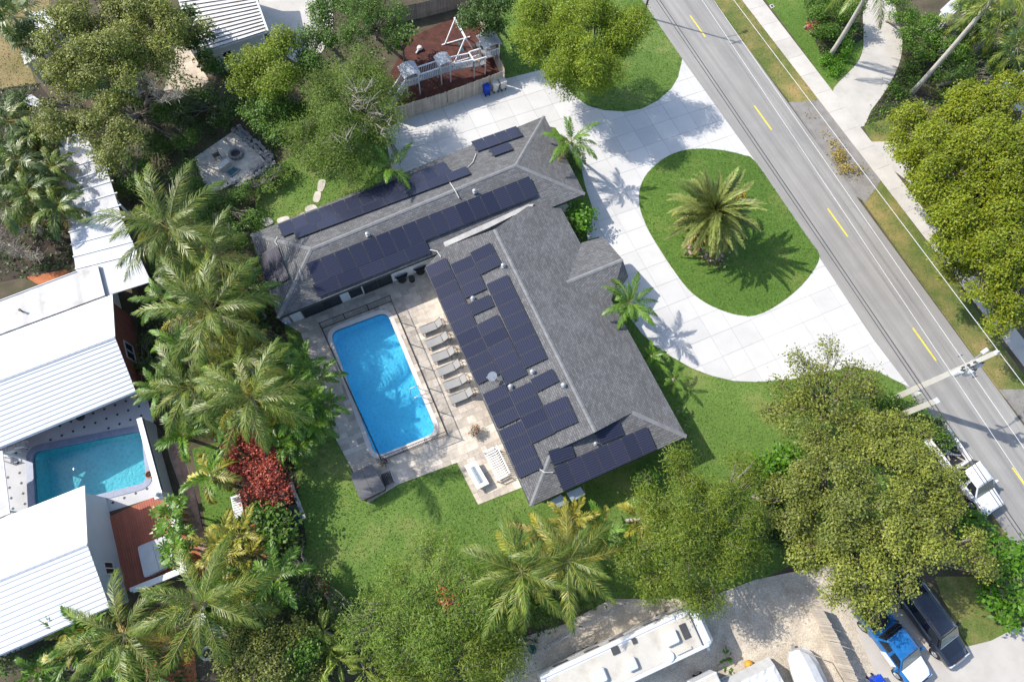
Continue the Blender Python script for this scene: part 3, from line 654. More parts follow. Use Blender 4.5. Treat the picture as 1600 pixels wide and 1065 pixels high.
# ------------------------------------------------------------------ solar arrays: every panel its own part
def array(label, runs, O, n):
    """runs: (corner px, corner px, count, size up the slope, which way): each panel a framed slab standing off the roof"""
    a0 = hit(*runs[0][0], O, n); t = thing('solar_array', label, 'solar panels', a0, group='solar panel arrays on the shingle roof')
    for P0, P1, k, h, sg in runs:
        A, B = hit(*P0, O, n), hit(*P1, O, n); u = (B-A).normalized(); nn = Vector(n).normalized(); v = nn.cross(u)*sg; st = (B-A).length/k
        wx, wy = st-.03, h-.03; mb = MB()
        mb.box((0, 0, 0), (wx, wy, .035), mi=0)
        mb.box((0, 0, .019), (wx-.035, wy-.035, .006), mi=1)
        me = mb.mesh('solar_panel', [M_pframe, M_solar])
        for i in range(k):
            c = A+u*(st*(i+.5))+v*(h/2)+nn*(.13+random.uniform(-.004, .004)); o = addobj('solar_panel', me, t)
            ux = u; uy = v if nn.dot(u.cross(v)) > 0 else -v
            o.matrix_basis = Matrix.Translation(c-org(t)) @ Matrix((ux, uy, nn)).transposed().to_4x4()
        rl = MB()
        for f in (.22, .78): rl.bar(A+v*(h*f)+nn*.07-u*.08, B+v*(h*f)+nn*.07+u*.08, .04, .06, up=tuple(nn))
        rl.build('mounting_rail', M_dark, t)
    return t
array('two column run of blue panels along the pool edge of the west slope', [
    ((664.5, 418.5), (746, 601.5), 10, 1.74, 1), ((754, 616), (777.5, 669.5), 3, 1.74, 1), ((779, 673), (811, 747.5), 4, 1.74, 1)], B_nw, nW)
array('stepped blue panels on the west slope near the ridge', [
    ((704, 414), (726.8, 467.3), 3, 1.74, 1), ((731, 475.7), (738.8, 493.8), 1, 1.74, 1), ((744.7, 508), (789.6, 602), 5, 1.74, 1), ((794.4, 613), (831.3, 693.2), 4, 1.74, 1),
    ((734.3, 395.5), (751.3, 430), 2, 1.74, 1), ((760, 445), (820.2, 576.3), 7, 1.74, 1), ((828, 593), (838.2, 613.3), 1, 1.74, 1), ((848.3, 633.8), (866.2, 675), 2, 1.74, 1)], B_nw, nW)
array('long dark double row facing the pool on the narrow wing', [
    ((493, 446), (840.5, 306.5), 17, 1.76, 1), ((497.3, 465.5), (673, 396), 5, 1.06, 1)], A_sw, nAs)
array('long purple tinted row along the back eave of the narrow wing', [
    ((434.5, 352.5), (694, 254), 13, 1.5, -1), ((463.5, 375), (736, 273.5), 8, 1.02, 1)], A_ne, nAn)
array('small stepped group of four panels by the front corner of the narrow wing', [
    ((736, 223.5), (806.5, 199), 4, 1.42, -1), ((771.5, 246.3), (802.5, 235.3), 1, 1.02, 1)], A_ne, nAn)
array('two panels on the hip end shaded by palms', [((434.5, 384.5), (453.5, 435.5), 2, 1.74, -1)], A_nw, nAw)
array('dark row of panels under the south gable above the lawn', [
    ((879, 767.5), (1025, 702), 7, 1.70, 1), ((862.5, 726.5), (898.5, 714), 1, 1.0, 1), ((937, 694), (974.5, 679), 1, 1.0, 1)], B_sw, nS)
# ================================================================== vegetation builders
def fast_mesh(name, V, k, m):
    me = bpy.data.meshes.new(name); n = len(V)//k
    me.vertices.add(len(V)); me.vertices.foreach_set('co', np.ascontiguousarray(V, np.float32).ravel())
    me.loops.add(n*k); me.loops.foreach_set('vertex_index', np.arange(n*k, dtype=np.int32))
    me.polygons.add(n); me.polygons.foreach_set('loop_start', np.arange(0, n*k, k, dtype=np.int32))
    for mm in (m if isinstance(m, list) else [m]): me.materials.append(mm)
    me.update(calc_edges=True); return me
LM = {
 'oak': leaf_mat('oak_leaf', [(.07, .095, .02), (.115, .145, .03), (.155, .18, .044), (.10, .115, .03), (.20, .205, .07)], .25, patch=.3),
 'oakd': leaf_mat('dark_oak_leaf', [(.055, .082, .02), (.09, .115, .028), (.13, .145, .04), (.10, .11, .042)], .25, patch=.3),
 'ficus': leaf_mat('ficus_leaf', [(.08, .13, .012), (.135, .185, .014), (.185, .215, .02), (.155, .165, .018)], .3, patch=.28),
 'lime': leaf_mat('lime_leaf', [(.085, .135, .014), (.14, .20, .02), (.185, .225, .03)], .35, patch=.25),
 'feather': leaf_mat('feathery_leaf', [(.05, .105, .018), (.085, .15, .026), (.125, .18, .04), (.11, .14, .034)], .35, patch=.3),
 'fern': leaf_mat('fine_dark_leaf', [(.055, .095, .012), (.09, .135, .018), (.135, .165, .024)], .3, patch=.25),
 'green': leaf_mat('green_leaf', [(.035, .085, .014), (.06, .125, .02), (.085, .15, .03)], .3, patch=.25),
 'bright': leaf_mat('bright_green_leaf', [(.04, .118, .010), (.068, .165, .016), (.09, .19, .026)], .35, patch=.2),
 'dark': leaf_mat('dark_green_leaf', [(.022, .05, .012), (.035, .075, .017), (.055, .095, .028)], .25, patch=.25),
 'red': leaf_mat('copper_leaf', [(.12, .015, .018), (.26, .035, .032), (.36, .08, .075), (.34, .14, .13)], .25, patch=.3),
 'palm': leaf_mat('palm_leaflet', [(.03, .068, .009), (.065, .115, .016), (.115, .155, .026), (.19, .19, .05)], .25, .42, .5, .22, .2),
 'palmy': leaf_mat('yellowing_palm_leaflet', [(.10, .12, .022), (.17, .18, .03), (.25, .22, .045), (.30, .26, .07)], .25, .42, .5, .2, .2),
 'palmg': leaf_mat('green_palm_leaflet', [(.045, .11, .012), (.075, .16, .02), (.11, .19, .03)], .3, .4, .5, .18, .2),
 'palmd': leaf_mat('dark_palm_leaflet', [(.03, .06, .016), (.05, .09, .025), (.08, .115, .04)], .2, .42, .5, .2, .2),
 'date': leaf_mat('date_palm_leaflet', [(.10, .13, .045), (.145, .175, .065), (.20, .22, .09)], .2, .5, .4, .18, .15),
 'datey': leaf_mat('old_date_palm_leaflet', [(.22, .20, .05), (.30, .25, .08), (.36, .29, .14)], .2, .5, .4, .18, .15),
 'dead': leaf_mat('dry_palm_leaflet', [(.25, .18, .09), (.34, .25, .14), (.20, .14, .08)], .15, .7, .2, .15, .15),
 'banana': leaf_mat('banana_leaf', [(.09, .15, .03), (.14, .19, .045), (.20, .23, .08)], .35, .4, .5, .15, .2),
 'weed': leaf_mat('dry_weed_leaf', [(.22, .17, .045), (.30, .22, .06), (.16, .15, .04)], .2),
 'flower': leaf_mat('white_and_red_petal', [(.7, .65, .6), (.05, .1, .02), (.6, .55, .5), (.5, .06, .03), (.06, .11, .03)], .2),
 'mauve': leaf_mat('mauve_petal', [(.35, .22, .34), (.06, .1, .03), (.28, .15, .26)], .2),
}
M_rach = mat('palm_leaf_stem', (.22, .22, .06), .6, .15, 3, 20, .15)
# leaf length, width, leaves per twig, twig spread, twigs per square metre, tilt
LK = {'oak': (.165, .10, 12, .22, 30, .75), 'ficus': (.18, .115, 12, .22, 27, .75), 'lime': (.20, .07, 14, .27, 25, .8), 'feather': (.22, .045, 18, .34, 21, .7), 'fern': (.22, .05, 20, .32, 26, .6),
      'broad': (.34, .2, 7, .25, 13, .6), 'thin': (.19, .095, 9, .28, 14, .8)}
def leaf_cloud(cent, outw, kind, seed, dens=1.0):
    l, wd, k, sp, td, tilt = LK[kind]; g = np.random.default_rng(seed); n = len(cent)
    C = np.repeat(cent, k, 0)+g.normal(0, sp, (n*k, 3))*np.array([1, 1, .7])
    N = np.repeat(outw, k, 0)*.5+np.array([0, 0, .75])+g.normal(0, tilt*.6, (n*k, 3)); N /= np.linalg.norm(N, axis=1)[:, None]
    D = g.normal(0, 1, (n*k, 3))+np.repeat(outw, k, 0)*.8; D -= N*(D*N).sum(1)[:, None]; D /= np.linalg.norm(D, axis=1)[:, None]; S = np.cross(N, D)
    L = (l*g.uniform(.65, 1.35, n*k))[:, None]; Wd = (wd*g.uniform(.65, 1.3, n*k))[:, None]
    V = np.stack([C, C+D*L*.5+S*Wd*.5+N*L*.07, C+D*L-N*L*.08, C+D*L*.5-S*Wd*.5+N*L*.07], 1)
    return V.reshape(-1, 3)
def lobes_for(crowns, seed, n_per=1.0, flat=.62, lob=(.26, .42)):
    g = np.random.default_rng(seed); out = []
    for (x, y, r, z) in crowns:
        c = np.array(at(x, y, z)); Rr = (at(x+r, y, z)-at(x, y, z)).length
        n = max(5, int(11*n_per*max(.6, min(2.4, Rr/3))))
        for i in range(n):
            a = g.uniform(0, 6.283); q = math.sqrt(g.uniform(0, 1))*.80; rr = Rr*g.uniform(*lob)*1.08
            out.append((c[0]+Rr*q*math.cos(a), c[1]+Rr*q*math.sin(a), max(rr*.5, c[2]+Rr*flat*(math.sqrt(max(0, 1-q*q))-.75)+g.uniform(-.32, .32)*Rr), rr))
    return np.array(out)
def crown_mesh(name, lob, kind, m, seed, dens=1.0, squash=.8):
    g = np.random.default_rng(seed+5); td = LK[kind][4]*dens; CC = []; OO = []
    for i, (x, y, z, r) in enumerate(lob):
        n = int(2*math.pi*r*r*td*.9); d = g.normal(0, 1, (n, 3)); d /= np.linalg.norm(d, axis=1)[:, None]
        d = d[d[:, 2] > -.45]
        rad = r*(1-np.abs(g.normal(0, .16, len(d))))
        p = np.array([x, y, z])+d*rad[:, None]*np.array([1, 1, squash])
        keep = p[:, 2] > .05
        for j, (x2, y2, z2, r2) in enumerate(lob):
            if j != i and (x-x2)**2+(y-y2)**2 < (r+r2)**2:
                q = (p-np.array([x2, y2, z2]))/np.array([1, 1, squash]); keep &= (q*q).sum(1) > (r2*.6)**2
        CC.append(p[keep]); OO.append(d[keep])
    return fast_mesh(name, leaf_cloud(np.concatenate(CC), np.concatenate(OO), kind, seed+9, dens), 4, m)
def branches(mb, base, lob, r0, seed, fork=.45, thin=.05, frac=1.0):
    g = random.Random(seed); c = Vector((float(np.mean(lob[:, 0])), float(np.mean(lob[:, 1])), float(np.min(lob[:, 2]))))
    top = base.lerp(Vector((c.x, c.y, max(1.2, c.z*.75))), fork); top.z = max(1.0, c.z*.55)
    mid = base.lerp(top, .5)+Vector((g.uniform(-.15, .15), g.uniform(-.15, .15), 0))
    mb.tube([base-Vector((0, 0, .05)), base+Vector((0, 0, .25)), mid, top], [r0*1.35, r0, r0*.85, r0*.75], 8)
    for x, y, z, r in lob:
        if g.random() > frac: continue
        e = Vector((x, y, z+r*.25)); m1 = top.lerp(e, .35)+Vector((g.uniform(-.3, .3), g.uniform(-.3, .3), .15)); m2 = top.lerp(e, .7)+Vector((g.uniform(-.3, .3), g.uniform(-.3, .3), .2))
        mb.tube([top, m1, m2, e], [r0*.42, r0*.24, r0*.12, thin*.3], 5)
        for q in range(3):
            t2 = e+Vector((g.uniform(-1, 1), g.uniform(-1, 1), g.uniform(-.1, .7)))*r*.9; mb.tube([m2, m2.lerp(t2, .55)+Vector((0, 0, .1)), t2], [r0*.14, r0*.08, .012], 4)
TS = [100]
def tree(name, label, cat, crowns, kind, m, base=None, r0=None, dens=1., flat=.62, lob=(.26, .42), n_per=1., group=None, bark=None, squash=.75, frac=1., trunk=True):
    TS[0] += 7; s = TS[0]; lb = lobes_for(crowns, s, n_per, flat, lob)
    if base is None: b = Vector((crowns and at(crowns[0][0], crowns[0][1], crowns[0][3]).x, at(crowns[0][0], crowns[0][1], crowns[0][3]).y, 0))
    else: b = at(*base)
    t = thing(name, label, cat, b, group=group)
    rad = r0 or .05+.035*float(np.max(lb[:, 2]))
    if trunk:
        mb = MB(); branches(mb, b, lb, rad, s, frac=frac); mb.build('trunk' if cat == 'tree' else 'stems', bark or M_bark, t, smooth=True)
    o = addobj('crown' if cat == 'tree' else 'foliage', crown_mesh('leaves', lb, kind, LM[m], s, dens, squash), t)
    o.matrix_basis = Matrix.Translation(-b)
    return t
# ---- palms
def frond_mesh(name, L, droop, nl, ll, lw, hang, rise, m, seed, fwd=(25, 65), stem=.16, rr=.03, tip=1., plume=False):
    g = random.Random(int(seed*10)); n = 14; P = []; a = 0; x = z = y = 0; bend = g.uniform(-.12, .12)
    for i in range(n+1):
        t = i/n; P.append(Vector((x, y, z))); a = -droop*t**1.4; x += L/n*math.cos(a); z += L/n*math.sin(a); y += L/n*bend*t
    mb = MB(); mb.tube(P, [rr*(1-.85*i/n) for i in range(n+1)], 4, 0, False)
    def pt(t): f = t*n; i = min(int(f), n-1); return P[i].lerp(P[i+1], f-i), (P[i+1]-P[i]).normalized()
    for i in range(nl):
        t = stem+(1-stem)*(i+.5)/nl; c, d = pt(t); s = Vector((0, 0, 1)).cross(d).normalized(); u = d.cross(s)
        prof = (math.sin(math.pi*min(1, .18+t*.80)))**.7; le = ll*max(.3, prof)
        fa = R(fwd[1]+(fwd[0]-fwd[1])*t)
        for sg in (-1, 1):
            if plume: rv = g.uniform(-1, 1)
            else: rv = 0
            f2 = fa+R(g.uniform(-18, 18)); dr = (d*math.cos(f2)+s*sg*math.sin(f2)).normalized(); dr = (dr+u*(rise+rv*.6+g.uniform(-.12, .12))).normalized()
            wv = dr.cross(u).normalized(); hh = hang*g.uniform(.35, 1.45); w2 = lw*g.uniform(.8, 1.2)/2
            p1 = c+dr*le*.5+Vector((0, 0, -hh*.25*le)); p2 = c+dr*le*g.uniform(.75, 1.1)*(1-.22*hh)+Vector((0, 0, -hh*.85*le))
            mb.add([c-wv*w2*.6, c+wv*w2*.6, p1+wv*w2, p1-wv*w2, p2], [(0, 1, 2, 3), (3, 2, 4)], 1)
    return mb.mesh(name, [M_rach, m])
def fan_mesh(name, Lp, r, ns, m, seed):
    g = random.Random(int(seed*10)); mb = MB(); mb.tube([(0, 0, 0), (Lp*.5, 0, .03), (Lp, 0, 0)], [.025, .02, .015], 4, 0, False); c = Vector((Lp, 0, 0))
    for i in range(ns):
        a = R(-140+280*i/(ns-1)); le = r*(.75+.25*math.cos(a*.6))*g.uniform(.9, 1.08); d = Vector((math.cos(a), math.sin(a), .12+abs(math.sin(a))*.2)).normalized(); s = Vector((-math.sin(a), math.cos(a), 0))*r*(.07 if ns > 10 else .14)
        p = c+d*le*.62; q = c+d*le+Vector((0, 0, -le*.32)); mb.add([c, p-s, p+s, q], [(0, 1, 2), (1, 3, 2)], 1)
    return mb.mesh(name, [M_rach, m])
def banana_mesh(name, L, wdt, droop, m, seed):
    g = random.Random(seed); n = 12; P = []; a = 0; x = z = 0
    for i in range(n+1):
        t = i/n; P.append(Vector((x, 0, z))); a = -droop*t**1.3; x += L/n*math.cos(a); z += L/n*math.sin(a)
    mb = MB(); mb.tube(P, [.04*(1-.8*i/n) for i in range(n+1)], 4, 0, False)
    for i in range(2, n):
        c0, c1 = P[i], P[i+1]
        w0, w1 = [wdt*math.sin(math.pi*min(1, max(.03, (j-1.5)/(n-1.3))))**.6 for j in (i, i+1)]
        for sg in (-1, 1):
            k = g.uniform(-.05, .05); mb.add([c0+Vector((.012, 0, 0)), c1-Vector((.012, 0, 0)), c1+Vector((.04, sg*w1*.55, .08+k)), c0+Vector((.07, sg*w0*.55, .08+k)), c1+Vector((.06, sg*w1, -.06+k)), c0+Vector((.1, sg*w0, -.06+k))], [(0, 1, 2, 3), (3, 2, 4, 5)], 1)
    return mb.mesh(name, [M_rach, m])
FR = {}
def fset(key, fn): FR[key] = [fn(i) for i in (0, 1, 2, .5, -.8)]
fset('coco', lambda i: frond_mesh('frond', 4.6, 1.05+.25*i, 56, 1.0, .042, 1.15, .15, LM['palm'], 10+i))
fset('cocoy', lambda i: frond_mesh('frond', 4.4, 1.25+.2*i, 52, .95, .044, 1.25, .1, LM['palmy'], 20+i))
fset('cocog', lambda i: frond_mesh('frond', 3.4, .95+.2*i, 46, .78, .06, .8, .2, LM['palmg'], 25+i))
fset('xmas', lambda i: frond_mesh('frond', 2.3, 1.5+.25*i, 34, .62, .085, .25, .5, LM['palmg'], 30+i, (30, 60), .1))
fset('xmasy', lambda i: frond_mesh('frond', 2.3, 1.5+.25*i, 34, .6, .085, .35, .35, LM['palmy'], 36+i, (30, 60), .1))
fset('areca', lambda i: frond_mesh('frond', 2.1, 1.2+.3*i, 26, .55, .07, .3, .4, LM['palmy'], 40+i, (30, 55), .2))
fset('clump', lambda i: frond_mesh('frond', 1.75, 1.1+.3*i, 28, .5, .065, .4, .35, LM['palmg'], 50+i, (25, 60), .15))
fset('darkp', lambda i: frond_mesh('frond', 2.6, 1.2+.25*i, 36, .7, .065, .9, .15, LM['palmd'], 56+i))
fset('midp', lambda i: frond_mesh('frond', 2.4, 1.2+.25*i, 36, .65, .065, .8, .2, LM['palm'], 59+i))
fset('date', lambda i: frond_mesh('frond', 3.9, .75+.25*i, 66, .62, .07, .1, .35, LM['date'], 60+i, (25, 50), .08, .045))
fset('datey', lambda i: frond_mesh('frond', 3.5, .95+.25*i, 56, .6, .07, .15, .3, LM['datey'], 66+i, (25, 50), .08, .045))
fset('fox', lambda i: frond_mesh('frond', 2.5, 1.3+.25*i, 44, .55, .07, .15, .2, LM['palmg'], 70+i, (35, 65), .1, .04, 1., True))
fset('dead', lambda i: frond_mesh('frond', 3.4, 1.5+.2*i, 30, .6, .06, 1.0, 0, LM['dead'], 76+i))
fset('fan', lambda i: fan_mesh('frond', 1.0+.2*i, .95, 17, LM['palm'], 80+i))
fset('fand', lambda i: fan_mesh('frond', 1.0+.2*i, .95, 17, LM['palmd'], 84+i))
fset('banana', lambda i: banana_mesh('leaf', 1.5+.3*i, .2, 1.2+.3*i, LM['banana'], 90+i))
fset('papaya', lambda i: fan_mesh('leaf', .75+.15*i, .75, 9, LM['palmg'], 94+i))
fset('strap', lambda i: banana_mesh('leaf', .75+.1*i, .06, 1.1+.3*i, LM['green'], 98+i))
def palm(name, label, hub, z, keys, n, el=(75, -30), scale=1., group=None, base=None, tr=.13, cat='palm tree', seed=None, bark=None, leafname='frond', az0=None, dead=0, stemless=False):
    TS[0] += 3; g = random.Random(seed or TS[0]); h = at(*hub, z); b = at(*base) if base else Vector((h.x+g.uniform(-.3, .3), h.y+g.uniform(-.3, .3), 0))
    t = thing(name, label, cat, b, group=group); k = 7
    if not stemless:
        pts = [b.lerp(h, i/k)+Vector((math.sin(i/k*3.1)*.12, 0, 0)) for i in range(k+1)]
        MB().tube([pts[0]-Vector((0, 0, .05))]+pts[1:], [tr*1.3]+[tr*(1-.03*i) for i in range(1, k+1)], 8).build('trunk', bark or M_palmbark, t, smooth=True)
    a = az0 if az0 is not None else g.uniform(0, 6.28)
    for i in range(n):
        f = (i+.5)/n; e = el[0]+(el[1]-el[0])*f**.85+g.uniform(-7, 7); a += 2.39996+g.uniform(-.18, .18)
        key = keys[min(len(keys)-1, int(f*len(keys)))]
        if dead and i >= n-dead: key = 'dead'; e = g.uniform(-55, -35)
        o = addobj(leafname, FR[key][g.randrange(5)], t)
        s = scale*g.uniform(.88, 1.1)*(.82 if f < .15 else 1)
        o.matrix_basis = Matrix.Translation(h-b+Vector((0, 0, g.uniform(-.12, .08)))) @ Euler((R(g.uniform(-18, 18)), -R(e), a), 'XYZ').to_matrix().to_4x4() @ Matrix.Scale(s, 4)
    return t
def clump_palm(name, label, hubs, keys, n, scale=1., group=None, el=(70, -20), cat='palm', tr=.04, leafname='frond'):
    TS[0] += 3; g = random.Random(TS[0]); c = [at(*q[:2], q[2]) for q in hubs]; b = Vector((sum(p.x for p in c)/len(c), sum(p.y for p in c)/len(c), 0)); t = thing(name, label, cat, b, group=group)
    for h in c:
        f0 = b.lerp(Vector((h.x, h.y, 0)), .6); MB().tube([f0, f0.lerp(h, .6), h], [tr*1.4, tr, tr*.8], 6).build('trunk', M_palmbark, t, smooth=True); a = g.uniform(0, 6)
        for i in range(n):
            f = (i+.5)/n; a += 2.4+g.uniform(-.25, .25); o = addobj(leafname, FR[keys[i % len(keys)]][g.randrange(5)], t)
            o.matrix_basis = Matrix.Translation(h-b) @ Euler((R(g.uniform(-15, 15)), -R(el[0]+(el[1]-el[0])*f+g.uniform(-8, 8)), a), 'XYZ').to_matrix().to_4x4() @ Matrix.Scale(scale*g.uniform(.8, 1.12), 4)
    return t
def bare_tree(name, label, crowns, base, r0, m=None, seed=3, twigs=7, cat='tree'):
    TS[0] += 7; lb = lobes_for(crowns, TS[0], .9); b = at(*base); t = thing(name, label, cat, b); mb = MB(); branches(mb, b, lb, r0, TS[0], thin=.06); mb.build('trunk', m or M_bark, t, smooth=True)
    g = random.Random(seed); mb = MB()
    for x, y, z, r in lb:
        for i in range(twigs*2):
            p = Vector((x, y, z))+Vector((g.uniform(-1, 1), g.uniform(-1, 1), g.uniform(-.3, .3)))*r*.5; d = Vector((g.uniform(-1, 1), g.uniform(-1, 1), g.uniform(0, .9)))*r*1.1
            mb.tube([p, p+d*.5+Vector((g.uniform(-.1, .1), g.uniform(-.1, .1), .05)), p+d], [.028, .018, .008], 4)
    mb.build('twigs', M_twig, t); return t
# ================================================================== neighbouring buildings
def tiled_slope(parent, e0, e1, r0, r1, n, m, gapm, name='roof_tile_course', lapz=.035):
    """rows of tiles from eave (e0-e1) to ridge (r0-r1), each course lapping the one below"""
    for i in range(n):
        a, b = e0.lerp(r0, i/n), e1.lerp(r1, i/n); c, d = e1.lerp(r1, (i+1.0)/n), e0.lerp(r0, (i+1.0)/n)
        up = Vector((0, 0, lapz)); th = Vector((0, 0, .03))
        o = MB().add([a+up, b+up, c, d, a+up-th, b+up-th, c-th, d-th], [(0, 1, 2, 3), (7, 6, 5, 4), (4, 5, 1, 0), (5, 6, 2, 1), (6, 7, 3, 2), (7, 4, 0, 3)]).build(name, m, parent)
    MB().face([e0-Vector((0, 0, .04)), e1-Vector((0, 0, .04)), r1-Vector((0, 0, .04)), r0-Vector((0, 0, .04))]).build('roof_underlay', gapm, parent)
def gable_house(name, label, En, Rn, Es, Wn, Wr, Ws, ze, zr, ze2=None, mwall=M_white, ncourse=12, smooth_n=True, inset_=.35, wins=(), group=None, southin=1.3):
    en, rn, es = at(*En, ze), at(*Rn, zr), at(*Es, ze2 or ze); wn_, wr, ws = at(*Wn, ze), at(*Wr, zr), at(*Ws, ze2 or ze)
    t = thing(name, label, 'house', ((es+ws)/2).to_2d().to_3d(), group=group)
    if smooth_n:
        MB().add([wn_, en, rn, wr]+[p-Vector((0, 0, .1)) for p in (wn_, en, rn, wr)], [(0, 1, 2, 3), (7, 6, 5, 4), (4, 5, 1, 0), (5, 6, 2, 1), (6, 7, 3, 2), (7, 4, 0, 3)]).build('roof', M_wroof, t)
    else: tiled_slope(t, wn_, en, wr, rn, ncourse, M_wroof, M_wroofg)
    tiled_slope(t, ws, es, wr, rn, ncourse, M_wroof, M_wroofg)
    cp = MB(); d = rn-wr; k = max(4, int(d.length/.42)); s = Vector((-d.y, d.x, 0)).normalized()*.11
    for i in range(k):
        a, b = wr+d*(i/k), wr+d*((i+.97)/k); cp.add([a-s, a+Vector((0, 0, .09)), a+s, b-s, b+Vector((0, 0, .075)), b+s], [(0, 1, 4, 3), (1, 2, 5, 4), (0, 2, 1), (3, 4, 5)])
    cp.build('ridge_cap', M_wroof, t)
    MB().bar(ws-Vector((0, 0, .09)), es-Vector((0, 0, .09)), .1, .12).build('gutter', M_white, t)
    u = (wn_-en).normalized()*inset_; vv = (es-en).normalized()*inset_
    sv_ = (wn_*0+(ws-wn_).normalized()*southin); q = [en+u+vv, es+u-(es-en).normalized()*southin, ws-u-(ws-wn_).normalized()*southin, wn_-u+vv]; Q = [(p.x, p.y) for p in q]
    MB().prism(Q, 0, ze-.12).build('wall', mwall, t)
    a, b, c = q[0], q[1], rn+u; g = MB()
    g.add([Vector((a.x, a.y, ze-.13)), Vector((b.x, b.y, ze-.13)), Vector((c.x, c.y, zr-.12))], [(0, 1, 2), ]); g.build('gable_wall', mwall, t)
    p0 = Vector((b.x, b.y, 0)); d0 = Vector((a.x-b.x, a.y-b.y, 0)); L_ = d0.length; d0.normalize(); n0 = Vector((d0.y, -d0.x, 0))
    for (f0, f1, z0, z1, sp) in wins: opening(t, p0, d0, n0, f0*L_, f1*L_, z0, z1, 'window', sp, M_lgrey)
    return t
h1 = gable_house('white_roofed_house', 'long white roofed house with a red brick end wall, north of the teal pool', (175.5, 459.5), (179.7, 526.6), (212, 611), (-60, 547), (-60, 617), (-60, 723), 2.9, 4.3, 2.7, M_brickw, 13, True, .3, ((.28, .5, .9, 2.1, 2),))
h2 = gable_house('white_roofed_house', 'white roofed house with pale blue end wall beside the red timber deck', (132, 758), (136.4, 850.2), (171.3, 947.5), (-60, 834), (-60, 930), (-60, 1048), 2.9, 4.2, 2.9, M_bluew, 12, True, .3, ((.25, .36, 1.0, 2.0, 2),), None, .35)
# flat roofs tying the white house together
fr = thing('flat_roof_annex', 'flat stained white roof annex along the north side of the white house', 'annex', at(60, 480))
q = [at(*p, 3.0) for p in ((-60, 492), (119, 424), (152, 414), (163.5, 461), (0, 521.5), (-60, 546))]
MB().prism(q, 2.85, 3.0).build('roof', M_offw, fr); Q = shrink(q if area2(q) > 0 else q[::-1], .3); MB().prism(Q, 0, 2.84).build('wall', M_white, fr)
for a, b in (((152, 414), (163.5, 461)), ((-60, 492), (119, 424))): MB().bar(at(*a, 3.03), at(*b, 3.03), .06, .06).build('roof_edging', M_lgrey, fr)
MB().lathe(at(36, 487, 3.0), [(.06, 0), (.06, .3), (.1, .32), (.1, .38)], 8).build('vent_pipe', M_dgrey, fr)
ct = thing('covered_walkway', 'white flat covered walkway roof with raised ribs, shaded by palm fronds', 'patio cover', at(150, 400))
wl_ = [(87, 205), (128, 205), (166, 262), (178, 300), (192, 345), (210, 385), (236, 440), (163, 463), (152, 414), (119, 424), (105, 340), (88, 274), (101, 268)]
q = [at(*p, 2.8) for p in wl_]; MB().prism(q, 2.72, 2.8).build('roof', mat('shaded_white_membrane', (.55, .555, .57), .7, .1, .8, 25, .1, stain=(.32, .31, .3), stain_amt=.7, stain_scale=.6), ct)  # base and stains darkened to carry palm shade, besides roof dirt
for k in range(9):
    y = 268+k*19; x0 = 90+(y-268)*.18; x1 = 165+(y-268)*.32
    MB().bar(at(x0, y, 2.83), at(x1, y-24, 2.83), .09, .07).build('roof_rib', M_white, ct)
for p in ((92, 275), (108, 345), (121, 420), (180, 312), (228, 436)): a = at(*p, 2.7); MB().box((a.x, a.y, 1.36), (.12, .12, 2.72)).build('post', M_white, ct)
fr2 = thing('flat_roof_strip', 'narrow weathered flat roof strip linking the two white houses at the photo edge', 'annex', at(2, 760))
q = [at(*p, 2.6) for p in ((-60, 725), (0, 704), (3, 704), (15, 802), (-60, 832))]; MB().prism(q, 2.5, 2.6).build('roof', M_offw, fr2); [MB().box((p.x, p.y, 1.25), (.12, .12, 2.5)).build('post', M_white, fr2) for p in (at(0, 706, 2.5), at(12, 798, 2.5))]
MB().bar(at(3.5, 704, 2.62), at(15.5, 802, 2.62), .05, .06).build('gutter', M_lgrey, fr2)
# teal pool terrace: pale tiles with dark dots
npd = sheet('pool_terrace', ats([(0, 700), (215, 600), (240, 640), (262, 770), (130, 812), (10, 820)]), .014, mat('terrace_tile', (.46, .46, .47), .8, .08, .8, 25, .1, .15, 40), [grow(NPOOL, .02)])
mdot = mat('dark_tile_dot', (.04, .045, .05), .6); k = 0
for i in range(0, 30):
    for j in range(0, 14):
        p = at(6, 706)+Vector((ca, sa, 0))*(i*.82)*.92+Vector((-sa, ca, 0))*(-j*.82+.4)*.92
        if not inpoly(np.array([p.x]), np.array([p.y]), [(v_.x, v_.y) for v_ in ats([(8, 705), (212, 610), (236, 650), (258, 765), (135, 805), (18, 812)])])[0] or inpoly(np.array([p.x]), np.array([p.y]), grow(NPOOL, .55))[0]: continue
        MB().box((p.x, p.y, .016), (.15, .15, .02), R(69)).build('dark_tile', mdot, npd)
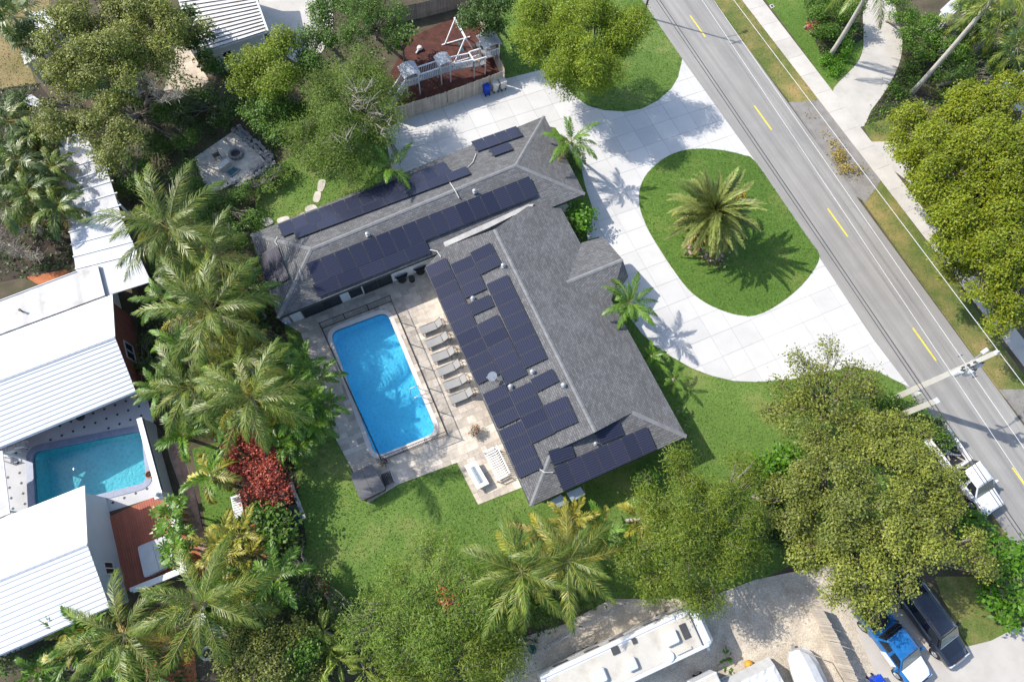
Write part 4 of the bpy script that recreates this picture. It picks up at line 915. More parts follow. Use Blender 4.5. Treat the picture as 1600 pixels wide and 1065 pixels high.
# white garden wall with lattice
gw = thing('garden_wall', 'white capped garden wall with lattice screen beside the teal pool', 'wall', at(245, 720))
wa0, wa1 = at(236, 662, .0), at(268, 778, 0); wv = (wa1-wa0).normalized(); wn_ = Vector((-wv.y, wv.x, 0))
MB().bar(wa0+Vector((0, 0, .8)), wa1+Vector((0, 0, .8)), .22, 1.6).build('wall', M_white, gw)
MB().bar(wa0+Vector((0, 0, 1.64)), wa1+Vector((0, 0, 1.64)), .34, .08).build('cap', M_white, gw)
lt = MB(); Lw = (wa1-wa0).length
MB().bar(wa0+wn_*.15+Vector((0, 0, .75)), wa1+wn_*.15+Vector((0, 0, .75)), .04, 1.4).build('lattice_backing', M_dgrey, gw)
for i in range(-12, int(Lw/.13)):
    for sg in (1, -1):
        a = i*.13 if sg > 0 else i*.13+1.4; b = a+1.4*sg; z0, z1 = .08, 1.45
        def cl(u, z, u2, z2):
            if u < .02: z = z+(z2-z)*(.02-u)/(u2-u); u = .02
            if u > Lw-.02: z = z+(z2-z)*(Lw-.02-u)/(u2-u); u = Lw-.02
            return u, z
        if max(a, b) < .1 or min(a, b) > Lw-.1: continue
        (ua, za), (ub, zb) = cl(a, z0, b, z1), cl(b, z1, a, z0)
        lt.bar(wa0+wv*ua+wn_*(.2+.008*sg)+Vector((0, 0, za)), wa0+wv*ub+wn_*(.2+.008*sg)+Vector((0, 0, zb)), .028, .014, up=tuple(wn_))
o = lt.build('lattice', M_white, gw); o['kind'] = 'stuff'
MB().box((wa1.x, wa1.y, .9), (.4, .4, 1.8), R(20)).box((wa1.x, wa1.y, 1.84), (.5, .5, .08), R(20)).lathe((wa1.x, wa1.y, 1.88), [(.06, 0), (.17, .12), (.17, .22), (.05, .34), (0, .36)], 12).build('pier', M_white, gw)
gw2 = thing('garden_wall', 'low white wall running down from the lattice to the red deck', 'wall', at(270, 800)); MB().bar(at(269, 783, .55), at(279, 832, .55), .22, 1.1).build('wall', M_white, gw2); MB().bar(at(269, 783, 1.13), at(279, 832, 1.13), .3, .06).build('cap', M_white, gw2)
gw3 = thing('garden_wall', 'low white wall at the foot of the red deck below the spa', 'wall', at(250, 905)); MB().bar(at(209, 921, .5), at(291, 888, .5), .25, 1.0).build('wall', M_white, gw3); MB().bar(at(208, 921.5, 1.03), at(292, 887.5, 1.03), .34, .07).build('cap', M_white, gw3)
MB().bar(at(291, 888, .5), at(285, 865, .5), .249, .99).build('wall_return', M_white, gw3)
# red timber deck, boards side by side
DR = ats([(165, 810), (217, 786), (258, 770), (276, 830), (288, 884), (206, 921), (186, 926)])
dk = sheet('timber_deck', DR, .02, M_dgrey)
slabs('deck_board', DR, at(165, 806), R(114), 30, .15, M_deckr, .02, .09, dk, gap=.012)
# ---- top left house with ribbed roof
h3 = thing('ribbed_roof_house', 'white house at the top with grey white ribbed tile roof', 'house', at(360, 30))
e_se, e_sw, e_nw, e_ne = at(417, 49, 2.9), at(303, 86, 2.9), at(262, -60, 3.9), at(378, -60, 3.9)
tiled_slope(h3, e_sw, e_se, e_nw, e_ne, 22, M_rust, M_wroofg, lapz=.10)
MB().bar(e_se+Vector((.08, 0, -.02)), e_ne+Vector((.08, 0, -.02)), .16, .2).build('barge_board', M_white, h3); MB().bar(e_sw+Vector((0, 0, -.1)), e_se+Vector((0, 0, -.1)), .14, .14).build('gutter', M_white, h3)
q = shrink([Vector((p.x, p.y, 0)) for p in (e_sw, e_se, e_ne, e_nw)], .45); MB().prism(q, 0, 2.75).build('wall', M_white, h3)
d3 = (q[1]-q[0]).normalized(); opening(h3, q[0], d3, Vector((d3.y, -d3.x, 0)), 1.6, 2.5, .9, 1.9, 'window', 2)
# ---- garden sheds at the far top left
for k, (pts, lab, m) in enumerate([([(30, 34), (50, 24), (64, 55), (45, 64)], 'small white ribbed shed roof poking out under the olive oak', M_offw), ([(33, 79), (60, 90), (38, 101)], 'triangular pale shed roof corner on the dry lawn', M_offw), ([(33, 160), (48, 147), (60, 155), (62, 168)], 'pale slab roof beside the fan palms', M_lgrey), ([(50, 22), (70, 14), (90, 40), (66, 54)], 'second white shed roof half hidden by the olive oak', M_white)]):
    t = thing('garden_shed', lab, 'shed', at(*pts[0])); q = [at(*p, 2.3) for p in pts]; q = q if area2(q) > 0 else q[::-1]
    MB().prism(q, 2.2, 2.3).build('roof', m, t); MB().prism(shrink(q, .12), 0, 2.19).build('wall', M_bin, t)
    for f in (.25, .5, .75): MB().bar(q[0].lerp(q[1], f)+Vector((0, 0, .02)), q[-1].lerp(q[-2], f)+Vector((0, 0, .02)), .06, .04).build('roof_seam', m, t)
# ---- house glimpsed top right
t = thing('house', 'pale house corner with grey flat roof among shrubs at the top right', 'house', at(1480, 10)); q = ats([(1470, 15), (1490, -4), (1502, 12), (1480, 30)], 2.6); q = q if area2(q) > 0 else q[::-1]
MB().prism(q, 2.5, 2.6).build('roof', M_lgrey, t); MB().prism(shrink(q, .2), 0, 2.49).build('wall', M_white, t); opening(t, q[0].to_2d().to_3d()+Vector((0, 0, 0)), (q[1]-q[0]).normalized(), Vector(((q[1]-q[0]).y, -(q[1]-q[0]).x, 0)).normalized(), .4, 1.2, 1, 2)
t = thing('house', 'white house roof at the right edge behind the large yellow green tree', 'house', at(1590, 135)); q = ats([(1560, 125), (1640, 95), (1660, 140), (1575, 150)], 2.8); q = q if area2(q) > 0 else q[::-1]
MB().prism(q, 2.65, 2.8).build('roof', M_wroof, t); MB().prism(shrink(q, .3), 0, 2.64).build('wall', M_white, t); opening(t, shrink(q, .3)[0], (q[1]-q[0]).normalized(), Vector(((q[1]-q[0]).y, -(q[1]-q[0]).x, 0)).normalized(), 1, 2.2, 1, 2)

# ================================================================== fences
def board_fence(label, pts, hgt, m=M_wood, bw_=.14, cap=True):
    t = thing('wooden_fence', label, 'fence', at(*pts[0])); cnt = 0; me = {}
    P = ats(pts)
    for a, b in zip(P[:-1], P[1:]):
        d = b-a; L_ = d.length; d.normalize(); n = int(L_/(bw_+.012)); ang = math.atan2(d.y, d.x)
        for z in (.35, hgt-.3): MB().bar(a+Vector((0, 0, z))+Vector((-d.y, d.x, 0))*.04, b+Vector((0, 0, z))+Vector((-d.y, d.x, 0))*.04, .04, .09).build('rail', m, t)
        for i in range(n):
            k = i % 4; hh = hgt+(-.02, .01, .0, .03)[k]
            if (k, m.name) not in me: me[(k, m.name)] = MB().add([(-bw_/2, 0, 0), (bw_/2, 0, 0), (bw_/2, .02, 0), (-bw_/2, .02, 0), (-bw_/2, 0, hh-.04), (bw_/2, 0, hh-.04), (bw_/2, .02, hh-.04), (-bw_/2, .02, hh-.04), (-bw_/2+.03, 0, hh), (bw_/2-.03, 0, hh), (bw_/2-.03, .02, hh), (-bw_/2+.03, .02, hh)], [(0, 1, 5, 4), (1, 2, 6, 5), (2, 3, 7, 6), (3, 0, 4, 7), (4, 5, 9, 8), (5, 6, 10, 9), (6, 7, 11, 10), (7, 4, 8, 11), (8, 9, 10, 11)]).mesh('board', m)
            p = a+d*((i+.5)*(bw_+.012)); o = addobj('board', me[(k, m.name)], t); o.location = p-org(t); o.rotation_euler = (R(random.uniform(-1, 1)), 0, ang+R(random.uniform(-1, 1)))
    return t
board_fence('weathered board fence between the playground and the white driveway', [(620, 191), (700, 166), (786.5, 133.5)], 1.75)
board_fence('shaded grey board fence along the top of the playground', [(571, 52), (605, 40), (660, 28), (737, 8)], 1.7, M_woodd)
board_fence('weathered board fence closing the right end of the playground', [(788, 132), (762, 70), (737, 12)], 1.7)
board_fence('tall board fence beside the covered boat on the sandy yard', [(1262, 945), (1290, 1000), (1322, 1070), (1335, 1100)], 1.8)
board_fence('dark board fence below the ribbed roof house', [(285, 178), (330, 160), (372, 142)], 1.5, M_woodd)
def rail_fence(label, pts, hgt, m, step, pick, cat='fence'):
    t = thing('metal_fence', label, cat, at(*pts[0])); pk = MB(); P = ats(pts)
    for a, b in zip(P[:-1], P[1:]):
        L_ = (b-a).length; n = max(1, round(L_/step)); d = (b-a)/n
        for z in (.12, hgt): MB().bar(a+Vector((0, 0, z)), b+Vector((0, 0, z)), .035).build('rail', m, t)
        for i in range(n+1): p = a+d*i; MB().box((p.x, p.y, hgt/2+.03), (.05, .05, hgt+.06)).build('post', m, t)
        k = int(L_/pick)
        for i in range(1, k): p = a+(b-a)*(i/k); pk.box((p.x, p.y, hgt/2), (.015, .015, hgt-.1))
    if pk.v: o = pk.build('pickets', m, t); o['kind'] = 'stuff'
    return t
rail_fence('low dark picket fence between the fire pit terrace and the back lawn', [(394, 307), (430, 289), (463, 271)], 1.0, M_dark, 1.7, .13)
rail_fence('thin wire fence along the garden side of the sandy yard', [(850, 1012), (905, 977), (975, 942)], 1.1, M_steel, 2.2, .4)
rail_fence('dark metal gate panel at the left end of the white driveway', [(600, 208), (626, 255)], 1.2, M_dark, 1.6, .12)

# ================================================================== playset
def tower(par, c, wd_, hdeck, hroof, ang, mroof, flat=.5):
    ca_, sa_ = math.cos(ang), math.sin(ang); U = lambda x, y, z: Vector((c.x+x*ca_-y*sa_, c.y+x*sa_+y*ca_, z)); h = wd_/2
    for sx in (-1, 1):
        for sy in (-1, 1): MB().bar(U(sx*h, sy*h, 0), U(sx*h, sy*h, hroof), .1).build('tower_post', M_white, par)
    MB().box(U(0, 0, hdeck), (wd_, wd_, .08), ang).build('tower_deck', M_grey, par)
    rl = MB()
    for (x0, y0, x1, y1) in ((-h, -h, h, -h), (-h, h, h, h)):
        rl.bar(U(x0, y0, hdeck+.75), U(x1, y1, hdeck+.75), .07); k = 8
        for i in range(1, k): f = i/k; rl.bar(U(x0+(x1-x0)*f, y0+(y1-y0)*f, hdeck+.05), U(x0+(x1-x0)*f, y0+(y1-y0)*f, hdeck+.72), .045)
    rl.build('railing', M_white, par)
    rf = MB(); e = h+.22; pr = []
    for s in range(7):
        t_ = -1+2*s/6; pr.append((t_*e, hroof+.26*(1-t_*t_)))
    rings = [[U(x, yy, z+.0) for x, z in pr]+[U(x, yy, z-.04) for x, z in pr[::-1]] for yy in (-e, e)]
    rf.loft(rings); rf.build('tower_roof', mroof, par)
mpr = mat('playset_roof', (.42, .43, .44), .6, .1, 1.5, 20, .12, stain=(.18, .2, .2), stain_amt=.6)
ps = thing('playset', 'white playset with three grey roofed towers joined by railed bridges on red mulch', 'playset', at(710, 150))
aP = R(25); ax = Vector((math.cos(aP), math.sin(aP), 0))
T1, T2, T3, T4 = at(644, 143, 0), at(694.5, 125, 0), at(764, 101, 0), at(746, 113, 0)
tower(ps, T1, 1.15, 1.3, 2.5, aP, mpr); tower(ps, T2, .9, 1.2, 2.35, aP, mpr); tower(ps, T3, 1.35, 1.5, 2.8, aP, mpr)
MB().box((T4.x, T4.y, 1.25), (1.2, 1.1, .08), aP).build('platform', M_grey, ps)
for a, b, z0, z1 in ((T1+ax*.6, T2-ax*.45, 1.3, 1.2), (T2+ax*.45, T4-ax*.6, 1.2, 1.25)):
    br = MB(); sd_ = Vector((-ax.y, ax.x, 0))*.42; br.bar(a+Vector((0, 0, z0)), b+Vector((0, 0, z1)), .8, .06); br.build('bridge_deck', M_grey, ps)
    for s in (-1, 1):
        rl = MB(); rl.bar(a+sd_*s+Vector((0, 0, z0+.8)), b+sd_*s+Vector((0, 0, z1+.8)), .09); k = int((b-a).length/.16)
        for i in range(1, k): q = a.lerp(b, i/k)+sd_*s; z = z0+(z1-z0)*i/k; rl.bar(q+Vector((0, 0, z+.05)), q+Vector((0, 0, z+.78)), .045)
        rl.build('railing', M_white, ps)
rl = MB()
for (x0, y0, x1, y1) in ((-.6, -.55, .6, -.55), (-.6, .55, .6, .55), (-.6, -.55, -.6, .55)):
    U = lambda x, y, z: Vector((T4.x+x*math.cos(aP)-y*math.sin(aP), T4.y+x*math.sin(aP)+y*math.cos(aP), z))
    rl.bar(U(x0, y0, 2.05), U(x1, y1, 2.05), .1)
    for i in range(9): f = i/8; rl.bar(U(x0+(x1-x0)*f, y0+(y1-y0)*f, 1.28), U(x0+(x1-x0)*f, y0+(y1-y0)*f, 2.0), .045)
rl.build('railing', M_white, ps)
for sx, sy in ((-.55, -.5), (.55, -.5), (-.55, .5), (.55, .5)): p = U(sx, sy, 0); MB().bar(p, p+Vector((0, 0, 1.25)), .1).build('platform_leg', M_white, ps)
MB().lathe(U(0, .05, 1.3), [(0, 0), (.2, .02), (.24, .1), (0, .12)], 12).build('bubble_wheel', M_orangeb, ps)
sl = [T3+Vector((-.55, .35, 1.5)), T3+Vector((-.95, .75, 1.35)), T3+Vector((-1.15, 1.35, .9)), T3+Vector((-.75, 1.8, .5)), T3+Vector((-.2, 1.9, .25))]
MB().tube([(sl[0].lerp(sl[1], .0))]+sl[1:], .33, 10).build('tube_slide', M_dgrey, ps, smooth=True)
R0, R1 = at(600, 180, 0), T1-ax*.55
sd_ = Vector((-ax.y, ax.x, 0))*.4
MB().bar(R0+Vector((0, 0, .05)), R1+Vector((0, 0, 1.3)), .8, .06).build('ramp', M_grey, ps)
for s in (-1, 1):
    rl = MB(); rl.bar(R0+sd_*s+Vector((0, 0, .8)), R1+sd_*s+Vector((0, 0, 2.05)), .09); k = 20
    for i in range(1, k): q = R0.lerp(R1, i/k)+sd_*s; rl.bar(q+Vector((0, 0, .1+1.25*i/k)), q+Vector((0, 0, .76+1.25*i/k)), .045)
    rl.build('ramp_railing', M_white, ps)
sw_ = thing('swing_set', 'white A frame swing set standing on the red mulch', 'swing set', at(718, 70)); zb = 2.5
b0, b1 = at(711, 30, zb), at(727, 59, zb)
MB().bar(b0+(b0-b1).normalized()*.15, b1+(b1-b0).normalized()*.15, .14).build('beam', M_white, sw_); sd2 = Vector((-(b1-b0).y, (b1-b0).x, 0)).normalized()
for e in (b0, b1):
    for s in (-1, 1): MB().bar(e, Vector((e.x, e.y, 0))+sd2*1.15*s, .1).build('leg', M_white, sw_)
    MB().bar(Vector((e.x, e.y, .06))-sd2*1.45, Vector((e.x, e.y, .06))+sd2*1.45, .1).build('foot_bar', M_white, sw_)
for f in (.35, .68):
    c = b0.lerp(b1, f); d_ = (b1-b0).normalized()*.22
    st = MB().box((c.x, c.y, .5), (.45, .2, .04), math.atan2(d_.y, d_.x)).build('swing_seat', M_teal, sw_)
    MB().bar(c+d_, Vector((c.x, c.y, .5))+d_, .015).bar(c-d_, Vector((c.x, c.y, .5))-d_, .015).build('swing_rope', M_bin, sw_)
tb = thing('garden_ball_toy', 'small grey plastic toy lying on the shaded red mulch', 'toy', at(655, 80)); mb = MB(); mb.lathe(at(656, 78), [(0, .0), (.2, .05), (.28, .2), (.2, .36), (0, .4)], 12).build('body', M_lgrey, tb); MB().bar(at(650, 85)+Vector((0, 0, .1)), at(655, 79)+Vector((0, 0, .2)), .12).build('spout', M_lgrey, tb)

# ================================================================== bins
def bin_(label, c, ang, m, group='wheelie bins by the board fence', lid=None):
    t = thing('wheelie_bin', label, 'bin', c, ang, group); w0, w1, d0, d1, hh = .42, .58, .5, .66, .98
    MB().loft([[Vector((-w/2, -d/2, z)), Vector((w/2, -d/2, z)), Vector((w/2, d/2, z)), Vector((-w/2, d/2, z))] for w, d, z in ((w0, d0, .05), (w1, d1, hh))]).build('body', m, t, local=True, bevel=.03)
    MB().loft([[Vector((-w/2, -d/2, z)), Vector((w/2, -d/2, z)), Vector((w/2, d/2+.05, z)), Vector((-w/2, d/2+.05, z))] for w, d, z in ((.64, .7, hh), (.64, .7, hh+.04), (.5, .56, hh+.09))]).build('lid', lid or m, t, local=True, bevel=.02)
    for s in (-1, 1): MB().tube([(s*.2-.03, d0/2+.05, .11), (s*.2+.03, d0/2+.05, .11)], .11, 10).build('wheel', M_tyre, t, local=True)
    MB().bar((-.22, d1/2+.09, hh-.02), (.22, d1/2+.09, hh-.02), .04).build('handle', m, t, local=True); return t
bin_('blue wheelie bin at the end of the board fence', at(759.5, 146.5), R(205), M_blueb)
bin_('beige wheelie bin next to the blue bin', at(773, 141.5), R(203), M_bin)
bin_('beige wheelie bin furthest from the blue bin', at(784.5, 138), R(207), M_bin)
t = bin_('blue bin with a white sticker by the tall fence and blue truck', at(1362, 1062), R(30), M_blueb, None)
MB().box((.05, -.1, 1.075), (.2, .16, .01)).build('sticker', M_white, t, local=True)

# ================================================================== pool furniture
def lounger():
    t = thing('sun_lounger', 'grey sling sun lounger with raised back', 'sun lounger', (0, 0, 0), 0, 'sun loungers in a row beside the pool'); hw = .33; z = .33
    for s in (-1, 1):
        MB().tube([(0, s*hw, z), (1.32, s*hw, z), (2.0, s*hw, z-.02)], .022, 6).build('side_rail', M_dgrey, t, local=True)
    for x in (.12, 1.9):
        for s in (-1, 1): MB().bar((x, s*hw, 0), (x, s*hw, z), .04).build('leg', M_dgrey, t, local=True)
    mb = MB(); n = 8
    for i in range(n):
        x0, x1 = .02+1.3*i/n, .02+1.3*(i+1)/n; zz = lambda x: z+.02-.03*math.sin(math.pi*min(1, max(0, x/1.32)))
        mb.face([(x0, -hw+.01, zz(x0)), (x1, -hw+.01, zz(x1)), (x1, hw-.01, zz(x1)), (x0, hw-.01, zz(x0))])
    sg = mb.build('sling_seat', M_fabric, t, local=True); sg.modifiers.new('solid', 'SOLIDIFY').thickness = .012
    e = Vector((1.34+.62*math.cos(R(48)), 0, z+.62*math.sin(R(48))+.02)); b = Vector((1.34, 0, z+.02)); mb = MB(); Y = Vector((0, hw-.015, 0)); mb.face([b-Y, e-Y, e+Y, b+Y])
    o = mb.build('sling_back', M_fabric, t, local=True); o.modifiers.new('solid', 'SOLIDIFY').thickness = .012
    MB().tube([b-Y, e-Y, e+Y, b+Y], .02, 6).build('back_frame', M_dgrey, t, local=True)
    MB().bar((1.3, -hw, z+.02), (1.3, hw, z+.02), .03).bar((2.0, -hw, z-.02), (2.0, hw, z-.02), .03).bar((1.72, -.2, z), (1.62, -.2, .6), .02).bar((1.72, .2, z), (1.62, .2, .6), .02).build('cross_bar', M_dgrey, t, local=True)
    return t
L0 = lounger(); names = ['grey sling sun lounger in the row, closest to the house wing', 'grey sling sun lounger, second from the house wing', 'grey sling sun lounger, third from the house wing', 'grey sling sun lounger, third from the flower pot', 'grey sling sun lounger, second from the flower pot', 'grey sling sun lounger in the row, closest to the flower pot']
for i in range(6):
    p = at(657+9.2*i, 520+21.6*i)+Vector((0, 0, .036)); rz = R(24+[0, 1, -1, 1, -2, 0][i])
    if i == 0: L0.location = p; L0.rotation_euler = (0, 0, rz); L0['label'] = names[0]
    else: copy_tree(L0, p, rz, None, names[i])
def flowerpot(label, c, r, m, pot=M_bin, mt='flower', hgt=.5):
    t = thing('flower_pot', label, 'flower pot', c); MB().lathe(c, [(r*.55, 0), (r*.8, hgt*.8), (r*.9, hgt), (r*.78, hgt), (r*.7, hgt*.85), (0, hgt*.85)], 14).build('pot', pot, t)
    lb = np.array([(c.x+random.uniform(-.5, .5)*r, c.y+random.uniform(-.5, .5)*r, hgt+r*.3, r*.55) for _ in range(7)]); LKs = dict(LK); LK['oak'] = (.10, .09, 9, .08, 45, .7)
    o = addobj('flowers', crown_mesh('petals', lb, 'oak', LM[mt], int(c.x*100) % 97, 1.2), t); o.matrix_basis = Matrix.Translation(-c); LK.update(LKs); return t
# hot tub, step, fire table, bench
def tub(label, pts, z, mc, mw, capm=None):
    q = [at(*p, z) for p in pts]; q = q if area2(q) > 0 else q[::-1]; c = sum((Vector((p.x, p.y, 0)) for p in q), Vector())/4; t = thing('hot_tub', label, 'hot tub', c)
    MB().prism(smooth_sq(shrink(q, .05), .18), .03, z-.14).build('cabinet', mw, t)
    m = [(q[0]+q[1])/2, (q[2]+q[3])/2]; k = smooth_sq(q, .2)
    u = (q[1]-q[0]).normalized()*.008
    h0 = clip(k, rect_half(m[0]-u, m[1]-u, -1)); h1 = clip(k, rect_half(m[0]+u, m[1]+u, 1))
    for h in (h0, h1):
        if h: MB().prism(h, z-.13, z).build('cover_half', mc, t)
    return t, q
def smooth_sq(q, r):
    out = []; n = len(q)
    for i in range(n):
        a, b, c = q[i-1], q[i], q[(i+1) % n]; u = (a-b).normalized()*r; v = (c-b).normalized()*r; p0, p1 = b+u, b+v
        for s in range(5): f = s/4; out.append((p0*(1-f)**2+b*2*f*(1-f)+p1*f*f))
    return out
def rect_half(a, b, sg):
    d = (b-a).normalized(); n = Vector((-d.y, d.x, 0))*(-sg)*20; P = [a-d*20, b+d*20, b+d*20+n, a-d*20+n]; P = [(p.x, p.y) for p in P]
    return P if area2(P) > 0 else P[::-1]
hb, hq = tub('hot tub with dark grey two part cover at the corner of the paved deck', [(546.5, 740.5), (581, 723.5), (603, 763.5), (564, 782.5)], .95, M_cover, M_cedar)
p0 = at(592, 790, 0)
st = thing('spa_step', 'small black slatted spa step beside the dark hot tub', 'step', at(606, 746)); c = at(607, 748, 0)
for i in range(6): p = c+Vector((ca, sa, 0))*(-.28+.11*i); MB().box((p.x, p.y, .38), (.09, .85, .03), R(24)).build('slat', M_dark, st)
for s in (-1, 1): MB().box(c+Vector((ca, sa, 0))*(.33*s)+Vector((0, 0, .19)), (.05, .8, .38), R(24)).build('side_panel', M_steel if s > 0 else M_dark, st)
ft = thing('fire_table', 'white rectangular fire table with grey glass burner tray on the paved corner', 'fire table', at(745, 745)); q = [at(*p, .62) for p in ((725.5, 727), (743.5, 719), (764.5, 755), (746, 764.5))]; q = q if area2(q) > 0 else q[::-1]
MB().prism(q, .52, .62).build('top', M_white, ft, bevel=.01); MB().prism(shrink(q, .12), .04, .515).build('base', M_white, ft)
cc = sum(q, Vector())/4; k = shrink(q, .27); cs = sum(k, Vector())/4; k = [cs+(p-cs)*.95 for p in k]; MB().prism(k, .60, .635).build('burner_tray', M_steel, ft); k2 = shrink(k, .05); MB().prism(k2, .61, .645).build('fire_glass', M_bluecush, ft)
dl = (k2[2]-k2[1]); 
for f in (.3, .5, .7): MB().bar(k2[0].lerp(k2[1], f)+Vector((0, 0, .66)) if (k2[1]-k2[0]).length < dl.length else k2[1].lerp(k2[2], f)+Vector((0, 0, .66)), k2[3].lerp(k2[2], f)+Vector((0, 0, .66)) if (k2[1]-k2[0]).length < dl.length else k2[0].lerp(k2[3], f)+Vector((0, 0, .66)), .03).build('burner_bar', M_steel, ft)
bn = thing('garden_bench', 'white slatted garden bench behind the fire table, in the eave shade', 'bench', at(775, 735)); b4 = [at(*p, .42) for p in ((755, 707), (772, 699), (793, 739), (776, 751))]
u = (b4[3]-b4[0]).normalized(); Lb = (b4[3]-b4[0]).length; v = (b4[1]-b4[0]); v = (v-u*v.dot(u)); Wb = v.length; v.normalize()
for i in range(13):
    a = b4[0]+u*(Lb*(i+.5)/13); MB().bar(a+Vector((0, 0, 0)), a+v*Wb, .10, .03).build('seat_slat', M_white, bn)
for i in range(13):
    a = b4[0]+v*Wb+u*(Lb*(i+.5)/13); MB().bar(a+Vector((0, 0, .05)), a+v*.16+Vector((0, 0, .5)), .06, .025, up=tuple(v)).build('back_slat', M_white, bn)
MB().bar(b4[0]+v*(Wb+.16)+Vector((0, 0, .52)), b4[0]+v*(Wb+.16)+u*Lb+Vector((0, 0, .52)), .08, .05).build('top_rail', M_white, bn)
for f in (0, 1):
    a = b4[0]+u*Lb*f; MB().bar(a+Vector((0, 0, -.05)), a+v*Wb+Vector((0, 0, -.05)), .06, .07).build('seat_rail', M_white, bn)
    MB().bar(a+Vector((0, 0, .22)), a+v*Wb+Vector((0, 0, .22)), .08, .04).build('armrest', M_white, bn)
    for e in (.04, .96): q0 = a+v*Wb*e; MB().bar(Vector((q0.x, q0.y, .03)), q0+Vector((0, 0, .2)), .06).build('leg', M_white, bn)
# two round wicker chairs and a little table by the wing wall
mw = mat('dark_wicker', (.035, .033, .032), .7, .3, 4, 40, .5, .6, 50)
def wicker(label, c, ang):
    t = thing('wicker_chair', label, 'chair', c, ang, 'round wicker chairs by the wing wall'); mb = MB(); mb.lathe((0, 0, 0), [(.30, .04), (.34, .06), (.28, .2), (.22, .34)], 14).build('base', mw, t, local=True)
    mb = MB(); mb.lathe((0, 0, 0), [(.0, .0), (.25, .03), (.45, .14), (.53, .26), (.55, .26), (.46, .11), (.26, -.02), (0, -.05)], 18); T = Matrix.Translation((0, 0, .42))@Euler((0, R(-28), 0)).to_matrix().to_4x4(); mb.v = [T@p for p in mb.v]; mb.build('bowl_seat', mw, t, local=True)
    mb = MB(); mb.lathe((0, 0, 0), [(0, .10), (.25, .10), (.36, .14), (.25, .07), (0, .05)], 14); mb.v = [T@p for p in mb.v]; mb.build('cushion', M_dgrey, t, local=True); return t
wicker('round dark wicker chair by the wing wall, nearer the sliding doors', at(628.5, 437.5)+Vector((0, 0, .036)), R(-66)); wicker('round dark wicker chair by the wing wall, in the inner corner', at(657, 425)+Vector((0, 0, .036)), R(-66))
t = thing('side_table', 'small dark round table between the two wicker chairs', 'table', at(644, 438)); c = at(644, 438); MB().lathe(c, [(.22, .03), (.24, .05), (.06, .1), (.06, .4), (.2, .42)], 12).build('pedestal', mw, t); MB().lathe(c, [(0, .42), (.25, .42), (.25, .45), (0, .45)], 16).build('top', M_dgrey, t)
# west corner: pot, terrace chairs, grill
t = thing('white_chair', 'white folding chair frame on the shaded terrace by the teal pool, nearest the pool', 'chair', at(39, 697), 0, 'white chairs on the teal pool terrace')
def wchair(t):
    for x in (-.25, .25):
        for y in (-.22, .25): MB().bar((x, y, 0), (x, y, .42 if y < 0 else .85), .04).build('leg', M_white, t, local=True)
    for i in range(4): MB().box((0, -.17+.12*i, .43), (.5, .09, .025)).build('seat_slat', M_white, t, local=True)
    for i in range(3): MB().box((0, .25, .55+.12*i), (.5, .025, .08)).build('back_slat', M_white, t, local=True)
    for x in (-.27, .27): MB().bar((x, -.24, .62), (x, .26, .62), .05, .03).build('armrest', M_white, t, local=True)
wchair(t); t.rotation_euler = (0, 0, R(200))
copy_tree(t, at(26, 704), R(205), None, 'white folding chair frame on the shaded terrace, middle of the three'); copy_tree(t, at(13.5, 713), R(198), None, 'white folding chair frame on the shaded terrace, furthest from the pool')
t = thing('kettle_grill', 'black kettle grill on the shaded terrace beside the white roof eave', 'grill', at(135, 655)); c = at(135, 655); MB().lathe(c, [(0, .5), (.22, .55), (.29, .72), (.29, .76), (.22, .92), (.05, .98), (0, .98)], 14).build('bowl', M_dark, t)
for a in range(3): MB().bar(c+Vector((.18*math.cos(a*2.1), .18*math.sin(a*2.1), .58)), c+Vector((.32*math.cos(a*2.1), .32*math.sin(a*2.1), 0)), .025).build('leg', M_steel, t)
MB().box(c+Vector((0, 0, 1.0)), (.12, .03, .03)).build('lid_handle', M_bin, t)
t = thing('terracotta_pot', 'terracotta pot with soil standing by the teal pool wall', 'pot', at(237, 742)); c = at(237, 742); MB().lathe(c, [(.14, .02), (.22, .3), (.26, .34), (.26, .4), (.21, .4), (.19, .32), (0, .32)], 14).build('pot', M_terra, t); MB().lathe(c, [(0, .325), (.19, .33), (.0, .36)], 12).build('soil', M_bed, t)
hb2, _ = tub('hot tub with pale grey folding cover on the red deck', [(214.5, 853.5), (258, 836), (273, 878), (225.5, 903)], .9, M_lgrey, M_white)
# loungers and table in the left garden
def chaise(label, c, rz):
    t = thing('garden_chair', label, 'chair', c, rz)
    for i in range(7): MB().box((.1+.17*i, 0, .33), (.13, .55, .025)).build('seat_slat', M_white, t, local=True)
    for i in range(4): MB().box((1.28+.11*i, 0, .42+.13*i), (.1, .55, .025), M=Euler((0, R(-50), 0)).to_matrix()).build('back_slat', M_white, t, local=True)
    for s in (-1, 1):
        MB().bar((0, s*.29, .3), (1.3, s*.29, .3), .05).build('side_rail', M_white, t, local=True)
        for x in (.1, 1.15): MB().bar((x, s*.29, 0), (x, s*.29, .3), .06).build('leg', M_white, t, local=True)
    return t
chaise('white slatted garden lounge chair beside the red leaved shrubs', at(370, 774), R(-70))
chaise('dark stained lounge chair half hidden by the dark green shrub', at(458, 790), R(-62)); 
for o in bpy.data.objects:
    if o.parent and o.parent.get('label', '').startswith('dark stained'): 
        o.data.materials.clear(); o.data.materials.append(M_dgrey)
t = thing('round_table', 'white round slatted garden table under the coconut palm', 'table', at(318, 968)); c = at(318, 968)
for i in range(6): y = -.36+.145*i; hw = math.sqrt(max(.02, .2-y*y)); MB().box((c.x, c.y+y, .72), (2*hw, .12, .03)).build('top_slat', M_white, t)
MB().lathe(c, [(.25, 0), (.25, .04), (.05, .08), (.05, .68), (.2, .70)], 12).build('pedestal', M_white, t)
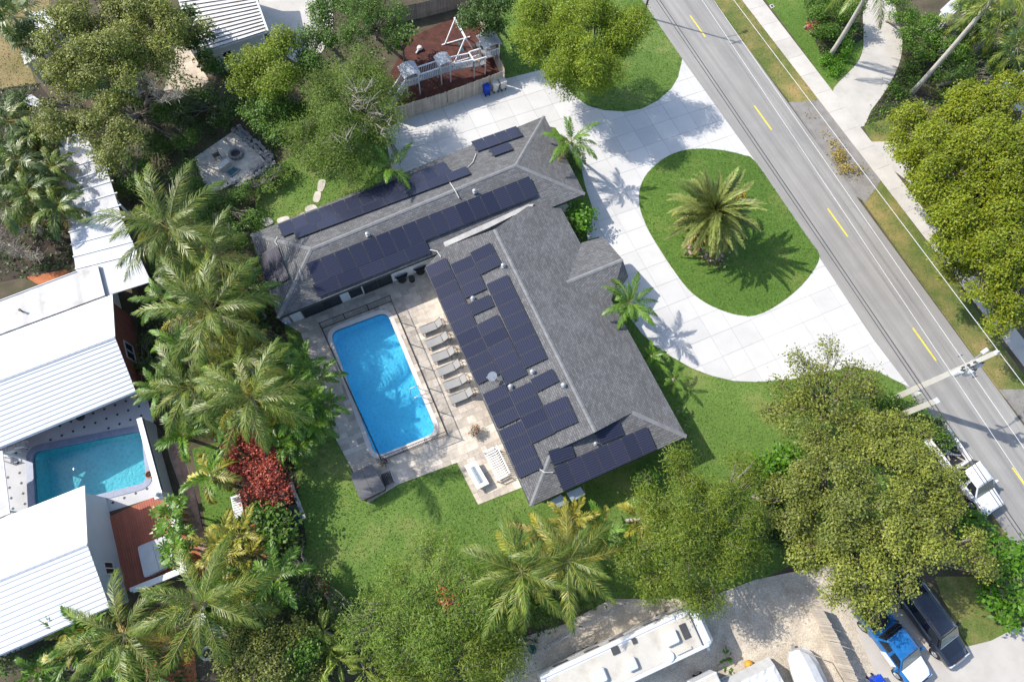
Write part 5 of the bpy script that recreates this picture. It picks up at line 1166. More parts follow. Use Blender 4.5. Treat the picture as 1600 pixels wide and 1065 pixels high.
t = thing('birdbath', 'stone birdbath ring with dark bowl on the left lawn edge', 'birdbath', at(331, 1018)); c = at(331, 1018); MB().lathe(c, [(.2, 0), (.14, .1), (.1, .5), (.3, .58), (.42, .66), (.42, .72), (.36, .72), (.25, .63), (0, .62)], 20).build('basin', M_stone, t); MB().lathe(c, [(0, .66), (.28, .66), (0, .665)], 16).build('water', M_glass, t)
t = thing('dark_planter_box', 'dark teal planter box in the shade beside the white stone edge', 'planter', at(465, 815)); q = ats([(452, 812), (464, 806), (471, 820), (459, 826)]); MB().prism(q, 0, .45).build('box', M_teal, t); MB().prism(shrink(q if area2(q) > 0 else q[::-1], .06), .3, .46).build('soil', M_bed, t)
t = thing('stone_edging', 'pale stone garden edging at the shaded left edge of the back lawn', 'edging', at(465, 780))
for i in range(9): p = at(456+2.4*i, 757+6.2*i); MB().box((p.x, p.y, .1), (.34, .24, .2+.03*(i % 3)), R(-66+random.uniform(-8, 8))).build('stone', M_stone, t, bevel=.03)
# fire pit terrace
FT = ats([(304, 247), (335, 226), (364, 206), (392, 228), (418, 256), (395, 275), (361, 289), (332, 303), (318, 285)]); ftz = sheet('stone_terrace', FT, .03, M_grout)
slabs('terrace_slab', FT, at(340, 250), R(35), .75, .75, M_stone, 0, .055, ftz)
t = thing('stone_wall', 'rough grey stone border wall along two sides of the fire pit terrace', 'wall', at(420, 250)); g = random.Random(4)
for a, b in (((366, 203), (422, 252)), ((422, 254), (364, 291))):
    n = 24
    for i in range(n):
        for r_ in range(2):
            p = at(a[0]+(b[0]-a[0])*i/n, a[1]+(b[1]-a[1])*i/n)+Vector((g.uniform(-.1, .1)+.35*r_, g.uniform(-.1, .1)+(.2 if a[0] < 400 else -.25)*r_, .12)); MB().box(p, (g.uniform(.25, .45), g.uniform(.22, .36), g.uniform(.2, .42)), g.uniform(0, 3)).build('stone', M_rock, t, bevel=.04)
t = thing('stone_bench', 'pale stone block bench on the fire pit terrace', 'seat', at(352, 262)); q = ats([(343, 265), (358, 254), (362, 259), (347, 271)], 0); MB().prism(q, .05, .5).build('block', M_stone, t, bevel=.03); MB().prism(shrink(q if area2(q) > 0 else q[::-1], -.04), .5, .56).build('capstone', M_bin, t, bevel=.02)
t = thing('garden_armchair', 'dark slatted armchair on the pale fire pit terrace', 'chair', at(341, 247), R(215)); wchair(t)
for o in t.children: o.data.materials.clear(); o.data.materials.append(M_dgrey)
t = thing('fire_pit', 'round grey stone fire pit in the middle of the pale terrace', 'fire pit', at(370, 243)); c = at(370, 243)
for i in range(12): a = i*math.tau/12; MB().box(c+Vector((.5*math.cos(a), .5*math.sin(a), .2)), (.2, .24, .36), a).build('stone', M_rock, t, bevel=.02)
MB().lathe(c, [(0, .1), (.4, .12), (0, .16)], 12).build('ash_bed', M_dgrey, t)
t = thing('bench_shadow_slab', 'dark teal slab painted as the stone bench shadow on the terrace', 'painted shadow', at(364, 270)); q = ats([(352, 271), (366, 261), (377, 266), (362, 279)]); q = q if area2(q) > 0 else q[::-1]; MB().prism(q, .03, .16).build('rim', M_rock, t); MB().prism(shrink(q, .12), .1, .17).build('water', M_teal, t)  # dark rim and teal top stand for the stone block's cast shadow, no water
# pumpkin-coloured ball, patio pieces
t = thing('orange_float', 'small orange ball lying on the sand near the weeds', 'ball', at(1168, 1037)); c = at(1168, 1037); MB().lathe(c, [(0, 0), (.2, .04), (.29, .18), (.27, .32), (.14, .42), (0, .45)], 14).build('ball', M_orangeb, t, smooth=True); MB().box(c+Vector((0, 0, .46)), (.05, .05, .05)).build('valve', M_dgrey, t)
t = thing('flower_planter', 'blue and white tub standing at the wing corner by the pool deck', 'planter', at(450, 503)); c = at(450, 503); MB().lathe(c, [(.25, 0), (.33, .25), (.30, .5), (.34, .54), (.26, .54), (.24, .45), (0, .45)], 14).build('tub', mat('blue_white_glaze', (.35, .4, .6), .3, .6, 6, 8, .5), t); MB().lathe(c, [(0, .46), (.24, .46), (0, .48)], 10).build('soil', M_white, t)
t = thing('green_bin', 'small teal canister on the sand beside the wire fence', 'canister', at(831, 1013)); c = at(831, 1013); MB().lathe(c, [(.2, 0), (.26, .1), (.26, .55), (.2, .62), (0, .62)], 12).build('body', M_teal, t); MB().lathe(c, [(0, .62), (.1, .62), (.1, .72), (0, .72)], 10).build('cap', M_dark, t)
# ================================================================== vehicles
def ring(x, w, z0, z1, r=.14, tuck=.9):
    return [Vector((x, -w*tuck, z0)), Vector((x, -w, z0+.22)), Vector((x, -w, z1-r)), Vector((x, -w+r, z1)), Vector((x, w-r, z1)), Vector((x, w, z1-r)), Vector((x, w, z0+.22)), Vector((x, w*tuck, z0))]
def wheels(t, xs, w, r=.39):
    for x in xs:
        for s in (-1, 1):
            wl = MB().tube([(x, s*(w-.24), r), (x, s*(w-.22), r), (x, s*(w+.0), r), (x, s*(w+.02), r)], [r*.92, r, r, r*.9], 18).build('wheel', M_tyre, t, local=True)
            MB().tube([(x, s*(w+.0), r), (x, s*(w+.035), r)], [r*.62, r*.55], 14).build('rim', M_rim, wl, local=True)
            for k in range(5): a = k*1.2566; MB().bar((x, s*(w+.04), r), (x+.2*math.cos(a), s*(w+.04), r+.2*math.sin(a)), .05, .02, up=(0, 1, 0)).build('spoke', M_rim, wl, local=True)
def greenhouse(t, x0, x1, xt0, xt1, w, wt, zb, zt, mroof, mgl=M_glass, mws=M_glassg, mpil=None, doors=2):
    """cab with pillars, panes and a crowned roof skin"""
    bot = [Vector((x0, -w, zb)), Vector((x1, -w, zb)), Vector((x1, w, zb)), Vector((x0, w, zb))]; top = [Vector((xt0, -wt, zt)), Vector((xt1, -wt, zt)), Vector((xt1, wt, zt)), Vector((xt0, wt, zt))]
    MB().loft([bot, top]).build('cab', mpil or mroof, t, local=True, bevel=.05)
    mb = MB(); e = .02
    rr = [[Vector((x, y, zt+zz)) for y, zz in ((-wt+.02, -.02), (-wt+.06, .04), (-wt*.5, .075), (0, .085), (wt*.5, .075), (wt-.06, .04), (wt-.02, -.02))] for x in (xt0+.03, xt0+.12, (xt0+xt1)/2, xt1-.12, xt1-.03)]
    for q in (0, -1): 
        for p in rr[q]: p.z -= .045
    mb.loft(rr); mb.build('roof', mroof, t, local=True, smooth=True)
    def pane(a, b, c, d, name, m, f=.09):
        cen = (a+b+c+d)/4; n = (b-a).cross(d-a).normalized(); q = [cen+(p-cen)*(1-f)+n*.022 for p in (a, b, c, d)]; MB().face(q).build(name, m, t, local=True)
    pane(bot[1], bot[2], top[2], top[1], 'windscreen', mws); pane(bot[3], bot[0], top[0], top[3], 'rear_window', mgl)
    for k in range(doors):
        f0, f1 = k/doors+.03, (k+1)/doors-.03
        pane(bot[0].lerp(bot[1], f0), bot[0].lerp(bot[1], f1), top[0].lerp(top[1], f1), top[0].lerp(top[1], f0), 'side_window', mgl, .12)
        pane(bot[3].lerp(bot[2], f1), bot[3].lerp(bot[2], f0), top[3].lerp(top[2], f0), top[3].lerp(top[2], f1), 'side_window', mgl, .12)
def lights(t, xf, w, z, xr, zr, wr=None):
    for s in (-1, 1):
        MB().box((xf, s*(w-.24), z), (.1, .4, .18)).build('headlight', M_lamp, t, local=True, bevel=.02); MB().box((xr, s*((wr or w)-.12), zr), (.08, .16, .36)).build('tail_light', M_red, t, local=True)
    for s in (-1, 1):
        pass
def mirrors(t, x, w, z, m):
    for s in (-1, 1): MB().bar((x, s*w, z), (x-.04, s*(w+.26), z+.03), .04, .05).box((x-.06, s*(w+.28), z+.07), (.12, .2, .2)).build('mirror', m, t, local=True)
# white pickup on the road edge
def pickup(name, label, c, rz, paint, hood, roof, Lc=5.8, classic=False, bedload=True):
    t = thing(name, label, 'pickup truck', c, rz); w = .98; f, b = Lc/2, -Lc/2
    MB().loft([ring(x, ww, .42, z1) for x, ww, z1 in ((f, .82, .92), (f-.1, .93, 1.0), (f-1.15, w, 1.10), (f-1.35, w, 1.12), (f-3.55, w, 1.12))]).build('body', paint, t, local=True)
    bd = MB(); x0, x1 = b, f-3.56
    bd.box(((x0+x1)/2, 0, .62), (x1-x0, 1.9, .1))
    for s in (-1, 1): bd.loft([[Vector((x, s*y, z)) for y, z in ((.985, .5), (.985, 1.1), (.95, 1.15), (.84, 1.15), (.82, 1.1), (.82, .5))] for x in (x0, x1)])
    bd.box((x0+.04, 0, .88), (.08, 1.65, .5)); bd.box((x1-.04, 0, .88), (.08, 1.65, .5)); bd.build('truck_bed', paint, t, local=True)
    MB().box(((x0+x1)/2, 0, .675), (x1-x0-.18, 1.62, .015)).build('bed_liner', M_dark, t, local=True)
    MB().loft([[Vector((x, y, z)) for y, z in ((-ww, zz-.02), (-ww*.7, zz+.03), (0, zz+.05), (ww*.7, zz+.03), (ww, zz-.02), (ww, zz-.06), (-ww, zz-.06))] for x, ww, zz in ((f-.12, .74, 1.0), (f-.5, .80, 1.07), (f-1.25, .86, 1.135))]).build('hood', hood, t, local=True, smooth=False)
    greenhouse(t, f-3.5, f-1.25, f-3.3, f-1.95, .93, .78, 1.10, 1.78, roof, mpil=paint, doors=2)
    wheels(t, (f-.95, b+1.15), w-.0, .40); lights(t, f-.02, .9, .82, b-.0, .9); mirrors(t, f-1.5, .95, 1.15, paint)
    MB().box((f+.03, 0, .55), (.18, 1.8, .22)).build('front_bumper', M_steel if not classic else M_dgrey, t, local=True, bevel=.04); MB().box((b-.06, 0, .55), (.16, 1.8, .2)).build('rear_bumper', M_steel, t, local=True, bevel=.03)
    MB().box((f+.02, 0, .82), (.04, .95, .22)).build('grille', M_dark, t, local=True)
    for s in (-1, 1): MB().box((f-2.1, s*(w+.005), .92), (.16, .02, .04)).build('door_handle', M_steel, t, local=True)
    return t
wp_ = pickup('pickup_truck', 'white pickup truck with cluttered open bed parked at the road edge', at(1495, 739), R(-62), M_carw, M_carw, M_carw, 6.1)
mess = [('wheelbarrow_tub', M_steel), ('plank', M_wood), ('bucket', M_bin)]
for i, (x, y, dx, dy, rz, m) in enumerate([(-1.1, .2, 1.4, .12, .5, M_wood), (-1.6, -.3, 1.1, .1, -.3, M_wood), (-2.1, .1, .9, .14, 1.2, M_bin), (-1.3, -.1, 1.2, .08, 1.0, M_steel)]):
    T = Matrix.Translation(wp_.location) @ Matrix.Rotation(R(-62), 4, 'Z') @ Matrix.Translation((x-.1, y, .78+.07*i)); t = thing('timber_offcut', ['pale plank lying lengthwise in the white truck bed', 'short plank against the side of the white truck bed', 'cream board across the rear of the white truck bed', 'metal pole lying across the junk in the white truck bed'][i], 'plank', T.translation, R(-62)+rz); MB().box((0, 0, 0), (dx, dy, .05)).build('board', m, t, local=True)
T = Matrix.Translation(wp_.location) @ Matrix.Rotation(R(-62), 4, 'Z')
t = thing('bucket', 'round cream bucket standing in the white truck bed', 'bucket', T @ Vector((-2.0, .45, .69))); MB().lathe((0, 0, 0), [(.13, 0), (.17, .32), (.15, .32), (.11, .04), (0, .04)], 12).build('body', M_bin, t, local=True)
bt = pickup('pickup_truck', 'bright blue pickup truck with white hood and white door beside the black car', at(1383, 1000), R(-59), M_carblue, M_carw, M_carblue, 5.4, True)
for k in range(3): MB().box((.18, -.16+.16*k, 1.845), (.07, .05, .03)).build('roof_marker_light', M_lamp, bt, local=True)
MB().box((.6, -.99, .80), (1.0, .02, .52)).build('white_door', M_carw, bt, local=True)
rk = MB()
for x in (-.75, -1.0): rk.bar((x, -.8, 1.15), (x, -.8, 1.65), .05).bar((x, .8, 1.15), (x, .8, 1.65), .05).bar((x, -.8, 1.65), (x, .8, 1.65), .05)
for k in range(9): rk.bar((-.75, -.7+.175*k, 1.66), (-1.0, -.7+.175*k, 1.66), .03)
rk.build('headache_rack', M_dark, bt, local=True)
# black long car
sv = thing('suv', 'long glossy black car parked on the grass edge next to the blue truck', 'car', at(1441, 968), R(-60)); f, b = 2.75, -2.8
MB().loft([ring(x, ww, .35, z1) for x, ww, z1 in ((f, .78, .82), (f-.12, .92, .95), (f-1.25, 1.0, 1.10), (f-1.5, 1.0, 1.14), (b+.15, .99, 1.16), (b, .93, 1.1))]).build('body', M_carb, sv, local=True)
MB().loft([[Vector((x, y, z)) for y, z in ((-ww, zz-.02), (-ww*.7, zz+.03), (0, zz+.045), (ww*.7, zz+.03), (ww, zz-.02), (ww, zz-.06), (-ww, zz-.06))] for x, ww, zz in ((f-.16, .70, .95), (f-.5, .78, 1.03), (f-1.3, .86, 1.12))]).build('hood', M_carb, sv, local=True)
greenhouse(sv, b+.05, f-1.3, b+.4, f-2.0, .95, .79, 1.13, 1.82, M_carb, doors=3)
for s in (-1, 1): MB().bar((b+.6, s*.70, 1.92), (f-2.2, s*.70, 1.92), .03, .03).build('roof_rail', M_dgrey, sv, local=True)
wheels(sv, (f-.98, b+1.05), .985, .38); lights(sv, f-.04, .9, .78, b-.0, 1.0); mirrors(sv, f-1.75, .97, 1.15, M_carb)
MB().box((f+.02, 0, .52), (.2, 1.75, .3)).build('front_bumper', M_grey, sv, local=True, bevel=.08); MB().box((b-.03, 0, .52), (.16, 1.8, .3)).build('rear_bumper', M_carb, sv, local=True, bevel=.05); MB().box((f+.0, 0, .8), (.05, .9, .2)).build('grille', M_steel, sv, local=True)
MB().box((f-1.33, 0, 1.16), (.08, 1.66, .03)).build('wiper_cowl', M_steel, sv, local=True)
# motorhome
rv_a, rv_b = at(1083, 955, 3.0), at(1114, 1000, 3.0); dr = R(21.5); uc = Vector((math.cos(dr), math.sin(dr), 0)); vc = Vector((-uc.y, uc.x, 0))
ctr = (at(1073, 956, 3.0)+at(1114, 1002, 3.0))/2; RVW = 2.45; RVL = 11.0
rv = thing('motorhome', 'long cream motorhome parked on the sandy yard at the bottom', 'motorhome', (ctr.x-uc.x*(RVL/2-.75), ctr.y-uc.y*(RVL/2-.75), 0), dr); hl = RVL/2; hw = RVW/2
def rvring(x, s=1, zt=3.0, zb=.45): return [Vector((x, -hw*s*.97, zb)), Vector((x, -hw*s, zb+.3)), Vector((x, -hw*s, zt-.35)), Vector((x, -hw*s+.10, zt-.1)), Vector((x, -hw*s+.3, zt)), Vector((x, hw*s-.3, zt)), Vector((x, hw*s-.10, zt-.1)), Vector((x, hw*s, zt-.35)), Vector((x, hw*s, zb+.3)), Vector((x, hw*s*.97, zb))]
MB().loft([rvring(-hl, .97), rvring(-hl+.1), rvring(hl-.9), rvring(hl-.45, .99, 2.9), rvring(hl-.15, .95, 2.5), rvring(hl, .86, 1.3)]).build('body', M_gloss, rv, local=True)
MB().box((-.45, 0, 3.01), (RVL-1.3, RVW-.62, .04)).build('roof_membrane', M_cream, rv, local=True)
for s in (-1, 1): MB().tube([(-hl+.05, s*(hw-.14), 3.0), (hl-2.0 if s > 0 else hl-.7, s*(hw-.14), 3.0)], .095, 8).build('awning_roll', M_gloss, rv, local=True)
MB().bar((hl-1.05, -hw+.25, 3.05), (hl-1.05, hw-.25, 3.05), .05).build('roof_seam', M_dgrey, rv, local=True)
for x, y, m, sx, sy, h_ in ((hl-2.75, .15, M_gloss, .95, .8, .32), (hl-5.6, -.25, M_lgrey, .65, .7, .3), (hl-7.7, -.1, M_lgrey, .95, .8, .3)):
    MB().loft([[Vector((x+a*sx/2*k, y+c*sy/2*k, z)) for a, c in ((-1, -.8), (-.8, -1), (.8, -1), (1, -.8), (1, .8), (.8, 1), (-.8, 1), (-1, .8))] for k, z in ((1, 3.03), (.98, 3.03+h_*.7), (.8, 3.03+h_))]).build('air_conditioner', m, rv, local=True)
for x, y, sx, sy in ((hl-1.75, .15, .42, .85), (hl-6.2, .78, .45, .4), (hl-4.9, .82, .28, .3)): MB().box((x, y, 3.07), (sx, sy, .08)).build('roof_hatch', M_dgrey, rv, local=True)
MB().lathe((hl-3.3, -.72, 3.03), [(.3, 0), (.34, .05), (.3, .16), (.12, .22), (0, .22)], 16).build('satellite_dome', M_gloss, rv, local=True)
MB().box((hl-2.3, -.78, 3.1), (1.0, .14, .1)).build('antenna_bar', M_cream, rv, local=True)
for x in (hl-.9, hl-1.3): pass
for s in (-1, 1):
    for i, x in enumerate((-hl+1.5, -hl+3.6, -.2, 2.2, 3.9)): MB().box((x, s*(hw+.005), 2.0), (1.0, .03, .6)).build('side_window', M_glass, rv, local=True)
    MB().bar((-hl+.3, s*(hw+.012), 1.2), (hl-1.2, s*(hw+.012), 1.35), .02, .16).build('side_stripe', M_grey, rv, local=True)
w0 = MB(); w0.face([(hl-.13, -.95, 1.55), (hl-.13, .95, 1.55), (hl-.30, .95, 2.4), (hl-.30, -.95, 2.4)]); 
for p in w0.v: p.x += .09+.06*(2.4-p.z)
w0.build('windscreen', M_glass, rv, local=True)
wheels(rv, (hl-2.0, -hl+3.0, -hl+3.9), hw-.02, .45); mirrors(rv, hl-.5, hw-.05, 2.0, M_gloss)
for s in (-1, 1): MB().box((hl+.0, s*.85, .95), (.12, .36, .2)).build('headlight', M_lamp, rv, local=True)
# covered boat, trailer, tarp
bo = thing('covered_boat', 'boat under a pale grey fitted cover on a trailer by the board fence', 'boat', at(1256, 1064), R(106)); 
rings = []
for x, wd_, zt in ((-3.2, .95, 1.3), (-2.0, 1.05, 1.45), (-.4, 1.05, 1.75), (.9, 1.0, 1.6), (1.6, .86, 1.4), (2.05, .5, 1.2)):
    rings.append([Vector((x, -wd_*.9, .62)), Vector((x, -wd_, 1.0)), Vector((x, -wd_*.55, zt-.18)), Vector((x, 0, zt)), Vector((x, wd_*.55, zt-.18)), Vector((x, wd_, 1.0)), Vector((x, wd_*.9, .62))])
MB().loft(rings).build('boat_cover', M_lgrey, bo, local=True, smooth=False)
MB().loft([[Vector((x, y*wd_, z)) for y, z in ((-.88, .66), (-.4, .38), (0, .32), (.4, .38), (.88, .66))] for x, wd_ in ((-3.1, 1), (0, 1), (1.2, .8), (1.95, .1))]).build('hull', M_gloss, bo, local=True)
MB().bar((-3, -.5, .3), (2.3, -.05, .45), .08).bar((-3, .5, .3), (2.3, .05, .45), .08).build('trailer_frame', M_steel, bo, local=True)
wheels(bo, (-1.2,), 1.08, .33); 
for s in (-1, 1): MB().tube([(-.75, s*1.05, .45), (-.85, s*1.05, .68), (-1.2, s*1.05, .78), (-1.55, s*1.05, .68), (-1.65, s*1.05, .45)], .06, 6).build('fender', M_gloss, bo, local=True)
MB().tube([(2.0, 0, 1.2), (1.2, -1.2, 1.25), (-.6, -1.55, 1.2), (-2.2, -1.5, .6)], .035, 6).build('guide_pole', M_twig, bo, local=True)
tr = thing('utility_trailer', 'white flat topped trailer at the bottom edge beside the motorhome', 'trailer', at(1096, 1072), R(22)); MB().box((0, 0, 1.0), (1.7, 1.6, 1.4)).build('box_body', M_gloss, tr, local=True, bevel=.05); MB().box((0, 0, 1.73), (1.55, 1.45, .05)).build('roof_panel', M_cream, tr, local=True); wheels(tr, (0,), .82, .32); MB().bar((.8, 0, .45), (1.9, 0, .45), .1).build('drawbar', M_steel, tr, local=True)
tp = thing('tarp_covered_load', 'mottled grey tarpaulin covered load between the white trailer and the covered boat', 'tarpaulin', at(1172, 1075), R(22))
g = random.Random(9); n, m_ = 14, 10; mb = MB(); vs = []
for i in range(n+1):
    for j in range(m_+1):
        u, v = i/n*2-1, j/m_*2-1; e = max(abs(u), abs(v)); z = 1.55+.25*(1-abs(v))-(.0 if e < .85 else 1.1*(e-.85)/.15)+g.uniform(-.05, .05); vs.append((u*1.9, v*1.25, z))
mb.add(vs, [(i*(m_+1)+j, (i+1)*(m_+1)+j, (i+1)*(m_+1)+j+1, i*(m_+1)+j+1) for i in range(n) for j in range(m_)]); mb.build('tarpaulin', M_lgrey, tp, local=True); MB().box((0, 0, .5), (3.5, 2.2, .9)).build('load', M_dgrey, tp, local=True); MB().bar((-1.9, -1.3, 1.5), (1.9, -1.3, 1.5), .08).build('edge_pole', M_white, tp, local=True)

# ================================================================== poles and wires
def sqpole(par, b, h, w0, w1, rz=.4, name='pole_shaft', m=M_polec):
    MB().loft([[b+Vector((sx*w/2*math.cos(rz)-sy*w/2*math.sin(rz), sx*w/2*math.sin(rz)+sy*w/2*math.cos(rz), z)) for sx, sy in ((-1, -1), (1, -1), (1, 1), (-1, 1))] for w, z in ((w0, -.1), (w1, h))]).build(name, m, par)
up = thing('utility_pole', 'tall square concrete utility pole with transformers at the end of the white driveway', 'utility pole', at(1391.5, 624)); ub = at(1391.5, 624); HP = 10.4
sqpole(up, ub, HP, .42, .27, R(25)); rdv = (RL0-RL1).normalized(); rp_ = Vector((rdv.y, -rdv.x, 0)); rp_ = rp_ if rp_.x > 0 else -rp_
for k, z in enumerate((7.6, 8.0, 8.4)):
    a = R(-66)+k*1.1-1.2; c = ub+Vector((.42*math.cos(a), .42*math.sin(a), z-.6)); tr_ = MB().lathe(c, [(.0, 0), (.19, .02), (.21, .1), (.21, .72), (.17, .80), (0, .82)], 12).build('transformer', M_lgrey, up)
    MB().lathe(c+Vector((.08, 0, .8)), [(.04, 0), (.06, .05), (.035, .1), (.055, .15), (.02, .2)], 8).lathe(c+Vector((-.08, .03, .8)), [(.04, 0), (.06, .05), (.035, .1), (.055, .15), (.02, .2)], 8).build('bushing', M_dgrey, tr_)
for z, ln in ((9.0, 1.1), (8.35, .9)):
    MB().bar(ub+rp_*.0-rdv*.0+rp_*(-ln)+Vector((0, 0, z)), ub+rp_*ln+Vector((0, 0, z)), .1, .1).build('cross_arm', M_lgrey, up)
    for s in (-1, -.5, .5, 1): MB().lathe(ub+rp_*(ln*s*.95)+Vector((0, 0, z+.05)), [(.03, 0), (.075, .06), (.04, .12), (.075, .18), (.03, .26)], 8).build('insulator', M_dgrey, up)
for s in (-1, 1):
    MB().bar(ub+rdv*.75*s+Vector((0, 0, 8.1)), ub+Vector((0, 0, 8.2)), .06).box(ub+rdv*.78*s+Vector((0, 0, 8.0)), (.14, .14, .45)).build('fuse_cutout', M_grey, up)
MB().lathe(ub+Vector((0, 0, HP)), [(.05, 0), (.09, .06), (.05, .14), (.02, .24)], 8).build('top_insulator', M_lgrey, up)
MB().box(ub+Vector((.1, -.32, 2.9)), (.3, .22, .4), R(25)).build('meter_box', M_bin, up)
ar = MB(); e = ub+Vector((1.75, 1.1, 7.5)); ar.tube([ub+Vector((0, 0, 7.0)), ub+Vector((.9, .55, 7.45)), e], .035, 6); ar.build('lamp_arm', M_steel, up); MB().box(e+Vector((.2, .12, -.02)), (.62, .26, .12), R(32)).build('lamp_head', M_lgrey, up, bevel=.04)
p2 = thing('utility_pole', 'shorter square concrete pole stub standing in the hedge next to the tall pole', 'utility pole', at(1425, 640)); b2 = Vector((30.75, 11.5, 0)); W[p2.name] = b2; p2.location = b2; sqpole(p2, b2, 5.4, .40, .33, R(25)); MB().box(b2+Vector((0, 0, 5.42)), (.36, .36, .04), R(25)).build('pole_cap', M_lgrey, p2)
lp = thing('street_lamp', 'thin dark street lamp pole at the top, standing on the road edge grass', 'street lamp', at(1005, 26)); lb_ = at(1005, 26); MB().tube([lb_, lb_+Vector((0, 0, 4.5)), lb_+Vector((0, 0, 9.0))], [.11, .09, .07], 8).build('pole_shaft', M_dgrey, lp); e = lb_+Vector((1.6, 1.1, 7.9)); MB().tube([lb_+Vector((0, 0, 7.3)), e-Vector((.6, .4, .1)), e], .035, 6).build('lamp_arm', M_dgrey, lp); MB().box(e+Vector((.2, .14, 0)), (.6, .26, .12), R(33)).build('lamp_head', M_dgrey, lp); MB().bar(lb_+rp_*-.7+Vector((0, 0, 8.6)), lb_+rp_*.7+Vector((0, 0, 8.6)), .09).build('cross_arm', M_dgrey, lp)
mwire = mat('aluminium_wire', (.62, .62, .62), .4, .05); mcab = mat('black_cable', (.06, .06, .06), .6, .05)
for lab, p, q, z, m, r_ in (('pale overhead wire along the verge, over the top of the utility pole', (1180, 44.7), (1553, 539), 10.45, mwire, .016), ('pale overhead wire over the far road lane, left of the pair', (1264, 250), (1482, 576), 9.1, mwire, .013), ('pale overhead wire over the far road lane, right of the pair', (1288, 250), (1503, 560), 9.1, mwire, .013), ('dark twin telephone cable over the near road edge, upper strand', (1201, 250), (1438, 598), 5.2, mcab, .028), ('dark telephone cable over the near road edge, lower strand', (1197, 253), (1434, 602), 5.0, mcab, .022)):
    a, b = at(*p, z), at(*q, z); d = b-a; a2, b2_ = a-d*1.6, a+d*3.2; n = 40
    pts = [a2.lerp(b2_, i/n) for i in range(n+1)]
    o = MB().tube(pts, r_, 5).build('overhead_wire', m, origin=a2); tag(o, lab, 'wire', 'overhead wires along the road')
t = thing('drain_cover', 'small rectangular pale utility cover in the lawn by the pavement', 'utility cover', at(1206, 11)); q = ats([(1202, 9), (1207, 7), (1210, 12), (1205, 14)]); q = q if area2(q) > 0 else q[::-1]; MB().prism(q, .0, .05).build('frame', M_walk, t); MB().prism(shrink(q, .08), .03, .056).build('lid', M_dgrey, t)
# ================================================================== trees, palms and shrubs
T = tree
# top left
T('live_oak', 'big spreading olive green live oak at the top left over the sheds', 'tree', [(110, 55, 62, 7), (175, 95, 62, 7.5), (250, 60, 58, 7), (230, 20, 55, 7), (155, 10, 50, 7), (300, 45, 30, 6), (120, 120, 45, 6), (90, 105, 32, 6)], 'oak', 'oak', (222, 150), .38, .8, lob=(.22, .36))
T('live_oak', 'olive green oak overhanging the white covered walkway', 'tree', [(105, 195, 45, 7), (150, 205, 50, 7), (185, 235, 42, 7), (70, 175, 26, 6), (165, 165, 36, 6.5)], 'oak', 'oak', (230, 178), .3, .85, lob=(.22, .36))
bare_tree('grey_leaning_tree', 'bare grey forked tree in the shade left of the fire pit terrace', [(225, 130, 34, 6.5), (265, 150, 30, 6)], (232, 170), .26, seed=5)
bare_tree('dead_shrub', 'bare twiggy grey shrub at the left edge below the fan palms', [(15, 375, 32, 1.9), (35, 400, 28, 1.7), (0, 350, 25, 2)], (18, 385), .1, M_twig, 8, 16, 'shrub')
for i, (x, y, z, s, lab) in enumerate([(18, 25, 6, 1.2, 'dark fan palm at the extreme top left corner'), (45, 62, 5, .8, 'small dark fan palm beside the white shed'), ]):
    palm('fan_palm', lab, (x, y), z, ['fand'], 20, (70, -50), s*1.1, 'fan palms at the left', tr=.14)
for i, (x, y, z, s, lab) in enumerate([(12, 190, 4.2, 1.15, 'shaggy palm at the left edge just below the dry lawn'), (58, 205, 4, 1.0, 'shaggy palm beside the narrow end of the covered walkway'), (25, 250, 4.5, 1.1, 'shaggy palm second from the left edge, mid cluster'), (80, 262, 4, .9, 'shaggy palm touching the ribs of the covered walkway'), (45, 300, 4.5, 1.1, 'bright shaggy palm in the middle of the left cluster'), (88, 325, 4, 1.0, 'sunlit shaggy palm at the lower right of the left cluster'), (10, 320, 4, 1.0, 'shaggy palm above the bare twiggy shrub')]):
    palm('shaggy_palm', lab, (x, y), z, ['midp', 'darkp', 'midp', 'dead'], 17, (70, -45), s*.95, 'shaggy palms at the left edge', tr=.13)
T('leafy_shrub', 'dark green shrub filling the gap between the shaggy palms', 'shrub', [(40, 225, 42, 2.2), (60, 290, 38, 2.2), (15, 280, 36, 2.0), (90, 345, 25, 1.8), (20, 160, 30, 2)], 'oak', 'dark', dens=.7)
T('leafy_shrub', 'shadowy green shrubs on the bare ground under the big top left oak', 'shrub', [(200, 150, 26, 1.5), (260, 180, 28, 1.6), (150, 140, 24, 1.4), (290, 210, 22, 1.4), (235, 225, 26, 1.5), (200, 290, 24, 1.5), (215, 250, 22, 1.4)], 'oak', 'green', dens=.7)
T('leafy_shrub', 'low green shrubs between the fire pit terrace and the largest coconut palm', 'shrub', [(300, 300, 24, 1.3), (330, 325, 26, 1.4), (365, 320, 22, 1.3), (390, 345, 20, 1.3), (370, 370, 24, 1.4), (290, 265, 20, 1.2), (345, 350, 22, 1.3)], 'oak', 'green', dens=.8)
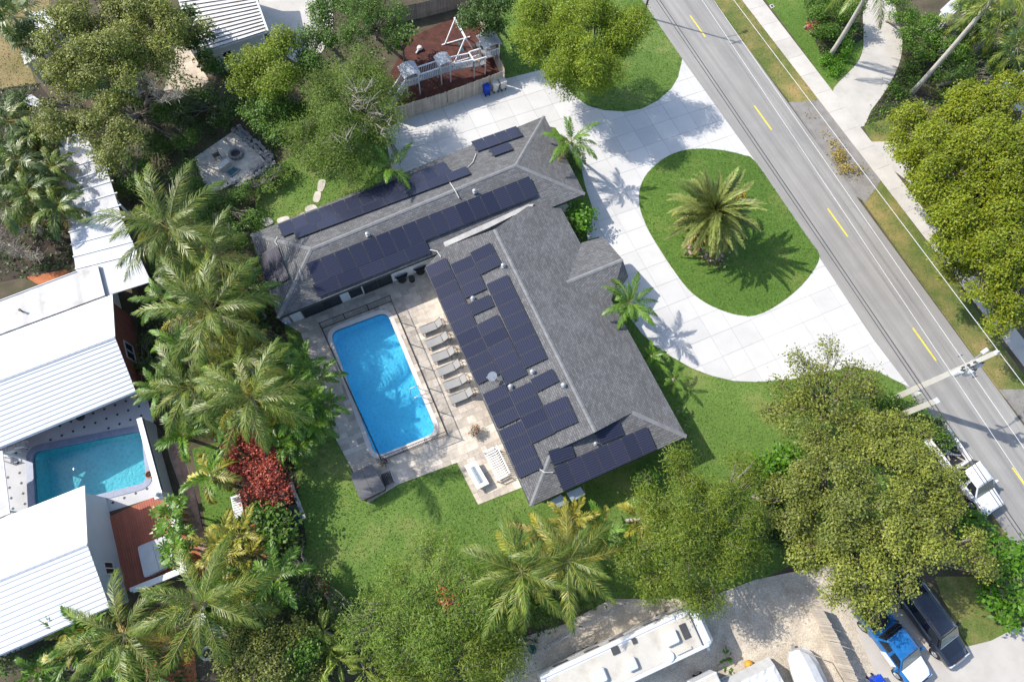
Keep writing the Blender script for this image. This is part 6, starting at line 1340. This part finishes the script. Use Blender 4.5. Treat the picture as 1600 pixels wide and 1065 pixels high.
# top middle
T('leafy_shrub', 'dark green bush against the ribbed roof house wall', 'shrub', [(325, 92, 20, 3)], 'broad', 'green')
T('leafy_shrub', 'green sapling over the left edge of the ribbed roof', 'tree', [(310, 55, 22, 5), (300, 25, 18, 5)], 'broad', 'dark', (300, 70), .1)
T('ficus_tree', 'round lime green tree beside the ribbed roof corner', 'tree', [(400, 95, 36, 5), (440, 75, 34, 6.5), (435, 120, 34, 6), (380, 130, 28, 4.5)], 'oak', 'lime', (418, 125), .22, 1.0)
T('ficus_tree', 'green tree in front of the paved yard at the top', 'tree', [(500, 60, 32, 6), (520, 25, 34, 6), (490, 100, 30, 5.5)], 'oak', 'green', (512, 70), .2, .9)
T('acacia_tree', 'airy green tree over the top playground fence', 'tree', [(565, 25, 34, 6.5), (600, 12, 34, 6.5), (555, 60, 26, 6), (612, 45, 22, 5.5)], 'lime', 'green', (590, 62), .18, .7)
T('broad_shrub', 'large leaved green plant in the shade above the playground mulch', 'shrub', [(628, 60, 16, 2.5), (640, 50, 12, 2.2), (612, 68, 14, 2.2)], 'broad', 'green')
T('dark_hedge_tree', 'dark green tree at the top between playground and grass', 'tree', [(745, 22, 32, 4.5), (775, 5, 36, 5), (770, 40, 22, 4)], 'oak', 'dark', (762, 28), .2)
T('live_oak', 'large bright yellow green tree at the top beside the road', 'tree', [(850, 40, 56, 6.5), (905, 25, 58, 7.5), (960, 40, 51, 7), (870, 85, 51, 6.5), (925, 90, 53, 7), (880, 118, 38, 5.2), (940, 120, 33, 5), (835, 70, 33, 5.5), (975, 75, 33, 6)], 'lime', 'lime', (938, 105), .34, 1.0, lob=(.22, .36))
T('acacia_tree', 'feathery light green tree left of the board fence', 'tree', [(485, 160, 42, 5.5), (530, 190, 46, 6), (470, 210, 36, 4.5), (570, 130, 40, 6), (600, 185, 34, 5.5), (540, 240, 42, 5), (500, 250, 36, 4.2), (580, 225, 34, 5), (600, 145, 30, 5), (520, 130, 38, 5.5), (572, 98, 32, 5.6), (478, 122, 32, 5)], 'feather', 'feather', (556, 178), .26, 1.0, lob=(.24, .38))
bare_tree('bare_branched_tree', 'leafless pale branched tree crown poking above the feathery tree', [(560, 165, 48, 6.4), (540, 205, 42, 6.0), (595, 190, 32, 6)], (556, 180), .14, M_twig, 12, 3)
T('leafy_shrub', 'mid green shrub bank below the round lime green tree', 'shrub', [(420, 185, 28, 3), (450, 200, 30, 3), (430, 150, 34, 4), (480, 180, 26, 3), (395, 160, 24, 3.4)], 'oak', 'green', dens=.9)
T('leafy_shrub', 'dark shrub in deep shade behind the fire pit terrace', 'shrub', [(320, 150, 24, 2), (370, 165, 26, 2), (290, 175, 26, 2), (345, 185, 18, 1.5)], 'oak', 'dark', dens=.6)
T('leafy_shrub', 'clipped green bushes between fire pit terrace and picket fence', 'shrub', [(402, 292, 12, .9), (418, 284, 11, .8), (432, 274, 11, .8), (446, 264, 10, .8), (385, 300, 14, 1)], 'oak', 'green')
palm('coconut_palm', 'young coconut palm leaning over the long purple tinted panel row', (612, 262), 3.8, ['cocog'], 9, (70, -20), .85, base=(606, 268), seed=31)
palm('adonidia_palm', 'ring shaped palm by the front corner of the narrow wing', (893, 222), 4.2, ['cocog', 'cocog', 'cocog', 'cocog', 'dead'], 17, (78, -40), .78, base=(893, 240), seed=17)
T('leafy_shrub', 'glossy green shrub in the bed by the front wall', 'shrub', [(907, 337, 18, 1.6), (900, 325, 13, 1.5), (912, 352, 10, 1.2)], 'broad', 'bright', dens=1.3)
T('low_bed_plants', 'low dark bedding plants under the front corner palm', 'shrub', [(890, 245, 9, .5), (902, 262, 7, .5), (897, 365, 9, .5), (908, 372, 8, .5)], 'oak', 'dark', trunk=False)
palm('christmas_palm', 'bright green palm beside the porch roof', (985, 473), 3.6, ['cocog', 'cocog', 'xmas'], 17, (75, -35), .74, base=(985, 492), seed=23)
palm('dwarf_palm', 'small bright green palm on the grass below the porch palm', (1018, 556), 1.4, ['xmas'], 10, (70, -10), .55, base=(1018, 558))
palm('dwarf_palm', 'dark small palm in the house shadow further down the lawn', (1052, 592), 1.3, ['cocog'], 9, (70, -10), .42, base=(1052, 594))
palm('dwarf_palm', 'tiny palm tuft by the east eave, upper of two', (1066, 642), .7, ['xmas'], 8, (60, -10), .28); palm('dwarf_palm', 'tiny palm tuft by the east eave, lower of two', (1070, 664), .7, ['xmas'], 8, (60, -10), .28)
# the island date palm
palm('date_palm', 'big grey green date palm with yellow flower stalks on the oval lawn island', (1113, 332), 3.6, ['date', 'date', 'date', 'date', 'date', 'datey', 'datey'], 84, (84, -32), .98, base=(1116, 352), tr=.38, bark=M_bark, seed=5)
ip = [o for o in bpy.data.objects if o.get('label', '').startswith('big grey green date')][0]
g = random.Random(2)
for i in range(5):
    a = g.uniform(0, 6.28); h0 = Vector((0, 0, 3.7)); e = Vector((math.cos(a)*.8-.25, math.sin(a)*.8+.25, 4.85)); mb = MB(); mb.tube([h0, h0.lerp(e, .6)+Vector((0, 0, .25)), e], .03, 5)
    for k in range(26): q = e+Vector((g.uniform(-.4, .4), g.uniform(-.4, .4), g.uniform(-.45, .15))); mb.tube([e-Vector((0, 0, .05)), q], .034, 3)
    mb.build('flower_stalk', mat('yellow_flower_stalk_%s' % 'abcde'[i], (.55, .36, .03), .7, .2), ip, local=True)
T('flower_bed', 'ring of pinkish bromeliads and stones at the foot of the date palm', 'flower bed', [(1085, 385, 9, .4), (1100, 396, 9, .4), (1120, 400, 10, .4), (1090, 372, 7, .4)], 'broad', 'mauve', trunk=False)
# right edge
T('ficus_tree', 'huge yellow green tree canopy along the right edge by the pavement', 'tree', [(1440, 200, 48, 5.5), (1500, 165, 52, 7), (1560, 150, 55, 7.5), (1430, 260, 42, 5.5), (1490, 250, 58, 8), (1560, 240, 60, 8.5), (1470, 320, 48, 7), (1535, 320, 56, 8), (1590, 310, 50, 8), (1500, 390, 44, 6.5), (1560, 390, 52, 7.5), (1550, 455, 42, 6), (1600, 430, 50, 7), (1590, 495, 40, 5.5), (1620, 200, 50, 8), (1640, 360, 50, 7), (1418, 225, 26, 4.5), (1445, 300, 28, 5), (1495, 425, 26, 4.5)], 'ficus', 'ficus', (1545, 320), .5, .95, lob=(.22, .36))
for (p, b_, z, lab, k) in (((1366, -30), (1295, 90), 8.2, 'leaning pale royal palm trunk left of the curved garden path', 'palm'), ((1560, -12), (1424, 146), 10.6, 'leaning pale royal palm trunk right of the curved garden path', 'palm')):
    palm('royal_palm', lab, p, z, ['coco', 'coco', 'palmy' if False else 'coco'], 15, (75, -25), .9, base=b_, tr=.22)
for i, (x, y, z, lab) in enumerate([(1555, 45, 4.5, 'dark fan palm at the top right behind the leaning trunk'), (1590, 75, 5, 'fan palm at the top right edge'), (1540, 12, 5, 'fan palm at the top edge right of the leaning trunk'), (1590, 15, 5, 'fan palm in the very top right corner'), (1510, 30, 4, 'fan palm left of the leaning trunk at the top right')]):
    palm('sabal_palm', lab, (x, y), z, ['fan', 'fand', 'fan', 'midp'], 18, (70, -50), 1.15, 'fan palms at the top right', tr=.15)
T('leafy_shrub', 'green shrubbery left of the curved garden path', 'shrub', [(1275, 15, 20, 2.2), (1300, 5, 22, 2.4), (1290, 38, 20, 2), (1315, 28, 18, 2), (1335, 10, 18, 2.4), (1325, 48, 12, 1.2)], 'oak', 'green')
T('ground_cover', 'ring of low green ground cover round the left royal palm foot', 'ground cover', [(1288, 92, 11, .4), (1302, 100, 12, .4), (1318, 85, 11, .4), (1300, 108, 9, .35), (1322, 66, 10, .5)], 'oak', 'bright', trunk=False)
T('ruby_shrub', 'small dark purple shrub beside the shrubbery left of the curved path', 'shrub', [(1273, 40, 8, 1.0)], 'oak', 'red')
T('leafy_shrub', 'mixed green shrubs along the right side of the curved path', 'shrub', [(1405, 8, 20, 2), (1425, 30, 20, 2), (1420, 62, 16, 1.6), (1450, 45, 22, 2.4), (1475, 60, 26, 2.6), (1440, 80, 18, 1.6), (1500, 85, 24, 2.4)], 'oak', 'green', dens=.9)
T('leafy_shrub', 'dark shrubs behind the right royal palm trunk', 'shrub', [(1490, 110, 24, 2), (1520, 100, 26, 2.5), (1555, 100, 26, 2.5), (1585, 118, 20, 2)], 'oak', 'dark', dens=.8)
T('ground_cover', 'low olive ground cover at the foot of the right royal palm', 'ground cover', [(1418, 105, 14, .5), (1400, 140, 13, .5), (1385, 165, 11, .4), (1410, 150, 12, .4), (1430, 130, 12, .5), (1368, 190, 9, .5)], 'thin', 'green', trunk=False)
for x, y, r, lab in ((1258, 175, 3, 'a'), (1290, 210, 3, 'b'), (1303, 228, 6, 'c'), (1318, 248, 10, 'd'), (1322, 267, 8, 'e'), (1338, 268, 5, 'f'), (1270, 190, 3, 'g')):
    pass
wd = T('roadside_weeds', 'patches of dry yellow weeds on the worn asphalt apron', 'weeds', [(1264, 178, 5, .12), (1288, 210, 6, .12), (1303, 226, 9, .15), (1316, 246, 14, .2), (1322, 266, 10, .15), (1339, 268, 8, .12)], 'thin', 'weed', trunk=False, dens=1.6, flat=.2)
# lower right group
T('ligustrum_tree', 'airy olive tree overhanging the lower edge of the white driveway', 'tree', [(1260, 575, 34, 5), (1310, 565, 34, 5), (1240, 610, 36, 5.5), (1290, 610, 42, 6), (1340, 600, 34, 5), (1215, 640, 28, 4.5), (1260, 650, 40, 5.5), (1310, 650, 38, 6)], 'thin', 'oak', (1285, 650), .22, 1.25, lob=(.22, .38))
T('live_oak', 'dense yellow olive oak beside the parked white truck', 'tree', [(1390, 690, 46, 6.5), (1440, 700, 44, 6.5), (1420, 745, 48, 7), (1470, 760, 42, 6.5), (1350, 720, 40, 6.5), (1480, 800, 38, 6), (1375, 660, 32, 5.5)], 'oak', 'oak', (1420, 740), .32, 1.0, lob=(.22, .36))
T('live_oak', 'olive oak in the middle of the lower right group', 'tree', [(1300, 750, 46, 6.5), (1345, 790, 48, 7), (1260, 770, 40, 6), (1300, 820, 44, 6.5), (1240, 810, 36, 5.5), (1280, 700, 34, 5.5), (1210, 770, 30, 5)], 'oak', 'oakd', (1300, 790), .3, 1.0, lob=(.22, .36))
T('live_oak', 'yellow olive oak hanging over the blue truck and black car', 'tree', [(1400, 820, 46, 7), (1460, 850, 44, 7), (1350, 870, 46, 6.5), (1400, 890, 42, 6.5), (1510, 860, 36, 6), (1440, 800, 36, 6.5), (1300, 890, 42, 6), (1260, 870, 38, 5.5), (1330, 930, 34, 5.5), (1530, 890, 26, 5), (1372, 935, 30, 5.2), (1350, 962, 20, 4.6)], 'oak', 'oak', (1400, 850), .36, 1.0, lob=(.22, .36))
T('poinciana_tree', 'dense dark feathery tree south of the house corner', 'tree', [(1080, 740, 42, 5), (1040, 790, 44, 5.5), (1100, 790, 50, 6.5), (1150, 800, 44, 6), (1010, 850, 44, 5.5), (1070, 860, 52, 6.5), (1130, 860, 48, 6), (1030, 905, 40, 5), (1090, 915, 40, 5), (1160, 740, 28, 4.5), (1165, 860, 30, 5)], 'fern', 'fern', (1085, 830), .32, 1.0, lob=(.22, .36))
T('feathery_sapling', 'small feathery sapling in the shade under the dark panel row', 'shrub', [(1006, 748, 12, 1.6), (1000, 740, 8, 1.3), (1016, 756, 8, 1.2)], 'fern', 'green')
T('bright_shrub', 'bright lime green shrub between the driveway tree and the oaks', 'shrub', [(1195, 715, 22, 2), (1225, 722, 26, 2.4), (1255, 725, 22, 2.2), (1205, 740, 20, 2)], 'broad', 'bright', dens=1.1)
T('dark_shrub', 'dark glossy shrub at the foot of the tall utility pole', 'shrub', [(1385, 632, 18, 1.6), (1405, 640, 18, 1.6), (1370, 622, 14, 1.5), (1420, 652, 14, 1.4), (1432, 640, 12, 1.2)], 'oak', 'green', dens=1.0)
T('dark_shrub', 'green shrub along the road edge above the white truck', 'shrub', [(1460, 672, 18, 2), (1445, 655, 16, 1.8), (1475, 690, 12, 1.6)], 'oak', 'green', dens=1.0)
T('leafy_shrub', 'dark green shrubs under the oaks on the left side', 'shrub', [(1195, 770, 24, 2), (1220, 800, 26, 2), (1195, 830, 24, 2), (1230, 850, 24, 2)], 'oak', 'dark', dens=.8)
T('clipped_hedge', 'vivid green hedge between the black car lawn and the road', 'hedge', [(1520, 825, 22, 1.6), (1545, 850, 24, 1.7), (1560, 880, 26, 1.8), (1580, 910, 28, 1.8), (1575, 945, 28, 1.8), (1600, 940, 28, 1.8), (1590, 875, 24, 1.7), (1560, 930, 24, 1.6), (1575, 965, 16, 1.3)], 'broad', 'bright', dens=1.25, flat=.35)
T('weed_clump', 'small green weeds on the sand below the motorhome shadow', 'weeds', [(1122, 1033, 8, .3), (1138, 1034, 8, .3), (1130, 1040, 6, .25)], 'broad', 'green', trunk=False)
# bottom middle
palm('coconut_palm', 'coconut palm at the bottom, left of the twin pair on the lawn edge', (815, 893), 5.4, ['coco', 'coco', 'cocoy'], 26, (78, -40), .85, seed=41, base=(812, 905))
palm('coconut_palm', 'coconut palm at the bottom, right of the twin pair on the lawn edge', (888, 876), 5.6, ['coco', 'cocoy', 'cocoy'], 26, (78, -40), .85, seed=44, base=(886, 890))
palm('areca_palm', 'slim yellow green palm close to the south awnings', (893, 812), 3.2, ['areca'], 9, (80, 10), .95, base=(893, 818)); palm('areca_palm', 'slim yellow green palm between the awnings and the dark feathery tree', (936, 832), 3.0, ['xmas', 'areca'], 11, (75, -10), .95, base=(935, 838)); palm('areca_palm', 'yellow green palm spray against the dark feathery tree', (1000, 810), 2.8, ['areca'], 10, (75, 0), .95); palm('areca_palm', 'yellow tipped palm spray left of the twin coconut palms', (842, 830), 2.6, ['areca', 'dead'], 8, (80, 10), .85)
T('shade_shrub', 'dark shrubs under the twin coconut palms', 'shrub', [(830, 930, 26, 1.6), (870, 925, 28, 1.6), (910, 905, 24, 1.5), (790, 935, 24, 1.6), (850, 955, 22, 1.2)], 'oak', 'green', dens=.7)
T('feathery_tree', 'airy light green feathery tree at the bottom edge of the back lawn', 'tree', [(640, 900, 44, 4.5), (690, 870, 42, 4.5), (700, 925, 48, 5), (640, 955, 46, 4.8), (740, 960, 44, 5), (590, 950, 32, 4.2), (690, 985, 44, 4.8), (745, 900, 36, 4.5), (620, 1010, 40, 4.2), (770, 1000, 34, 4), (560, 985, 34, 4), (660, 1000, 40, 4.6)], 'feather', 'feather', (690, 960), .22, 1.0, lob=(.22, .36))
T('feathery_tree', 'sparse feathery green tree at the bottom edge below the lawn tree', 'tree', [(730, 1030, 46, 4.5), (660, 1045, 42, 4), (780, 1045, 36, 4), (610, 1055, 36, 3.8), (800, 1010, 30, 3.6)], 'feather', 'fern', (720, 1040), .18, 1.0)
T('rust_shrub', 'small rusty red leaved shrub inside the feathery tree', 'shrub', [(703, 945, 11, 5.4), (712, 968, 9, 5.3), (692, 925, 8, 5.3)], 'oak', 'red', trunk=False, dens=.6)
clump_palm('banana_plant', 'banana plants with big pale leaves at the bottom left of the lawn', [(505, 985, 2.6), (515, 1010, 2.4), (530, 1030, 2.3), (570, 1045, 2.4), (500, 1045, 2.0)], ['banana'], 8, .95, None, (70, -15), 'banana plant', .08, 'leaf')
T('leafy_shrub', 'large dark green shrub mound at the bottom left', 'shrub', [(370, 1010, 36, 3), (420, 985, 36, 3.2), (430, 1030, 40, 3.2), (380, 1050, 36, 3), (460, 1000, 30, 2.8), (400, 950, 26, 2.4), (470, 1050, 30, 2.6)], 'oak', 'oakd', dens=1.0)
T('leafy_shrub', 'dark green shrub mound next to the banana plants', 'shrub', [(455, 1035, 26, 3.4), (475, 1015, 22, 3.0)], 'oak', 'green', dens=1.0)
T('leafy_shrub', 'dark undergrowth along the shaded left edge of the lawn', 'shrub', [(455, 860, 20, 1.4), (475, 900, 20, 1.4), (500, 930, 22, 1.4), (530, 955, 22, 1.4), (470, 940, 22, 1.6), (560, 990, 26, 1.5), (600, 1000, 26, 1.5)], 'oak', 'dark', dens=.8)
T('ruby_shrub', 'dark red leaved shrub by the feather duster palm', 'shrub', [(503, 918, 10, 1.4), (495, 930, 9, 1.2)], 'oak', 'red')
# left garden
palm('coconut_palm', 'largest coconut palm beside the covered walkway', (264, 358), 7.0, ['coco', 'coco', 'coco', 'cocoy'], 30, (72, -35), 1.05, seed=51, base=(270, 375), tr=.15)
palm('coconut_palm', 'coconut palm in the upper left garden right of the largest one', (322, 405), 6.2, ['coco', 'coco', 'cocoy'], 14, (75, 0), .85, seed=53, base=(326, 425))
palm('coconut_palm', 'coconut palm whose fronds reach over the hip end panels', (331, 486), 7.0, ['coco', 'coco', 'cocoy', 'cocoy'], 28, (72, -35), .98, seed=55, base=(334, 505), tr=.15)
palm('coconut_palm', 'coconut palm between the brick wall and the red shrubs', (298, 606), 5.6, ['coco', 'coco', 'cocoy'], 23, (72, -35), .8, seed=57, base=(300, 618))
palm('coconut_palm', 'coconut palm above the red leaved shrubs', (392, 621), 8.2, ['coco', 'coco', 'cocoy'], 25, (72, -35), .86, seed=59, base=(400, 650))
palm('coconut_palm', 'coconut palm in the dense middle of the left garden', (370, 560), 5.5, ['coco', 'palm' if False else 'cocoy'], 15, (70, -20), .8, seed=61)
for i, (x, y, z, sc, lab) in enumerate([(255, 470, 4.2, .72, 'small green palm between the covered walkway and the brick wall'), (285, 540, 4.4, .7, 'small green palm just right of the brick wall window'), (355, 640, 4.6, .66, 'small green palm at the top of the red leaved shrubs'), (250, 610, 3.6, .6, 'small green palm above the lattice wall end'), (385, 455, 4.6, .7, 'small green palm near the hip end of the dark roof'), (335, 600, 4.4, .66, 'small green palm in the middle of the left garden belt'), (300, 440, 4.6, .7, 'small green palm right of the covered walkway end')]):
    palm('garden_palm', lab, (x, y), z, ['cocog', 'cocog', 'midp'], 15, (75, -30), sc, 'small palms in the left garden belt', seed=81+i)
palm('christmas_palm', 'arching christmas palm behind the lattice wall', (288, 678), 3.8, ['xmas', 'xmas', 'xmasy'], 12, (70, -25), .98, seed=63, base=(290, 684))
palm('christmas_palm', 'lime yellow christmas palm on the small left lawn', (329, 742), 3.6, ['xmas', 'xmasy', 'xmasy'], 10, (65, -25), 1.0, seed=65, base=(331, 748))
clump_palm('clump_palm', 'dense bright green clump of small palms beside the shaded deck edge', [(428, 578, 3.6), (478, 572, 3.2), (455, 600, 3.8), (500, 590, 2.9), (438, 622, 3.6), (482, 625, 3.5), (510, 632, 2.8), (455, 655, 3.5), (495, 660, 2.8), (430, 655, 3.1), (470, 690, 2.4), (445, 690, 2.6)], ['clump'], 11, 1.0)
T('copperleaf_shrub', 'red leaved shrub nearer the palms in the left garden', 'shrub', [(370, 690, 22, 2.6), (410, 695, 24, 2.8), (360, 668, 16, 2.4), (430, 710, 18, 2.4), (395, 672, 16, 2.5)], 'oak', 'red', dens=1.0, n_per=1.5, lob=(.2, .34))
T('copperleaf_shrub', 'red leaved shrub beside the white lounge chair', 'shrub', [(385, 735, 24, 2.8), (420, 745, 24, 2.8), (400, 765, 24, 2.6), (435, 770, 18, 2.3), (370, 720, 16, 2.4)], 'oak', 'red', dens=1.0, n_per=1.5, lob=(.2, .34))
T('dark_shrub', 'glossy dark green shrub below the red leaved shrubs', 'shrub', [(415, 808, 24, 2.2), (440, 825, 24, 2.2), (425, 840, 20, 2.0), (400, 795, 16, 1.8)], 'broad', 'green', dens=1.0)
clump_palm('areca_palm', 'yellow green areca palm on the orange mulch edge', [(345, 845, 2.6), (375, 835, 2.6), (355, 865, 2.4), (390, 870, 2.2)], ['areca'], 10, .95)
palm('foxtail_palm', 'feather duster palm with plume like fronds at the lower left', (431, 900), 3.6, ['fox'], 9, (60, -25), 1.0, seed=67, base=(432, 905))
clump_palm('areca_palm', 'areca palm left of the feather duster palm', [(385, 905, 2.2), (400, 925, 2.0), (370, 925, 2.0)], ['areca', 'xmas'], 9, .85)
palm('coconut_palm', 'coconut palm over the white round table', (318, 941), 6.0, ['coco', 'coco', 'cocoy'], 22, (70, -35), .9, seed=69, base=(316, 950))
palm('coconut_palm', 'coconut palm beside the lower white roof corner', (194, 990), 4.6, ['coco', 'coco', 'cocoy'], 20, (72, -30), .82, seed=71, base=(196, 998))
palm('fan_palm', 'yellowing fan palm between the two lower left coconut palms', (228, 1010), 2.4, ['fan', 'dead', 'fan'], 12, (65, -30), .8); 
clump_palm('areca_palm', 'leafy areca palm against the lower white roof eave', [(105, 985, 2.2), (125, 1000, 2.2), (115, 1020, 2.0), (140, 975, 2.2)], ['xmas', 'areca'], 9, .85)
clump_palm('areca_palm', 'areca palm in the bottom left corner garden', [(175, 1035, 2.0), (195, 1050, 2.0), (60, 1045, 1.8), (235, 1045, 1.6)], ['xmas'], 8, .75)
for (x, y, z, lab) in ((266, 806, 3.2, 'papaya plant by the lower end of the lattice wall'), (275, 855, 3.2, 'papaya plant leaning over the pale spa cover')):
    clump_palm('papaya_plant', lab, [(x, y, z), (x+8, y-14, z-.5), (x-3, y+12, z-.7)], ['papaya'], 9, .72, None, (60, -35), 'papaya plant', .06, 'leaf')
T('leafy_shrub', 'green understorey shrubs beneath the left garden palms', 'shrub', [(250, 430, 26, 1.6), (300, 460, 26, 1.6), (360, 440, 26, 1.6), (280, 530, 26, 1.5), (340, 560, 28, 1.6), (390, 520, 26, 1.6), (245, 580, 20, 1.4), (320, 640, 24, 1.5), (400, 470, 24, 1.6), (430, 540, 18, 1.4)], 'broad', 'dark', dens=.75)
T('leafy_shrub', 'shrubs in the shade beside the red brick wall', 'shrub', [(222, 570, 14, 1.2), (228, 530, 12, 1.1), (235, 600, 14, 1.2)], 'oak', 'green', dens=.8)
T('leafy_shrub', 'thin shrubs at the bottom left corner by the house wall', 'shrub', [(20, 1040, 22, 1.2), (60, 1025, 18, 1.2), (90, 1055, 22, 1.2), (140, 1050, 18, 1.0)], 'oak', 'green', dens=.6)
flowerpot('flower pot with white and red blooms on the sunny paved deck', at(742, 676)+Vector((0, 0, .036)), .42, M_bin)
flowerpot('small pot of mauve flowers at the pool fence corner by the hot tub', at(602, 722)+Vector((0, 0, .036)), .22, M_bin, M_dgrey, 'mauve', .35)

def undergrowth(poly, dens, m, seed, z=.12, size=(.16, .34)):
    P = [(p.x, p.y) for p in ats(poly)]; g = np.random.default_rng(seed); x0, x1 = min(p[0] for p in P), max(p[0] for p in P); y0, y1 = min(p[1] for p in P), max(p[1] for p in P); n = int((x1-x0)*(y1-y0)*dens)
    X, Y = g.uniform(x0, x1, n), g.uniform(y0, y1, n); k = inpoly(X, Y, P) & ~inpoly(X, Y, [(p.x, p.y) for p in FT]); X, Y = X[k], Y[k]
    f = np.sin(X*1.3+1.7*np.sin(Y*.9))+np.sin(Y*1.7+1.3*np.sin(X*.7)); k = f > g.uniform(-1.6, .8, len(X)); X, Y = X[k], Y[k]; n = len(X)
    C = np.stack([X, Y, .03+np.abs(g.normal(0, z, n))], 1); O = np.tile(np.array([0, 0, 1.]), (n, 1)); N = O+g.normal(0, .5, (n, 3)); N /= np.linalg.norm(N, axis=1)[:, None]
    D = g.normal(0, 1, (n, 3)); D -= N*(D*N).sum(1)[:, None]; D /= np.linalg.norm(D, axis=1)[:, None]; S = np.cross(N, D); L = g.uniform(*size, n)[:, None]; Wd = L*.5
    V = np.stack([C, C+D*L*.5+S*Wd*.5, C+D*L, C+D*L*.5-S*Wd*.5], 1); V[:, :, 2] = np.maximum(V[:, :, 2], .022)
    o = addobj('undergrowth', fast_mesh('undergrowth', V.reshape(-1, 3), 4, LM[m])); o['kind'] = 'stuff'
LM['litter'] = leaf_mat('fallen_leaf', [(.10, .07, .04), (.16, .12, .07), (.07, .08, .03), (.20, .16, .10)], .1, .7, .2)
undergrowth([(60, 130), (300, 90), (400, 150), (480, 180), (400, 290), (330, 310), (200, 320), (140, 240)], 30, 'dark', 1)
undergrowth([(60, 80), (330, 90), (420, 150), (480, 180), (340, 310), (200, 320), (140, 240)], 30, 'litter', 2, .03, (.08, .16))
undergrowth([(430, 110), (600, 60), (600, 190), (500, 170)], 35, 'green', 3)
undergrowth([(215, 420), (240, 380), (360, 350), (395, 380), (455, 560), (462, 740), (480, 850), (430, 870), (370, 770), (340, 690), (250, 640), (215, 560)], 40, 'dark', 4)
undergrowth([(-60, 150), (60, 130), (140, 240), (110, 420), (0, 440), (-60, 430)], 40, 'dark', 5)
undergrowth([(400, 880), (490, 880), (560, 965), (760, 990), (850, 985), (790, 1090), (180, 1090), (260, 980)], 40, 'dark', 6)
undergrowth([(400, 880), (490, 880), (560, 965), (760, 990), (850, 985), (790, 1090), (0, 1090), (60, 1020), (260, 980)], 25, 'litter', 7, .03, (.08, .16))
undergrowth([(1395, 120), (1470, 60), (1600, 40), (1600, 140), (1430, 170), (1350, 196)], 45, 'green', 8)
undergrowth([(1258, -10), (1345, -10), (1350, 60), (1290, 100), (1262, 40)], 45, 'green', 9)
undergrowth([(790, 930), (960, 880), (960, 940), (850, 985), (760, 995)], 30, 'green', 10)
# ------------------------------------------------------------------ grass blades in tufts on the mown lawns
EX = [[(p.x, p.y) for p in q] for q in (DRIVE, DECK, WALK)]+[[(p.x, p.y) for p in (A_nw, A_sw, A_se, A_ne)], [(p.x, p.y) for p in (B_nw, B_sw, B_se, B_ne)]]
VIEW = [(p.x, p.y) for p in ats([(-10, -10), (1610, -10), (1610, 1075), (-10, 1075)])]
for ti, (P, m, dens) in enumerate(TUFT):
    poly = [(p[0], p[1]) for p in P]; x0, x1 = min(p[0] for p in poly), max(p[0] for p in poly); y0_, y1_ = min(p[1] for p in poly), max(p[1] for p in poly)
    n = int((x1-x0)*(y1_-y0_)*dens); X = RG.uniform(x0, x1, n); Y = RG.uniform(y0_, y1_, n)
    k = inpoly(X, Y, poly) & inpoly(X, Y, VIEW); lift_ = LIFT.get(ti, 0)
    if not lift_:
        for e in EX: k &= ~inpoly(X, Y, e)
        k &= ~inpoly(X, Y, [(p.x, p.y) for p in ISL])
    X, Y = X[k], Y[k]; n = len(X)
    if n < 5: continue
    a = RG.uniform(0, 6.28, n); s = RG.uniform(.05, .11, n); hgt = RG.uniform(.03, .075, n); lean = RG.uniform(-.09, .09, (n, 2))
    V = np.zeros((n, 3, 3)); V[:, 0, 0] = X-np.cos(a)*s/2; V[:, 0, 1] = Y-np.sin(a)*s/2; V[:, 1, 0] = X+np.cos(a)*s/2; V[:, 1, 1] = Y+np.sin(a)*s/2
    V[:, 2, 0] = X+lean[:, 0]; V[:, 2, 1] = Y+lean[:, 1]; V[:, 2, 2] = hgt; V[:, :, 2] += .006+lift_
    o = addobj('grass', fast_mesh('grass', V.reshape(-1, 3), 3, m)); o['kind'] = 'stuff'
